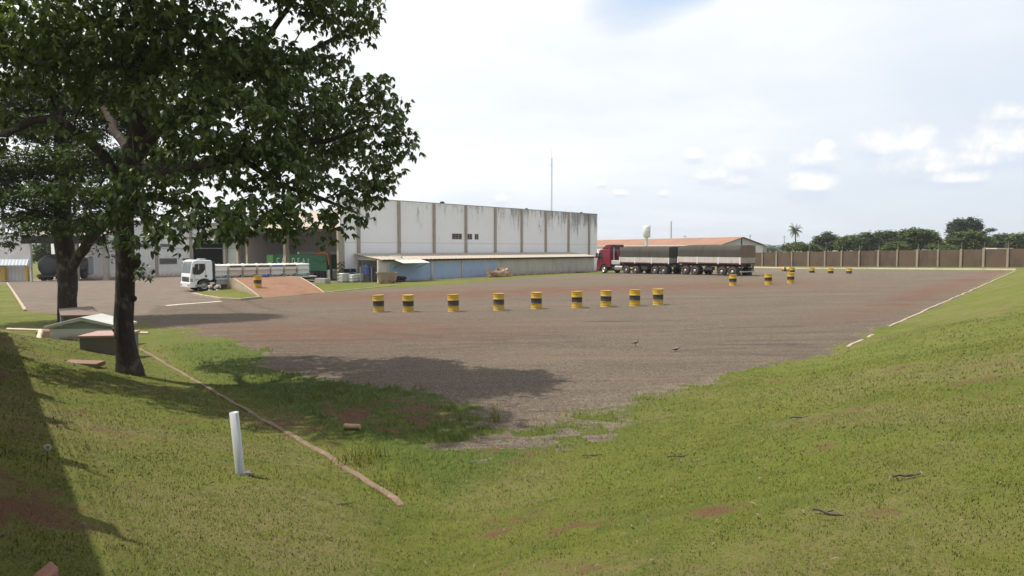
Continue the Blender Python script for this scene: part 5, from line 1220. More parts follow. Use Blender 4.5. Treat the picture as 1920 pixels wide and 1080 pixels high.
# stored totes, drums and clutter between hazard column and lean-to
def fpt(px, d):     # a point d metres in front of the long wall seen at photo column px
    return wpt(wloc(px, d), -d)
for k, (px, d, stl, lab, sc_) in enumerate(((641, 0.9, 'full', 'caged grey tote on the grass beside the hazard column', .62), (659.5, 1.6, 'plain', 'low white tote left of its twin near the blue drum', .52), (671, 1.6, 'plain', 'low white tote right of its twin near the blue drum', .55))):
    o = get_tote(stl); o.location = fpt(px, d); o.scale = (.9, .9, sc_ * 1.35); o.rotation_euler = (0, 0, RZ); tag(o, lab, 'tote', 'totes stored by the warehouse')
p = fpt(641, 0.7); cr_ = MB()
for k in range(4): cr_.bb(0, 1.7, k * .22, k * .22 + .14, 0, .05)
for x in (0, .8, 1.55): cr_.bb(x, x + .12, 0, .8, .053, .28)
for k in range(4): cr_.bb(0, 1.7, k * .22, k * .22 + .14, .283, .33)
o = cr_.build('plastic_pallet', mat_simple('dark_green_plastic', (.03, .05, .04), .6)); o.location = (p.x, p.y, p.z + 1.0); o.rotation_euler = (0, 0, RZ); tag(o, 'dark plastic pallet lying on top of the caged grey tote', 'pallet')
p = fpt(688, 2.0); bd = MB().lathe([(0, 0), (.29, 0), (.29, .05), (.275, .07), (.29, .3), (.30, .32), (.29, .34), (.29, .6), (.30, .62), (.29, .64), (.28, .86), (.29, .9), (.27, .93), (0, .93)], 24).build('plastic_drum', M_BLUE)
bd.location = (p.x, p.y, p.z + .75); tag(bd, 'bright blue plastic drum on a stand by the wall corner', 'drum')
st = thing('drum_stand', 'dark stand under the blue plastic drum', 'stand', (p.x, p.y, p.z)); MB().bb(-.35, .35, -.35, .35, .68, .745).build('top', M_STEEL_D, st)
for sx in (-.3, .3):
    for sy in (-.3, .3): MB().bb(sx - .04, sx + .04, sy - .04, sy + .04, 0, .68).build('leg', M_STEEL_D, st)
p = fpt(696, 1.6); bd2 = dup(bd); bd2.location = (p.x, p.y, p.z + .02); bd2.scale = (1, 1, 1.6); bd2.data = bd.data; tag(bd2, 'tall dark blue plastic drum right beside the stand', 'drum')
p = fpt(700, 3.0); gt_ = thing('mesh_gate', 'grey wire gate frame closing the lean-to end', 'gate', (p.x, p.y, p.z), RZ); gfr = MB()
hg = 1.55
for x in (-1.6, -.2, 1.2): gfr.bb(x - .035, x + .035, -.03, .03, 0, hg)
gfr.bb(-1.6, 1.2, -.03, .03, hg - .05, hg + .02); gfr.build('frame', M_STEEL, gt_); ms_ = MB()
for k in range(20): ms_.cyl((-1.55 + k * .14, 0, .05), (-1.55 + k * .14, 0, hg - .05), .008, n=4)
for k in range(8): ms_.cyl((-1.6, 0, .1 + k * .19), (1.2, 0, .1 + k * .19), .006, n=4)
ms_.build('mesh', M_STEEL, gt_)
# skip
p = fpt(725, 6.1); sk = thing('waste_skip', 'rusty beige steel waste skip on the grass verge', 'skip', (p.x, p.y, p.z), RZ - .5)
M_SKIP = stain_wall('rusty_skip', (.30, .25, .175), (.24, .10, .06), (1.2, .4), .8, (.22, .06, .04), .5)
b_ = MB(); zt1 = 1.02; prx = [(-.70, .12), (.70, .12), (.92, zt1), (-.92, zt1)]
b_.prism(prx, -.60, -.56, 'y'); b_.prism(prx, .56, .60, 'y')
for s in (-1, 1): b_._add([(s * .70, -.56, .12), (s * .70, .56, .12), (s * .92, .56, zt1), (s * .92, -.56, zt1), (s * .66, -.56, .12), (s * .66, .56, .12), (s * .88, .56, zt1), (s * .88, -.56, zt1)], [(0, 1, 2, 3), (4, 7, 6, 5), (3, 2, 6, 7)])
b_.bb(-.7, .7, -.56, .56, .10, .14); b_.build('body', M_SKIP, sk)
rm_ = MB(); rm_.bb(-.96, .96, -.64, -.56, zt1 - .05, zt1 + .03); rm_.bb(-.96, .96, .56, .64, zt1 - .05, zt1 + .03); rm_.bb(-.97, -.89, -.56, .56, zt1 - .05, zt1 + .03); rm_.bb(.89, .97, -.56, .56, zt1 - .05, zt1 + .03); rm_.build('rim', M_SKIP, sk)
for x in (-.4, .0, .4): MB().bb(x - .04, x + .04, -.66, -.603, .14, zt1 - .06).build('rib', M_SKIP, sk)
for x in (-.55, .55): MB().bb(x - .06, x + .06, -.55, .55, 0, .099).build('skid', M_STEEL_D, sk)
p = fpt(750, 5.0); o = MB().lathe([(.26, -.13), (.46, -.13), (.52, -.07), (.52, .07), (.46, .13), (.26, .13), (.24, 0), (.26, -.13)], 24).build('old_tyre', M_RUBBER); o.location = (p.x, p.y, p.z + .14); o.rotation_euler = (R(4), 0, 0); tag(o, 'old black tyre lying under another beside the skip', 'tyre', 'old tyres by the skip')
o2 = dup(o); o2.location = (p.x + .1, p.y + .05, p.z + .42); o2.rotation_euler = (R(-6), R(4), 0); tag(o2, 'old black tyre on top of the pair beside the skip', 'tyre', 'old tyres by the skip')
# pallets
def pallet():
    m = MB()
    for k in range(7): m.bb(-.6, .6, -.5 + k * .150, -.5 + k * .150 + .10, .12, .14)
    for y in (-.5, -.04, .42): m.bb(-.6, .6, y, y + .08, .022, .118)
    for x in (-.6, -.05, .5): m.bb(x, x + .10, -.5, .5, 0, .02)
    return m.build('pallet', M_WOOD)
pal0 = pallet(); first = True
for k, (px, d, dz, rx, ry, rz, lab) in enumerate(((917, 6.2, .02, 66, 6, 18, 'wooden pallet leaning up at the left end of the heap'), (924, 6.0, .02, 4, -4, 8, 'wooden pallet flat at the bottom left of the heap'), (929, 6.3, .16, 7, 5, 30, 'wooden pallet second layer of the heap, left half'),
     (925, 6.1, .36, -5, 9, -10, 'wooden pallet tilted on the left top of the heap'), (941, 6.1, .02, 58, -8, -12, 'wooden pallet propped on edge in the middle of the heap'), (948, 6.0, .02, 3, 3, 20, 'wooden pallet flat at the bottom right of the heap'),
     (946, 6.0, .2, -8, 4, 40, 'wooden pallet second layer of the heap, right half'), (956, 6.3, .02, 72, 4, 28, 'wooden pallet standing nearly upright at the right end of the heap'), (936, 5.8, .5, 6, -6, 5, 'wooden pallet topmost on the heap'))):
    o = pal0 if k == 0 else dup(pal0); q = fpt(px, d); o.location = (q.x, q.y, q.z + dz + (.45 if abs(rx) > 40 else 0)); o.rotation_euler = (R(rx), R(ry), RZ + R(rz)); tag(o, lab, 'pallet', 'heap of wooden pallets')
q = fpt(946, 5.9); o = MB().tube([(-.4, 0, 0), (-.1, .02, .10), (.2, 0, .16), (.45, .02, .3)], [.04, .09, .11, .05], 8).build('plastic_sack', M_WHITE); o.location = (q.x, q.y, q.z + .62); tag(o, 'crumpled white plastic sack on the pallet heap', 'sack')
q = fpt(934, 5.9); o = MB().lathe([(0, 0), (.12, 0), (.14, .18), (.1, .22), (0, .22)], 10).build('bucket', M_STEEL_D); o.location = (q.x, q.y, q.z + .72); tag(o, 'small black bucket on top of the pallet heap', 'bucket')
q = G0(605, 531.5); o = MB().bb(-.9, .9, -.3, .3, 0, .5).build('concrete_block', M_CONC, bevel=.03); o.location = q; o.rotation_euler = (0, 0, RZ - R(90)); tag(o, 'low pale concrete block in front of the loading bay', 'block')
q = fpt(1020, 7.2); o = MB()
for k in range(14): a = random.uniform(0, 6.28); o.box((random.uniform(-1.2, 1.2), random.uniform(-.2, .2), .06), (.3, .2, .14), a)
o = o.build('rubble', M_CONC_D); o.location = fpt(1093, 5.0); tag(o, 'dark rubble heap at the foot of the concrete wall', 'rubble', kind='stuff')

# ------------------------------------------------------------------ tanker and car under the far left canopy
p = G0(90, 527); tk_ = thing('tanker_truck', 'black tanker truck seen from behind under the beige canopy', 'truck', p, R(6)); Yp = p.y; s = Yp / FPX
M_TANK = mat_simple('black_tank', (.03, .03, .032), .4, var=.2)
MB().lathe([(0, 0), (.6, -.0), (1.05, .06), (1.25, .22), (1.28, .4), (1.28, 7.0), (1.1, 7.2), (0, 7.25)], 26, (0, 0, 1.85), axis='y').build('tank', M_TANK, tk_)
MB().bb(-.35, .35, .6, 6, 3.05, 3.3).build('walkway', M_STEEL_D, tk_); MB().bb(-1.25, 1.25, -.1, .1, .5, .68).build('rear_bumper', M_STEEL_D, tk_); MB().bb(-.5, .5, .2, 7, .7, .9).build('chassis_rail', M_STEEL_D, tk_)
for x in (-1.0, 1.0):
    MB().bb(x - .18, x + .18, -.04, .04, .72, .86).build('tail_light', mat_simple('tail_red', (0.4, .02, .02), .3), tk_)
    for y in (1.0, 2.3, 6.5): MB().lathe([(.25, -.26), (.45, -.26), (.5, -.18), (.5, .18), (.45, .26), (.25, .26), (0, .2)], 20, axis='x').build('wheel', M_RUBBER, tk_, loc=(x, y, .5))
    MB().bb(x - .28, x + .28, .3, .33, .2, .8).build('mud_flap', M_RUBBER, tk_)
MB().bb(-1.2, 1.2, 7.4, 9.2, .6, 2.9).build('cab', M_STEEL, tk_, bevel=.08)
p = G0(161, 513); cr2 = thing('parked_car', 'white hatchback parked beyond the dark twin trunked tree', 'car', p, R(95))
bodyp = [(-1.9, .28), (-1.95, .6), (-1.75, .86), (-1.2, .95), (-.55, 1.42), (.7, 1.46), (1.45, 1.05), (1.85, .95), (1.92, .5), (1.85, .28)]
MB().prism(bodyp, -.85, .85, 'y').build('body', M_CABW, cr2, bevel=.09, seg=3)
MB()._add([(1.50, -.62, 1.05), (1.50, .62, 1.05), (.80, .52, 1.45), (.80, -.52, 1.45)], [(0, 1, 2, 3)]).build('rear_window', M_GLASS, cr2)
MB()._add([(-1.17, -.62, 1.0), (-1.17, .62, 1.0), (-.6, .52, 1.43), (-.6, -.52, 1.43)], [(0, 1, 2, 3)]).build('windscreen', M_GLASS, cr2)
for sy in (-1, 1): MB().prism([(-1.0, .96), (-.55, 1.34), (.7, 1.36), (1.2, 1.0)], sy * .852, sy * .858, 'y').build('side_window', M_GLASS, cr2)
for x in (-1.25, 1.25):
    for sy in (-1, 1): wheel(cr2, x, sy * .78, .31, .19, sy)
for sy in (-1, 1): MB().bb(1.86, 1.92, sy * .7 - .12, sy * .7 + .12, .68, .9).build('tail_light', mat_simple('tail_red', (0.4, .02, .02), .3), cr2); MB().bb(-1.96, -1.9, sy * .65 - .15, sy * .65 + .15, .6, .75).build('headlight', M_CHROME, cr2)

# ------------------------------------------------------------------ concrete covers and pipes on the left lawn
def slab_from_px(name, label, cat, pxs, thick, m, lift=0.0, bevel=.02):
    P = [G(*q) for q in pxs]; z = sum(p.z for p in P) / len(P) + lift; c = sum(P, Vector()) / len(P)
    o = MB().prism([(p.x - c.x, p.y - c.y) for p in P], -thick, 0, 'z').build(name, m, bevel=bevel); o.location = (c.x, c.y, z); return tag(o, label, cat)
YB = 22.5
def bx(px, py, dy=0): return at_depth(px, py, YB + dy)
bl_, br_ = bx(88, 629), bx(209, 636)          # near foot of the chamber
cz = gz(bl_.x, bl_.y)
bx0 = bx(93, 615); ch = thing('concrete_chamber', 'pale blue grey chamber with a pitched white lid behind the big trunk', 'chamber', (bx0.x, YB, cz - .1), R(4))
Wc = br_.x - bl_.x; zc_l = bx(92, 617).z - cz + .1
M_CHB = stain_wall('chamber_wall', (.56, .58, .56), (.42, .43, .41), (1, .4), .5, (.2, .12, .08), .35); M_CHL = stain_wall('chamber_lid', (.42, .42, .40), (.42, .42, .40), (.7, .7), .4)
MB().bb(0, Wc, 0, 1.1, -.6, zc_l).build('wall', M_CHB, ch)
mid = Wc * .50; zr1 = zc_l + .20; zr0 = zc_l + .045
lid = MB(); lid.prism([(-.12, zr0 - .02), (mid, zr1 + .07), (Wc + .12, zr0 - .02), (Wc + .12, zr0 + .06), (mid, zr1 + .20), (-.12, zr0 + .06)], -.12, 1.2, 'y'); lid.build('lid', M_CHL, ch, bevel=.01)
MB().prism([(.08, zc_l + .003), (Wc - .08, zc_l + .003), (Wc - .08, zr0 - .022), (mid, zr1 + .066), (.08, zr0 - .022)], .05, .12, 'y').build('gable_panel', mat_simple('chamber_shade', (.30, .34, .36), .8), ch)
p0, p1, p2 = bx(150, 655, -3.2), bx(209, 664, -3.6), bx(150, 634, -3.2)
cz = gz(p0.x, p0.y) - .05
sb_ = thing('concrete_box', 'small dark concrete box with a pinkish lid against the big trunk', 'chamber', (p0.x, p0.y, cz), R(8)); Wb = p1.x - p0.x; hb = p2.z - cz
MB().bb(0, Wb, 0, 1.15, -.5, hb).build('wall', mat_simple('dark_box', (.17, .155, .145), .9, var=.2, bump=.3), sb_); MB().bb(-.04, Wb + .04, -.05, 1.2, hb + .002, hb + .07).build('lid', mat_simple('pink_lid', (.36, .23, .20), .85, var=.15), sb_, bevel=.012)
zd = bx(114, 590, 3.8).z; P_ = [at_z(113, 591, zd), at_z(192, 590, zd), at_z(173, 574, zd), at_z(110, 578.5, zd)]; c_ = sum(P_, Vector()) / 4
o = thing('timber_deck', 'weathered brown board platform behind the white lidded chamber', 'platform', (c_.x, c_.y, zd)); bm = MB()
for k in range(12):
    a, b = k / 12, (k + .93) / 12; q4 = [P_[0].lerp(P_[3], a), P_[1].lerp(P_[2], a), P_[1].lerp(P_[2], b), P_[0].lerp(P_[3], b)]
    bm.prism([(p.x - c_.x, p.y - c_.y) for p in q4], -.05, 0, 'z')
bm.build('boards', mat_simple('weathered_boards', (.17, .125, .10), .9, var=.3, scale=5, bump=.3), o); MB().prism([((p.x - c_.x) * .96, (p.y - c_.y) * .96) for p in P_], -1.5, -.052, 'z').build('base', M_CONC_D, o)
q = bx(72, 600, 1.2); cz = gz(q.x, q.y); o = thing('concrete_duct', 'salmon coloured concrete duct end left of the white lid', 'duct', (q.x, q.y, cz), R(25)); MB().bb(-.1, .9, 0, .14, -.4, .22).build('wall', mat_simple('salmon_concrete', (.42, .26, .18), .85, var=.2), o); MB().bb(-.1, .9, .5, .64, -.4, .22).build('wall', MATS['salmon_concrete'], o); MB().bb(-.1, .9, .143, .497, -.4, .02).build('channel_floor', M_CONC_D, o)
q = bx(76, 618, -.4); pts_ = [(0, 0, .22), (.1, -.15, .16), (.22, -.4, .08), (.38, -.62, .02), (.55, -.7, -.1)]
o = MB().tube(pts_, .075, 10).build('drain_pipe', mat_simple('old_pvc', (.55, .45, .33), .6, var=.2)); o.location = (q.x, q.y, gz(q.x, q.y) + .02); tag(o, 'bent cream drain pipe at the left corner of the chamber', 'pipe')
q = G(156, 683); o = MB().bb(-.40, .40, -.22, .22, -.06, .045).build('paving_slab', mat_simple('brown_slab', (.235, .15, .105), .9, var=.25, scale=3, bump=.3), bevel=.015); o.location = (q.x, q.y, q.z + .02); o.rotation_euler = (0, R(3), R(6)); tag(o, 'flat brown concrete slab lying in the grass left of the big trunk', 'slab')
slab_from_px('brick_piece', 'reddish broken slab piece at the bottom left edge of the lawn', 'slab', [(58, 1082), (96, 1066), (112, 1085), (80, 1100)], .12, mat_simple('red_brick', (.27, .13, .09), .9, var=.2, bump=.3), .05)
q = bx(12, 584, 5); o = MB().tube([(0, 0, 0), (3.4, -.5, -.05), (6.2, -.9, -.05)], .05, 8).build('ground_pipe', mat_simple('old_pvc', (.55, .45, .33), .6)); o.location = (q.x, q.y, gz(q.x + 2, q.y) + .12); tag(o, 'long thin pipe lying on the earth shoulder at far left', 'pipe')

p = G(451, 889); sc_ = p.y / FPX; hp = 122 * sc_ * 1.01
mp = thing('marker_post', 'white plastic pipe post standing in the near left lawn', 'post', (p.x, p.y, p.z - .02), 0); mp.rotation_euler = (R(1), R(-4.2), 0); rp_ = 8.3 * sc_
M_PVC = mat_simple('white_pvc', (.43, .445, .435), .45, var=.1, scale=3, dirt=(.35, .3, .24), dirt_amt=.3)
MB().lathe([(rp_, -.1), (rp_, hp), (rp_ - .008, hp + .002), (rp_ - .008, hp - .25), (0, hp - .25)], 26).build('pipe', M_PVC, mp)
o = slab_from_px('post_footing', 'small earthy concrete footing at the foot of the white post', 'footing', [(440, 892), (444, 886), (470, 887), (474, 893)], .1, M_CONC_D, .012)

# ------------------------------------------------------------------ birds
def bird(px, py, label, yaw, pose):
    p = G0(px, py); p.z = gz(p.x, p.y); o = thing('bird', label, 'bird', p, R(yaw), 'lapwings on the gravel'); k = 1.0
    o.scale = (.6, .6, .6); M_B = mat_simple('brown_feathers', (.15, .12, .095), .8, var=.3, scale=14); M_BD = mat_simple('dark_feathers', (.07, .058, .05), .8)
    if pose == 'up': path = [(-.24, 0, .17), (-.17, 0, .19), (-.10, 0, .215), (0, 0, .235), (.085, 0, .265), (.115, 0, .32), (.120, 0, .385), (.125, 0, .415), (.155, 0, .425), (.172, 0, .422)]; rad = [.006, .026, .052, .068, .052, .028, .022, .030, .022, .008]
    else: path = [(-.26, 0, .115), (-.18, 0, .125), (-.10, 0, .135), (0, 0, .15), (.09, 0, .165), (.135, 0, .185), (.155, 0, .205), (.175, 0, .215), (.20, 0, .212), (.215, 0, .205)]; rad = [.006, .03, .056, .070, .054, .032, .026, .030, .022, .008]
    MB().tube(path, rad, 12).build('body', M_B, o)
    e = path[-1]; MB().tube([e, (e[0] + .045, 0, e[2] - .008)], [.007, .002], 6).build('beak', M_BD, o)
    for s in (-1, 1):
        MB().tube([(-.20, s * .022, path[1][2] + .01), (-.05, s * .062, path[3][2] + .01), (.06, s * .055, path[4][2] - .015)], [.008, .026, .016], 8).build('wing', M_BD, o)
        h = path[3][2] - .05; MB().tube([(0, s * .03, h), (-.015, s * .03, h * .5), (.005, s * .03, .0), (.05, s * .03, .0)], [.009, .006, .006, .004], 6).build('leg', M_BD, o)
bird(1192.0, 650, 'brown grey bird standing upright with raised neck on the gravel', 8, 'up')
bird(1267.5, 659.5, 'brown grey bird crouching low on the gravel', 12, 'low')
# ------------------------------------------------------------------ trees
def bark_material():
    m = bpy.data.materials.new('bark'); m.use_nodes = True; t = NT(m.node_tree)
    oc = t.node('ShaderNodeTexCoord').outputs['Object']
    n = t.noise(t.mapv(oc, (7, 7, 2.2)), 1.0, 7, 0.65, 0.6); nb = t.noise(oc, 2.0, 5, 0.6)
    v = t.node('ShaderNodeTexVoronoi', {'Vector': t.mapv(oc, (14, 14, 4)), 'Scale': 1.0}, feature='DISTANCE_TO_EDGE').outputs['Distance']
    c = t.mix(n, (0.022, 0.016, 0.013), (0.078, 0.060, 0.048))
    c = t.mix(t.m('MULTIPLY', t.ramp(t.m('ADD', nb, t.m('MULTIPLY', t.m('SUBTRACT', n, .5), .6)), 0.52, 0.70), 0.6), c, (0.19, 0.175, 0.145))       # lichen
    c = t.mix(t.m('MULTIPLY', t.ramp(v, 0.07, 0.0), 0.5), c, (0.022, 0.016, 0.013))
    b = t.node('ShaderNodeBump', {'Strength': 0.9, 'Distance': 0.03, 'Height': t.m('ADD', n, t.m('MULTIPLY', t.ramp(v, 0.0, 0.2), 0.2))})
    p = t.node('ShaderNodeBsdfPrincipled', {'Base Color': c, 'Roughness': 0.9, 'Specular IOR Level': 0.2, 'Normal': b.outputs[0]})
    t.node('ShaderNodeOutputMaterial', {0: p.outputs[0]}); return m
M_BARK = bark_material()
M_LEAF = leaf_material('broad_leaf', (0.046, 0.076, 0.022), (0.112, 0.150, 0.040), (0.21, 0.235, 0.055), 0.34, 0.36, 0.5)
M_LEAF2 = leaf_material('fine_dark_leaf', (0.028, 0.052, 0.016), (0.080, 0.115, 0.03), (0.14, 0.16, 0.04), 0.28, 0.55, 0.25)
M_FARLEAF = leaf_material('distant_leaf', (0.045, 0.072, 0.026), (0.120, 0.155, 0.045), (0.17, 0.19, 0.07), 0.2, 0.65, 0.15)

def lobes_points(lobes, dens, mind, seed):
    r = np.random.default_rng(seed); out = []
    for L in lobes:
        c, rad = np.array(L[0]), np.array(L[1]); k = L[2] if len(L) > 2 else 1.0
        n = max(4, int(dens * k * 4.19 * rad.prod()))
        d = r.normal(size=(n, 3)); d /= np.linalg.norm(d, axis=1)[:, None]; q = r.uniform(0.15, 1, n) ** 0.42
        out.append(c + d * q[:, None] * rad)
    P = np.concatenate(out); r.shuffle(P); keep = []
    cell = {}
    for p in P:
        k = tuple((p // mind).astype(int)); ok = True
        for dx in (-1, 0, 1):
            for dy in (-1, 0, 1):
                for dz in (-1, 0, 1):
                    for q in cell.get((k[0] + dx, k[1] + dy, k[2] + dz), ()):
                        if (q - p) @ (q - p) < mind * mind: ok = False; break
        if ok: cell.setdefault(k, []).append(p); keep.append(p)
    return np.array(keep)

def grow(paths, A, bf=0.35, seg=0.35, tipr=0.006, expo=2.25, seed=1):
    """paths: [(list of points, list of radii)], the first is the trunk, the others start on it. A: points to reach.
    Returns nodes, parent index, radius."""
    r = np.random.default_rng(seed); N = []; par = []; plen = []; fixed = []
    for pi_, (pts, rad) in enumerate(paths):
        prev = -1
        if pi_ > 0:
            d = [np.linalg.norm(np.array(pts[0]) - q) for q in N]; prev = int(np.argmin(d)); pts = [tuple(N[prev])] + list(pts[1:])
        for i in range(len(pts)):
            a = np.array(pts[i], float)
            if i == 0:
                if pi_ == 0: N.append(a); par.append(-1); plen.append(0.0); fixed.append(rad[0]); prev = 0
                continue
            b = np.array(pts[i - 1], float); L = np.linalg.norm(a - b); n = max(1, int(L / seg))
            for k in range(1, n + 1):
                q = b + (a - b) * k / n + r.normal(size=3) * 0.03 * (1 if k < n else 0)
                N.append(q); par.append(prev); plen.append(plen[prev] + L / n); fixed.append(rad[i - 1] + (rad[i] - rad[i - 1]) * k / n); prev = len(N) - 1
    M = len(A); cap = len(N) + M * 4 + 10
    X = np.zeros((cap, 3)); X[:len(N)] = N; nN = len(N); PL = np.zeros(cap); PL[:nN] = plen; P = np.full(cap, -1); P[:nN] = par; F = np.zeros(cap); F[:nN] = fixed
    start = min(4, nN - 1)
    D = np.linalg.norm(A[:, None, :] - X[None, start:nN], axis=2) + bf * PL[None, start:nN]
    best = D.argmin(1) + start; cost = D.min(1); alive = np.ones(M, bool); tips = np.zeros(M, int)
    for _ in range(M):
        i = int(np.argmin(np.where(alive, cost, 1e9))); alive[i] = False
        a, b = X[best[i]], A[i]; L = np.linalg.norm(b - a); n = min(4, max(1, int(L / (seg * 0.9)))); prev = best[i]; new = []
        dirp = (X[prev] - X[P[prev]]) if P[prev] >= 0 else np.array([0, 0, 1.]); dirp = dirp / (np.linalg.norm(dirp) + 1e-9)
        for k in range(1, n + 1):
            s = k / n; q = a + (b - a) * s + (dirp * L * 0.22 + np.array([0, 0, 0.05 * L])) * s * (1 - s) * 1.6 + r.normal(size=3) * 0.02 * (s < 1)
            X[nN] = q; P[nN] = prev; PL[nN] = PL[prev] + L / n; new.append(nN); prev = nN; nN += 1
        tips[i] = prev
        for j in new:
            c = np.linalg.norm(A - X[j], axis=1) + bf * PL[j]; u = alive & (c < cost); cost[u] = c[u]; best[u] = j
    X = X[:nN]; P = P[:nN]; F = F[:nN]; w = np.zeros(nN); ch = np.zeros(nN, int)
    for i in range(1, nN): ch[P[i]] += 1
    order = np.argsort(-PL[:nN], kind='stable')
    for i in order:
        if w[i] == 0: w[i] = tipr ** expo
        if P[i] >= 0: w[P[i]] += w[i]
    rad = w ** (1 / expo); rad = np.where(F > 0, F, rad)
    for i in range(1, nN): pass
    for i in order[::-1]:
        if P[i] >= 0: rad[i] = min(rad[i], rad[P[i]])
    return X, P, rad, tips

def branch_mesh(name, X, P, rad, mat, parent, org, minr=0.0, bump=True, seed=0):
    n = len(X); kids = [[] for _ in range(n)]
    for i in range(n):
        if P[i] >= 0: kids[P[i]].append(i)
    mb = MB(); starts = [(0, None)]; r = random.Random(seed)
    while starts:
        i, pre = starts.pop(); chain = ([pre] if pre is not None else []) + [i]
        while True:
            k = kids[chain[-1]]
            if not k: break
            m = max(k, key=lambda q: rad[q])
            for q in k:
                if q != m: starts.append((q, chain[-1]))
            chain.append(m)
        rr = [max(rad[q], 0.004) for q in chain]
        if pre is not None: rr[0] = min(rr[0], rr[1] * 1.25)
        if max(rr) < minr or len(chain) < 2: continue
        ns = 16 if rr[0] > .15 else (8 if rr[0] > .05 else (5 if rr[0] > .015 else 3))
        k0 = len(mb.v); mb.tube([X[q] - org for q in chain], rr, ns, caps=False)
        if bump and rr[0] > .15:
            for j in range(k0, len(mb.v)):
                x, y, z = mb.v[j]; s = (vnoise(np.float64(x * 5 + 3), np.float64(z * 2.2 + y * 5), 5) - .5) * .13 + (vnoise(np.float64(x * 11), np.float64(z * 7 + y * 11), 9) - .5) * .06
                c = X[chain[min((j - k0) // ns, len(chain) - 1)]] - org; mb.v[j] = (x + (x - c[0]) * s * 1.6, y + (y - c[1]) * s * 1.6, z)
    return mb.build(name, mat, parent, fix=False)

def leaf_mesh(name, C, per, spread, llen, mat, parent, org, seed, droop=0.55, leaflets=5, wide=0.40, flat=0.6, light_top=None, hang=0.0):
    """compound leaves scattered round the points C; every leaflet is a folded two-face blade"""
    r = np.random.default_rng(seed); n = len(C) * per
    c = np.repeat(C, per, 0) + r.normal(size=(n, 3)) * np.array([spread, spread, spread * flat])
    az = r.uniform(0, 2 * np.pi, n); tilt = r.uniform(-0.5, 0.5, n)
    K = leaflets; c = np.repeat(c, K, 0); az = np.repeat(az, K) + np.tile(np.linspace(-1.15, 1.15, K), n) + r.normal(size=n * K) * .2 if K > 1 else np.repeat(az, K)
    m = n * K; L = llen * r.uniform(.6, 1.2, m) * np.repeat(r.uniform(.75, 1.15, n), K); W = L * wide * r.uniform(.8, 1.2, m)
    el = -droop + r.normal(size=m) * .35 + np.repeat(tilt, K) * .5 - hang
    d = np.column_stack([np.cos(az) * np.cos(el), np.sin(az) * np.cos(el), np.sin(el)])
    s = np.column_stack([-np.sin(az), np.cos(az), 0 * az]); roll = r.normal(size=m) * .45; u = np.cross(s, d)
    s2 = s * np.cos(roll)[:, None] + u * np.sin(roll)[:, None]; u2 = np.cross(s2, d)
    b = c + d * (L * .12)[:, None]; Lc = L[:, None]; Wc = W[:, None]; f = .16 * Wc
    v0 = b; v1 = b + d * Lc * .30 + s2 * Wc * .46 + u2 * f; v2 = b + d * Lc * .66 + s2 * Wc * .40 + u2 * f * .8 - np.array([0, 0, 1.]) * Lc * .05
    v3 = b + d * Lc - np.array([0, 0, 1.]) * Lc * .16; v4 = b + d * Lc * .66 - s2 * Wc * .40 + u2 * f * .8 - np.array([0, 0, 1.]) * Lc * .05; v5 = b + d * Lc * .30 - s2 * Wc * .46 + u2 * f
    V = np.stack([v0, v1, v2, v3, v4, v5], 1) - org
    base = np.repeat(r.uniform(0, 1, len(C)), per * K); sh = np.clip(base * .5 + r.uniform(0, .5, m), 0, 1)
    yg = np.clip((np.repeat(r.uniform(0, 1, n), K) - .86) * 6, 0, 1) * r.uniform(.3, 1, m)
    if light_top is not None: yg = np.maximum(yg, np.clip(r.uniform(0, 1, m) * light_top(c), 0, 1))
    col = np.column_stack([sh, yg, 0 * sh, 0 * sh + 1]); o6 = np.arange(m)[:, None] * 6
    F = np.concatenate([o6 + np.array([0, 1, 2, 3]), o6 + np.array([0, 3, 4, 5])], 1).ravel()
    me = np_mesh(name, V.reshape(-1, 3), F, np.full(2 * m, 4), mat, {'shade': np.repeat(col, 6, 0)})
    return link(name, me, parent)

def D(px, py, Y): return tuple(at_depth(px, py, Y))
def lob(*L): return [(D(a, b, c), (rx, ry, rz)) + tuple(k) for (a, b, c, rx, ry, rz, *k) in L]
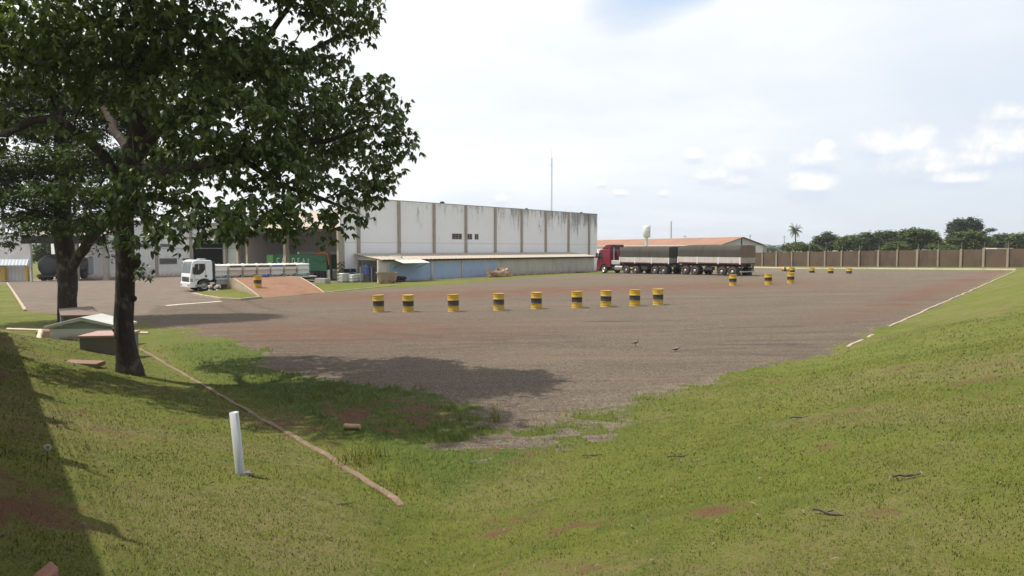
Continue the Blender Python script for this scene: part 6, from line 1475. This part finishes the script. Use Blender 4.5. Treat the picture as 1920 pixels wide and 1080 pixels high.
# --- the big tree at left
tb = G(243, 700); ZT = tb.y
def TD(px, py, dy=0): return D(px, py, ZT + dy)
trunk = [(tb.x + .02, tb.y, tb.z - .25), (tb.x + .02, tb.y, tb.z + .05), TD(238, 670), TD(233, 640), TD(231, 600), TD(234, 550), TD(236, 500), TD(234, 455), TD(232, 410), TD(236, 365), TD(243, 320), TD(256, 265), TD(264, 200), TD(266, 140), TD(262, 80, .1), TD(275, 10, .1), TD(290, -70, .2), TD(300, -170, .2)]
k_ = ZT / FPX
trad = [27 * k_, 24 * k_, 20.5 * k_, 18.5 * k_, 17 * k_, 16.5 * k_, 19 * k_, 18.5 * k_, 18 * k_, 17.5 * k_, 17 * k_, 17 * k_, 15 * k_, 13.5 * k_, 11 * k_, 9 * k_, 7 * k_, 4 * k_]
limbs = [([TD(232, 372), TD(217, 330, -.2), TD(167, 263, -.7), TD(111, 222, -1.2), TD(60, 226, -1.5), TD(10, 252, -1.8), TD(-60, 250, -2.0)], [.16, .13, .11, .10, .085, .07, .04]),
         ([TD(258, 240), TD(250, 150, -.2), TD(236, 96, -.4), TD(205, 60, -.6), TD(140, 20, -.9), TD(60, -30, -1.2)], [.15, .13, .115, .10, .08, .05]),
         ([TD(264, 190), TD(300, 120, .2), TD(335, 60, .4), TD(345, -10, .5), TD(350, -110, .6)], [.15, .13, .11, .09, .05]),
         ([TD(246, 305), TD(300, 240, -.1), TD(367, 178, -.1), TD(458, 142, 0), TD(560, 112, .3), TD(650, 55, .5)], [.15, .13, .115, .10, .075, .03]),
         ([TD(350, 195), TD(417, 128, .3), TD(500, 72, .5), TD(545, 8, .6), TD(590, -60, .8)], [.10, .085, .07, .055, .03]),
         ([TD(240, 335), TD(320, 320, -.6), TD(410, 305, -.8), TD(510, 285, -.6), TD(610, 265, 0), TD(705, 235, .4)], [.14, .12, .10, .08, .06, .03]),
         ([TD(236, 365), TD(300, 372, -1.2), TD(360, 385, -2.2), TD(420, 400, -2.6)], [.10, .075, .05, .03]),
         ([TD(430, 303, -.8), TD(520, 345, -.6), TD(610, 375, -.4), TD(670, 400, -.3)], [.075, .06, .045, .02]),
         ([TD(256, 265), TD(330, 230, 1.4), TD(420, 190, 2.4), TD(520, 180, 3.0)], [.12, .10, .08, .04]),
         ([TD(250, 280), TD(200, 210, 1.5), TD(130, 140, 2.5)], [.12, .09, .04])]
Z_ = ZT - 15
lobes = lob((640, 15, 15.5 + Z_, 1.05, 1.3, .75), (560, -50, 15 + Z_, 1.4, 1.6, .8), (690, 190, 15.6 + Z_, .95, 1.2, .62), (722, 268, 15.2 + Z_, .66, .9, .5), (668, 335, 14.8 + Z_, .9, 1.0, .55),
            (640, 405, 14.4 + Z_, .62, .8, .38), (500, 300, 13.6 + Z_, 1.3, 1.2, .75), (570, 185, 14.2 + Z_, 1.1, 1.2, .6), (430, 225, 13 + Z_, 1.3, 1.1, .75), (480, 400, 12.6 + Z_, 1.0, .9, .42),
            (385, 420, 11.6 + Z_, .95, .8, .42), (300, 365, 12.6 + Z_, 1.1, .9, .62), (425, 95, 14 + Z_, 1.4, 1.3, .7), (300, 40, 13.5 + Z_, 1.5, 1.4, .75), (180, 60, 13 + Z_, 1.5, 1.4, .65), (60, 40, 12.6 + Z_, 1.5, 1.3, .75),
            (50, 140, 13.4 + Z_, 1.3, 1.1, .42), (190, 150, 14 + Z_, 1.1, 1.2, .45), (-90, 60, 13 + Z_, 1.5, 1.5, .8), (100, -120, 14 + Z_, 2.0, 1.8, .9), (350, -130, 15 + Z_, 2.2, 2.0, 1.0), (500, -150, 15.6 + Z_, 1.4, 1.5, .7),
            (250, -270, 15 + Z_, 2.4, 2.2, .9), (330, -270, 15.6 + Z_, 1.8, 1.8, .8), (450, 140, 17.6 + Z_, 1.8, 1.5, .9), (250, 150, 18.2 + Z_, 1.9, 1.5, .9), (590, 255, 17.2 + Z_, 1.4, 1.3, .8), (350, 290, 17.2 + Z_, 1.5, 1.3, .75),
            (540, 432, 14.6 + Z_, .55, .6, .22), (285, 445, 11.9 + Z_, .5, .45, .24), (215, 385, 13.6 + Z_, .6, .6, .32), (150, -210, 11.6 + Z_, 1.5, 1.2, .65), (330, -215, 11.4 + Z_, 1.5, 1.2, .65), (240, -330, 12.4 + Z_, 1.8, 1.6, .8), (330, 200, 12.8 + Z_, .9, .8, .6), (560, 350, 13.6 + Z_, .8, .9, .4), (150, 240, 13.2 + Z_, .6, .6, .22), (120, 345, 13.2 + Z_, .5, .45, .2),
            (600, 110, 15.2 + Z_, .7, 1.0, .35), (745, 330, 15 + Z_, .3, .4, .2), (620, 440, 14.4 + Z_, .35, .4, .2), (255, 360, 12.4 + Z_, .6, .5, .4), (-60, 220, 13.5 + Z_, .9, .9, .5))
A = lobes_points(lobes, 25, 0.315, 3)
X, P, rad, tips = grow([(trunk, trad)] + limbs, A, 0.30, 0.34, 0.0055, 2.3, 4)
big = thing('broadleaf_tree', 'big dark leafy tree with a knobbly trunk spreading over the left of the view', 'tree', tb); org = np.array(tb)
to = branch_mesh('trunk', X, P, rad, M_BARK, big, org)
for px, py, r_ in ((252, 492, .15), (217, 617, .085), (251, 560, .07), (219, 555, .05)):
    c = Vector(TD(px, py)) - tb; MB().lathe([(0, -r_ * 1.2), (r_ * .7, -r_ * .8), (r_, 0), (r_ * .75, r_ * .8), (0, r_ * 1.25)], 12, tuple(c)).build('knot', M_BARK, big)
leafC = np.concatenate([A, X[rad < 0.0095][::2]]) if (rad < 0.0095).sum() else A
leaf_mesh('crown', leafC, 9, 0.165, 0.148, M_LEAF, big, org, 5, droop=.75, leaflets=5, flat=.65, wide=.52)
sp = np.array([TD(268, 497, -.35), TD(274, 512, -.4), TD(262, 510, -.4), TD(275, 520, -.4)]); leaf_mesh('sprout', sp, 5, .09, .13, M_LEAF, big, org, 6)
print('big tree', len(A), len(X), len(leafC))
# --- the twin trunked tree behind it
t2 = G0(126, 585); t2 = Vector(at_depth(126, 590, 32)); t2.z = gz(t2.x, t2.y)
def T2D(px, py, dy=0): return D(px, py, 32 + dy)
k2 = 32 / FPX
tr2 = [(t2.x, t2.y, t2.z - .3), T2D(126, 560), T2D(126, 520), T2D(122, 480), T2D(119, 430), T2D(117, 370), T2D(118, 310), T2D(112, 250), T2D(118, 180), T2D(125, 120)]
lm2 = [([T2D(128, 512), T2D(146, 480, -.3), T2D(166, 452, -.6), T2D(190, 428, -.8), T2D(220, 395, -1)], [.26, .23, .21, .17, .10]), ([T2D(118, 400), T2D(80, 370, -.5), T2D(30, 355, -1), T2D(-20, 340, -1)], [.14, .12, .09, .05]), ([T2D(118, 330), T2D(160, 300, .3), T2D(210, 290, .6)], [.14, .11, .06]),
       ([T2D(118, 300), T2D(70, 260, .2), T2D(10, 240, .4)], [.14, .10, .05]), ([T2D(117, 360), T2D(90, 390, -1.5), T2D(50, 415, -2.5)], [.10, .08, .04]), ([T2D(190, 428, -.8), T2D(196, 452, -1.4), T2D(205, 480, -1.9)], [.05, .035, .015])]
lobes2 = lob((40, 305, 31, 1.9, 1.9, .5), (150, 300, 31, 1.9, 1.9, .6), (100, 245, 32, 2.4, 2.2, .55), (35, 372, 30.4, 1.8, 1.7, .4), (150, 366, 30, 2.0, 1.8, .5), (60, 428, 29.6, 1.5, 1.4, .35), (160, 424, 30.4, 1.7, 1.5, .35), (222, 385, 31, 1.5, 1.5, .5), (-50, 345, 31, 2.0, 2.0, .6),
             (215, 305, 32.4, 1.9, 1.8, .7), (100, 175, 33, 2.8, 2.4, .9), (240, 210, 33, 2.4, 2.2, 1.0), (0, 215, 32.6, 2.4, 2.2, .7), (150, 110, 33, 2.6, 2.4, 1.0), (280, 300, 33, 1.6, 1.6, .8), (200, 455, 30, .5, .5, .28), (205, 482, 30, .35, .35, .22), (12, 455, 29.8, .5, .5, .15), (110, 410, 33.4, 2.2, 1.2, .5), (90, 330, 33.6, 2.4, 1.2, .7), (45, 400, 31, 1.4, 1.2, .3))
A2 = lobes_points(lobes2, 18, 0.33, 8)
X, P, rad, tips = grow([(tr2, [17 * k2, 16.5 * k2, 17 * k2, 16 * k2, 15 * k2, 14 * k2, 12 * k2, 10 * k2, 7 * k2, 3 * k2])] + lm2, A2, 0.30, 0.5, 0.008, 2.3, 9)
tw = thing('twin_trunk_tree', 'dark forked tree with fine layered foliage behind the big trunk', 'tree', t2); org = np.array(t2)
branch_mesh('trunk', X, P, rad, M_BARK, tw, org, seed=2)
leaf_mesh('crown', np.concatenate([A2, X[rad < .012][::2]]), 15, 0.30, 0.15, M_LEAF2, tw, org, 12, droop=.4, leaflets=5, flat=.45)
print('tree2', len(A2), len(X))
# --- trees beyond the walls
def far_tree(name, label, px, Y, blobs, leaf, group='trees beyond the far wall', per=20, dens=None, mat=M_FARLEAF, seed=1, lt=None, trunkr=.22, spread=None):
    """blobs: (px, py, rx_px, ry_px[, depth offset])"""
    k = Y / FPX; p = at_depth(px, 470, Y); p.z = float(base_z(p.x, p.y)) - .2
    lbs = []
    for b in blobs:
        dy = b[4] if len(b) > 4 else 0.0; lbs.append((D(b[0], b[1], Y + dy), (b[2] * k, b[2] * k * .9, b[3] * k)))
    lo = leaf * 2.6; A_ = lobes_points(lbs, dens or 1.0 / (leaf * 1.5) ** 3, lo * .42, seed)
    top = max(a[2] for a in A_); cx = float(A_[:, 0].mean()); cy_ = float(A_[:, 1].mean())
    pts = [(p.x, p.y, p.z), (p.x + (cx - p.x) * .3, p.y, p.z + (top - p.z) * .3), (p.x + (cx - p.x) * .7, p.y, p.z + (top - p.z) * .55), (cx, cy_, p.z + (top - p.z) * .8)]
    X, P, rad, _ = grow([(pts, [trunkr, trunkr * .8, trunkr * .6, trunkr * .3])], A_, .4, max(.6, leaf * 2), .03, 2.2, seed)
    o = thing(name, label, 'tree', p, 0, group); org = np.array(p); branch_mesh('trunk', X, P, rad, M_BARK, o, org, minr=.045, bump=False, seed=seed)
    leaf_mesh('crown', A_, per, spread or leaf * .8, leaf, mat, o, org, seed + 50, droop=.1, leaflets=3, wide=.62, flat=.7, light_top=lt)
    return o
M_FAR2 = leaf_material('dull_far_leaf', (0.038, 0.060, 0.028), (0.092, 0.120, 0.050), (0.13, 0.145, 0.07), 0.18, 0.7, 0.12)
far_tree('round_tree', 'open round grey green tree standing right of the palm', 1551, 165, [(1552, 445, 13, 9), (1538, 452, 15, 8), (1566, 452, 13, 8), (1550, 461, 20, 7), (1530, 459, 10, 5), (1557, 440, 7, 5)], .42, seed=21, mat=M_FAR2)
far_tree('low_bush_tree', 'low bright green bushy tree under the palm', 1500, 150, [(1500, 463, 18, 6.5), (1518, 465, 16, 6), (1484, 466, 10, 5), (1535, 467, 12, 5)], .38, seed=22)
far_tree('low_bush_tree', 'low dark bushy tree left of the palm trunk', 1484, 170, [(1482, 461, 9, 5), (1495, 459, 12, 5), (1475, 465, 8, 5)], .42, seed=23, mat=M_FAR2)
far_tree('umbrella_tree', 'flat topped green tree at the left end of the long canopy', 1600, 155, [(1602, 447, 22, 6), (1590, 455, 22, 7), (1618, 452, 20, 7), (1580, 463, 16, 6), (1612, 463, 24, 7)], .42, seed=24)
far_tree('umbrella_tree', 'dark green tree with a pointed tuft in the long canopy', 1626, 150, [(1624, 440, 8, 6), (1630, 446, 14, 7), (1620, 453, 16, 8), (1640, 457, 16, 8), (1622, 465, 20, 6)], .40, seed=25, mat=M_FAR2)
far_tree('umbrella_tree', 'broad dull green tree in the middle of the long canopy', 1667, 158, [(1660, 440, 22, 6), (1680, 443, 18, 6), (1668, 450, 26, 8), (1655, 460, 22, 8), (1684, 460, 20, 8)], .42, seed=26, mat=M_FAR2)
far_tree('umbrella_tree', 'bright domed green tree at the right end of the long canopy', 1727, 150, [(1715, 436, 24, 6), (1735, 441, 22, 8), (1750, 450, 16, 8), (1712, 447, 24, 9), (1738, 455, 26, 9), (1704, 460, 20, 8), (1764, 460, 10, 7)], .42, seed=27)
far_tree('low_bush_tree', 'small yellow green bush just above the wall by the tall dark tree', 1760, 125, [(1750, 463, 9, 4), (1765, 465, 9, 4), (1780, 466, 9, 4)], .32, seed=28)
far_tree('low_bush_tree', 'low light green bush above the wall under the bright domed tree', 1683, 128, [(1676, 460, 11, 6), (1690, 462, 11, 6), (1664, 465, 9, 4)], .32, seed=29)
far_tree('tall_tree', 'tall dark rounded tree rising highest beyond the wall', 1808, 175, [(1795, 420, 16, 7), (1820, 417, 16, 8), (1828, 426, 13, 9), (1788, 432, 12, 9), (1808, 432, 22, 9), (1783, 447, 9, 8), (1805, 447, 24, 9), (1832, 440, 14, 9)], .48, seed=30, trunkr=.35, mat=leaf_material('dusky_leaf', (0.030, 0.044, 0.026), (0.075, 0.092, 0.045), (0.11, 0.115, 0.06), .15, .7, .12))
far_tree('spreading_tree', 'wide green tree in front of the tall dark tree', 1815, 140, [(1815, 440, 20, 7), (1835, 448, 20, 8), (1800, 452, 20, 8), (1850, 455, 14, 7), (1820, 460, 30, 8), (1790, 463, 14, 7)], .42, seed=31)
far_tree('flat_top_tree', 'small flat topped tree like a floating cap right of the tall dark tree', 1858, 190, [(1858, 430.5, 8, 2.6), (1853, 432, 6, 2)], .35, seed=32, trunkr=.12, mat=M_FAR2)
far_tree('hedge_tree', 'dark green tree between the flat capped tree and the far right olive tree', 1878, 160, [(1870, 447, 14, 7), (1885, 445, 14, 7), (1876, 457, 20, 8), (1862, 460, 12, 7)], .42, seed=33, mat=M_FAR2)
far_tree('hedge_tree', 'olive green tree cut by the right edge of the view', 1912, 150, [(1905, 448, 14, 8), (1922, 443, 16, 8), (1912, 459, 20, 8), (1935, 455, 16, 10)], .42, seed=34)
far_tree('hedge_tree', 'green tree just outside the right edge', 1965, 150, [(1955, 445, 20, 9), (1980, 450, 22, 10)], .5, seed=35)
# palm
YQ = 185.0; p = at_depth(1491, 470, YQ); p.z = float(base_z(p.x, p.y)); kq = YQ / FPX
pm = thing('palm_tree', 'slim palm tree with ragged drooping fronds above the far wall', 'palm', p); tpz = at_depth(1490, 432, YQ).z - p.z
MB().tube([(0, 0, 0), (.05, 0, tpz * .5), (-.1, 0, tpz)], [.22, .16, .14], 10).build('trunk', M_BARK, pm)
r = random.Random(5); V = []; F = []; Cc = []
for k in range(46):
    a = r.uniform(0, 2 * math.pi); e = r.uniform(-.9, 1.5); L = r.uniform(1.6, 2.5); pts = []
    d = Vector((math.cos(a) * math.cos(e) - .12, math.sin(a) * math.cos(e), math.sin(e))); q = Vector((-.1, 0, tpz))
    for s in range(9):
        pts.append(q.copy()); q = q + d * (L / 8); d.z -= .17; d.normalize()
    for s in range(1, 9):
        t = (pts[s] - pts[s - 1]).normalized(); side = t.cross(Vector((0, 0, 1)));
        if side.length < .1: side = Vector((1, 0, 0))
        side.normalize(); w = .42 * math.sin(math.pi * (s + .5) / 10)
        for sg in (-1, 1):
            for h in (0, .5):
                b = pts[s - 1].lerp(pts[s], h); i0 = len(V); tip = b + side * sg * w + t * .18 - Vector((0, 0, .22 + r.uniform(0, .15)))
                V += [tuple(b - t * .05), tuple(b + t * .05), tuple(tip)]; F.append((i0, i0 + 1, i0 + 2)); c = r.uniform(.1, .7); Cc += [(c, .35 if k % 4 == 0 else 0, 0, 1)] * 3
me = np_mesh('crown', np.array(V), np.array(F).ravel(), np.full(len(F), 3), M_FARLEAF, {'shade': np.array(Cc)}); link('crown', me, pm)
# greenery behind the far left canopy and behind the workshop
far_tree('garden_tree', 'olive tree seen under the beige canopy above the black tanker', 85, 118, [(80, 468, 16, 12), (100, 475, 16, 12), (70, 482, 12, 10), (92, 455, 14, 8)], .38, 'trees at the far left', seed=41)
far_tree('garden_tree', 'olive tree between the twin trunk and the big trunk', 205, 122, [(198, 470, 14, 12), (215, 478, 14, 12), (190, 485, 10, 8), (212, 458, 14, 8)], .38, 'trees at the far left', seed=42)
far_tree('garden_tree', 'bushy tree left of the white office wall', -60, 118, [(-60, 460, 40, 20), (-90, 480, 40, 20)], .6, 'trees at the far left', seed=43)
for k, (px, Y) in enumerate(((1060, 230), (1180, 250), (540, 230), (330, 220), (150, 230), (20, 240), (1440, 320), (1300, 300))):
    nm = ('behind the right end of the warehouse', 'behind the water tower', 'far behind the loading bay', 'far behind the workshop', 'far behind the white car', 'far behind the office', 'right of the white outbuilding', 'far behind the brown roof')[k]
    k_ = 1280 / Y
    far_tree('distant_tree', 'low distant tree ' + nm, px, Y, [(px - 3 * k_, 470 - 0.6 * k_, 4 * k_, 1.5 * k_), (px + 3 * k_, 470 - .4 * k_, 4 * k_, 1.5 * k_), (px, 470 - 1.0 * k_, 4 * k_, 1.4 * k_)], .7, 'low distant trees', per=4, seed=60 + k, mat=M_FAR2)
# ------------------------------------------------------------------ small things lying in the grass
M_TWIG = mat_simple('dead_twig', (.085, .065, .05), .9, var=.3, scale=9); M_DRYLEAF = mat_simple('dead_leaf', (.17, .115, .075), .85, var=.3, scale=9)
def twig(px, py, L, yaw, label, lift=.03, r0=.012, name='twig'):
    p = G(px, py); m = MB(); n = 6; pts = []
    for k in range(n): pts.append((L * (k / (n - 1) - .5), random.uniform(-.008, .008), lift * .5 + .008 * math.sin(k * 1.7) + .008))
    m.tube(pts, [r0 * (1 - .1 * k) for k in range(n)], 6)
    for k in (2, 3): m.tube([pts[k], (pts[k][0] + .06, pts[k][1] + random.choice((-1, 1)) * .03, pts[k][2] + .02)], [r0 * .6, r0 * .3], 5)
    o = m.build(name, M_TWIG); o.location = p; o.rotation_euler = (0, 0, R(yaw)); return tag(o, label, 'twig', 'twigs in the grass')
twig(1701, 898, .28, 12, 'dark twig with a lump at its end, longest on the right bank', .05, .013)
twig(1552, 966, .22, -38, 'short dark bent twig lower down the right bank', .03, .014)
twig(1500, 785, .35, 15, 'thin dark twig high on the right bank', .03, .012)
twig(1275, 858, .35, 14, 'long thin dark twig in the middle of the right bank', .03, .010)
twig(1110, 856, .30, 8, 'dark twig by the overgrown kerb crease', .03, .012)
twig(648, 948, .20, 20, 'small dark twig near the left kerb end', .03, .010)
p = G(661, 806); o = MB().cyl((-.16, 0, .05), (.14, .03, .06), .05, .045, 10).build('log_piece', M_WOOD); o.location = p; o.rotation_euler = (0, 0, R(-20)); tag(o, 'short pale piece of cut branch lying in the shaded grass', 'log')
p = G(88, 868); dn = thing('dandelion', 'round white dandelion seed head in the shaded bank', 'flower', p); hz = .16
MB().cyl((0, 0, -.02), (.01, 0, hz), .004, n=6).build('stem', M_BLADE, dn)
fl = MB(); r = random.Random(2)
for k in range(160):
    a, e = r.uniform(0, 6.28), math.asin(r.uniform(-1, 1)); d = Vector((math.cos(a) * math.cos(e), math.sin(a) * math.cos(e), math.sin(e))); fl.cyl((.01, 0, hz), tuple(Vector((.01, 0, hz)) + d * .036), .0012, .006, n=4, caps=False)
fl.build('seed_head', mat_simple('seed_fluff', (.62, .62, .52), .9), dn)
# dead leaves and straw litter, uncountable
def litter():
    V = []; F = []; n = 0; rr = np.random.default_rng(77)
    for _ in range(420):
        a = rr.uniform(R(-40), R(40)); d = math.sqrt(rr.uniform(2.8 ** 2, 13 ** 2)); x, y = d * math.sin(a), d * math.cos(a)
        g = zones(np.array([x]), np.array([y]))[0][0]
        if g < .5: continue
        L = rr.uniform(.018, .048); w = L * rr.uniform(.3, .6); th = rr.uniform(0, 6.28); u = Vector((math.cos(th), math.sin(th), rr.uniform(-.3, .3))) * L; s = Vector((-math.sin(th), math.cos(th), rr.uniform(-.4, .4))) * w; z = gz(x, y) + .03
        c = Vector((x, y, z)); V += [tuple(c - u), tuple(c + s * .5 + Vector((0, 0, .012))), tuple(c + u), tuple(c - s * .5 + Vector((0, 0, .012)))]; F.append((n, n + 1, n + 2, n + 3)); n += 4
    m = MB(); m._add(V, F); o = m.build('leaf_litter', M_DRYLEAF, fix=False); tag(o, 'scattered dead leaves on the lawn', 'leaf litter', kind='stuff')
litter()
# taller weeds at the yard corner
def tuft(px, py, n, h, label, spread=.10, lush=.5, width=.012):
    p = G(px, py); V = []; F = []; C = []; r = random.Random(int(px))
    for k in range(n):
        a = r.uniform(0, 6.28); q = Vector((r.gauss(0, spread), r.gauss(0, spread), -.01)); d = Vector((math.cos(a) * r.uniform(.1, .6), math.sin(a) * r.uniform(.1, .6), 1)).normalized(); L = h * r.uniform(.4, 1.0); s = Vector((-math.sin(a), math.cos(a), 0)); i0 = len(V); sh = r.uniform(.2, 1); dr = r.uniform(0, .3)
        for j in range(5):
            w = width * (1 - j / 4.6); V += [tuple(q + s * w / 2), tuple(q - s * w / 2)]; C += [(sh, dr, 0, 1)] * 2; q = q + d * L / 4; d = (d + Vector((math.cos(a), math.sin(a), -.5)) * .16).normalized()
        for j in range(4): F.append((i0 + 2 * j, i0 + 2 * j + 1, i0 + 2 * j + 3, i0 + 2 * j + 2))
    me = np_mesh('grass_tuft', np.array(V), np.array(F).ravel(), np.full(len(F), 4), M_BLADE, {'shade': np.array(C)}); o = link('grass_tuft', me); o.location = p
    if spread > .14: o.name = 'weeds'; return tag(o, label, 'weeds', None, 'stuff')
    return tag(o, label, 'grass tuft', 'tall grass tufts')
tuft(930, 790, 22, .62, 'tall pale upright grass tuft on the gravel edge', .07)
tuft(660, 868, 60, .42, 'lush dark long bladed tuft beside the left kerb', .22, width=.016)
tuft(690, 862, 30, .5, 'long curved grass blades right of the lush kerb tuft', .15, width=.016)
tuft(1085, 775, 90, .16, 'low green tuft on the gravel tongue', .26)
tuft(1040, 800, 120, .16, 'wide low green tuft left of the gravel tongue', .32)
tuft(760, 905, 160, .2, 'wide low weed patch near the kerb end', .4)
tuft(1230, 745, 120, .14, 'low tuft where the gravel meets the right bank', .35)
tuft(275, 870, 60, .12, 'weedy tuft on the left lawn by the red scar', .2)
tuft(740, 560 + 360, 90, .18, 'thick green tuft along the yard corner kerb', .28)
# ------------------------------------------------------------------ thin summer haze over the whole site
hzb = MB().bb(-4400, 4400, -4400, 4400, -45, 60).build('haze'); tag(hzb, 'thin pale summer haze over the whole site', 'haze', kind='stuff')
mh = bpy.data.materials.new('haze_air'); mh.use_nodes = True; th = NT(mh.node_tree)
pv_ = th.node('ShaderNodeVolumePrincipled', {'Color': (0.90, 0.94, 1.0, 1.0), 'Density': 0.00024, 'Anisotropy': 0.3}); ov_ = th.node('ShaderNodeOutputMaterial', {1: pv_.outputs[0]}); hzb.data.materials.append(mh)
SC.cycles.volume_bounces = 0
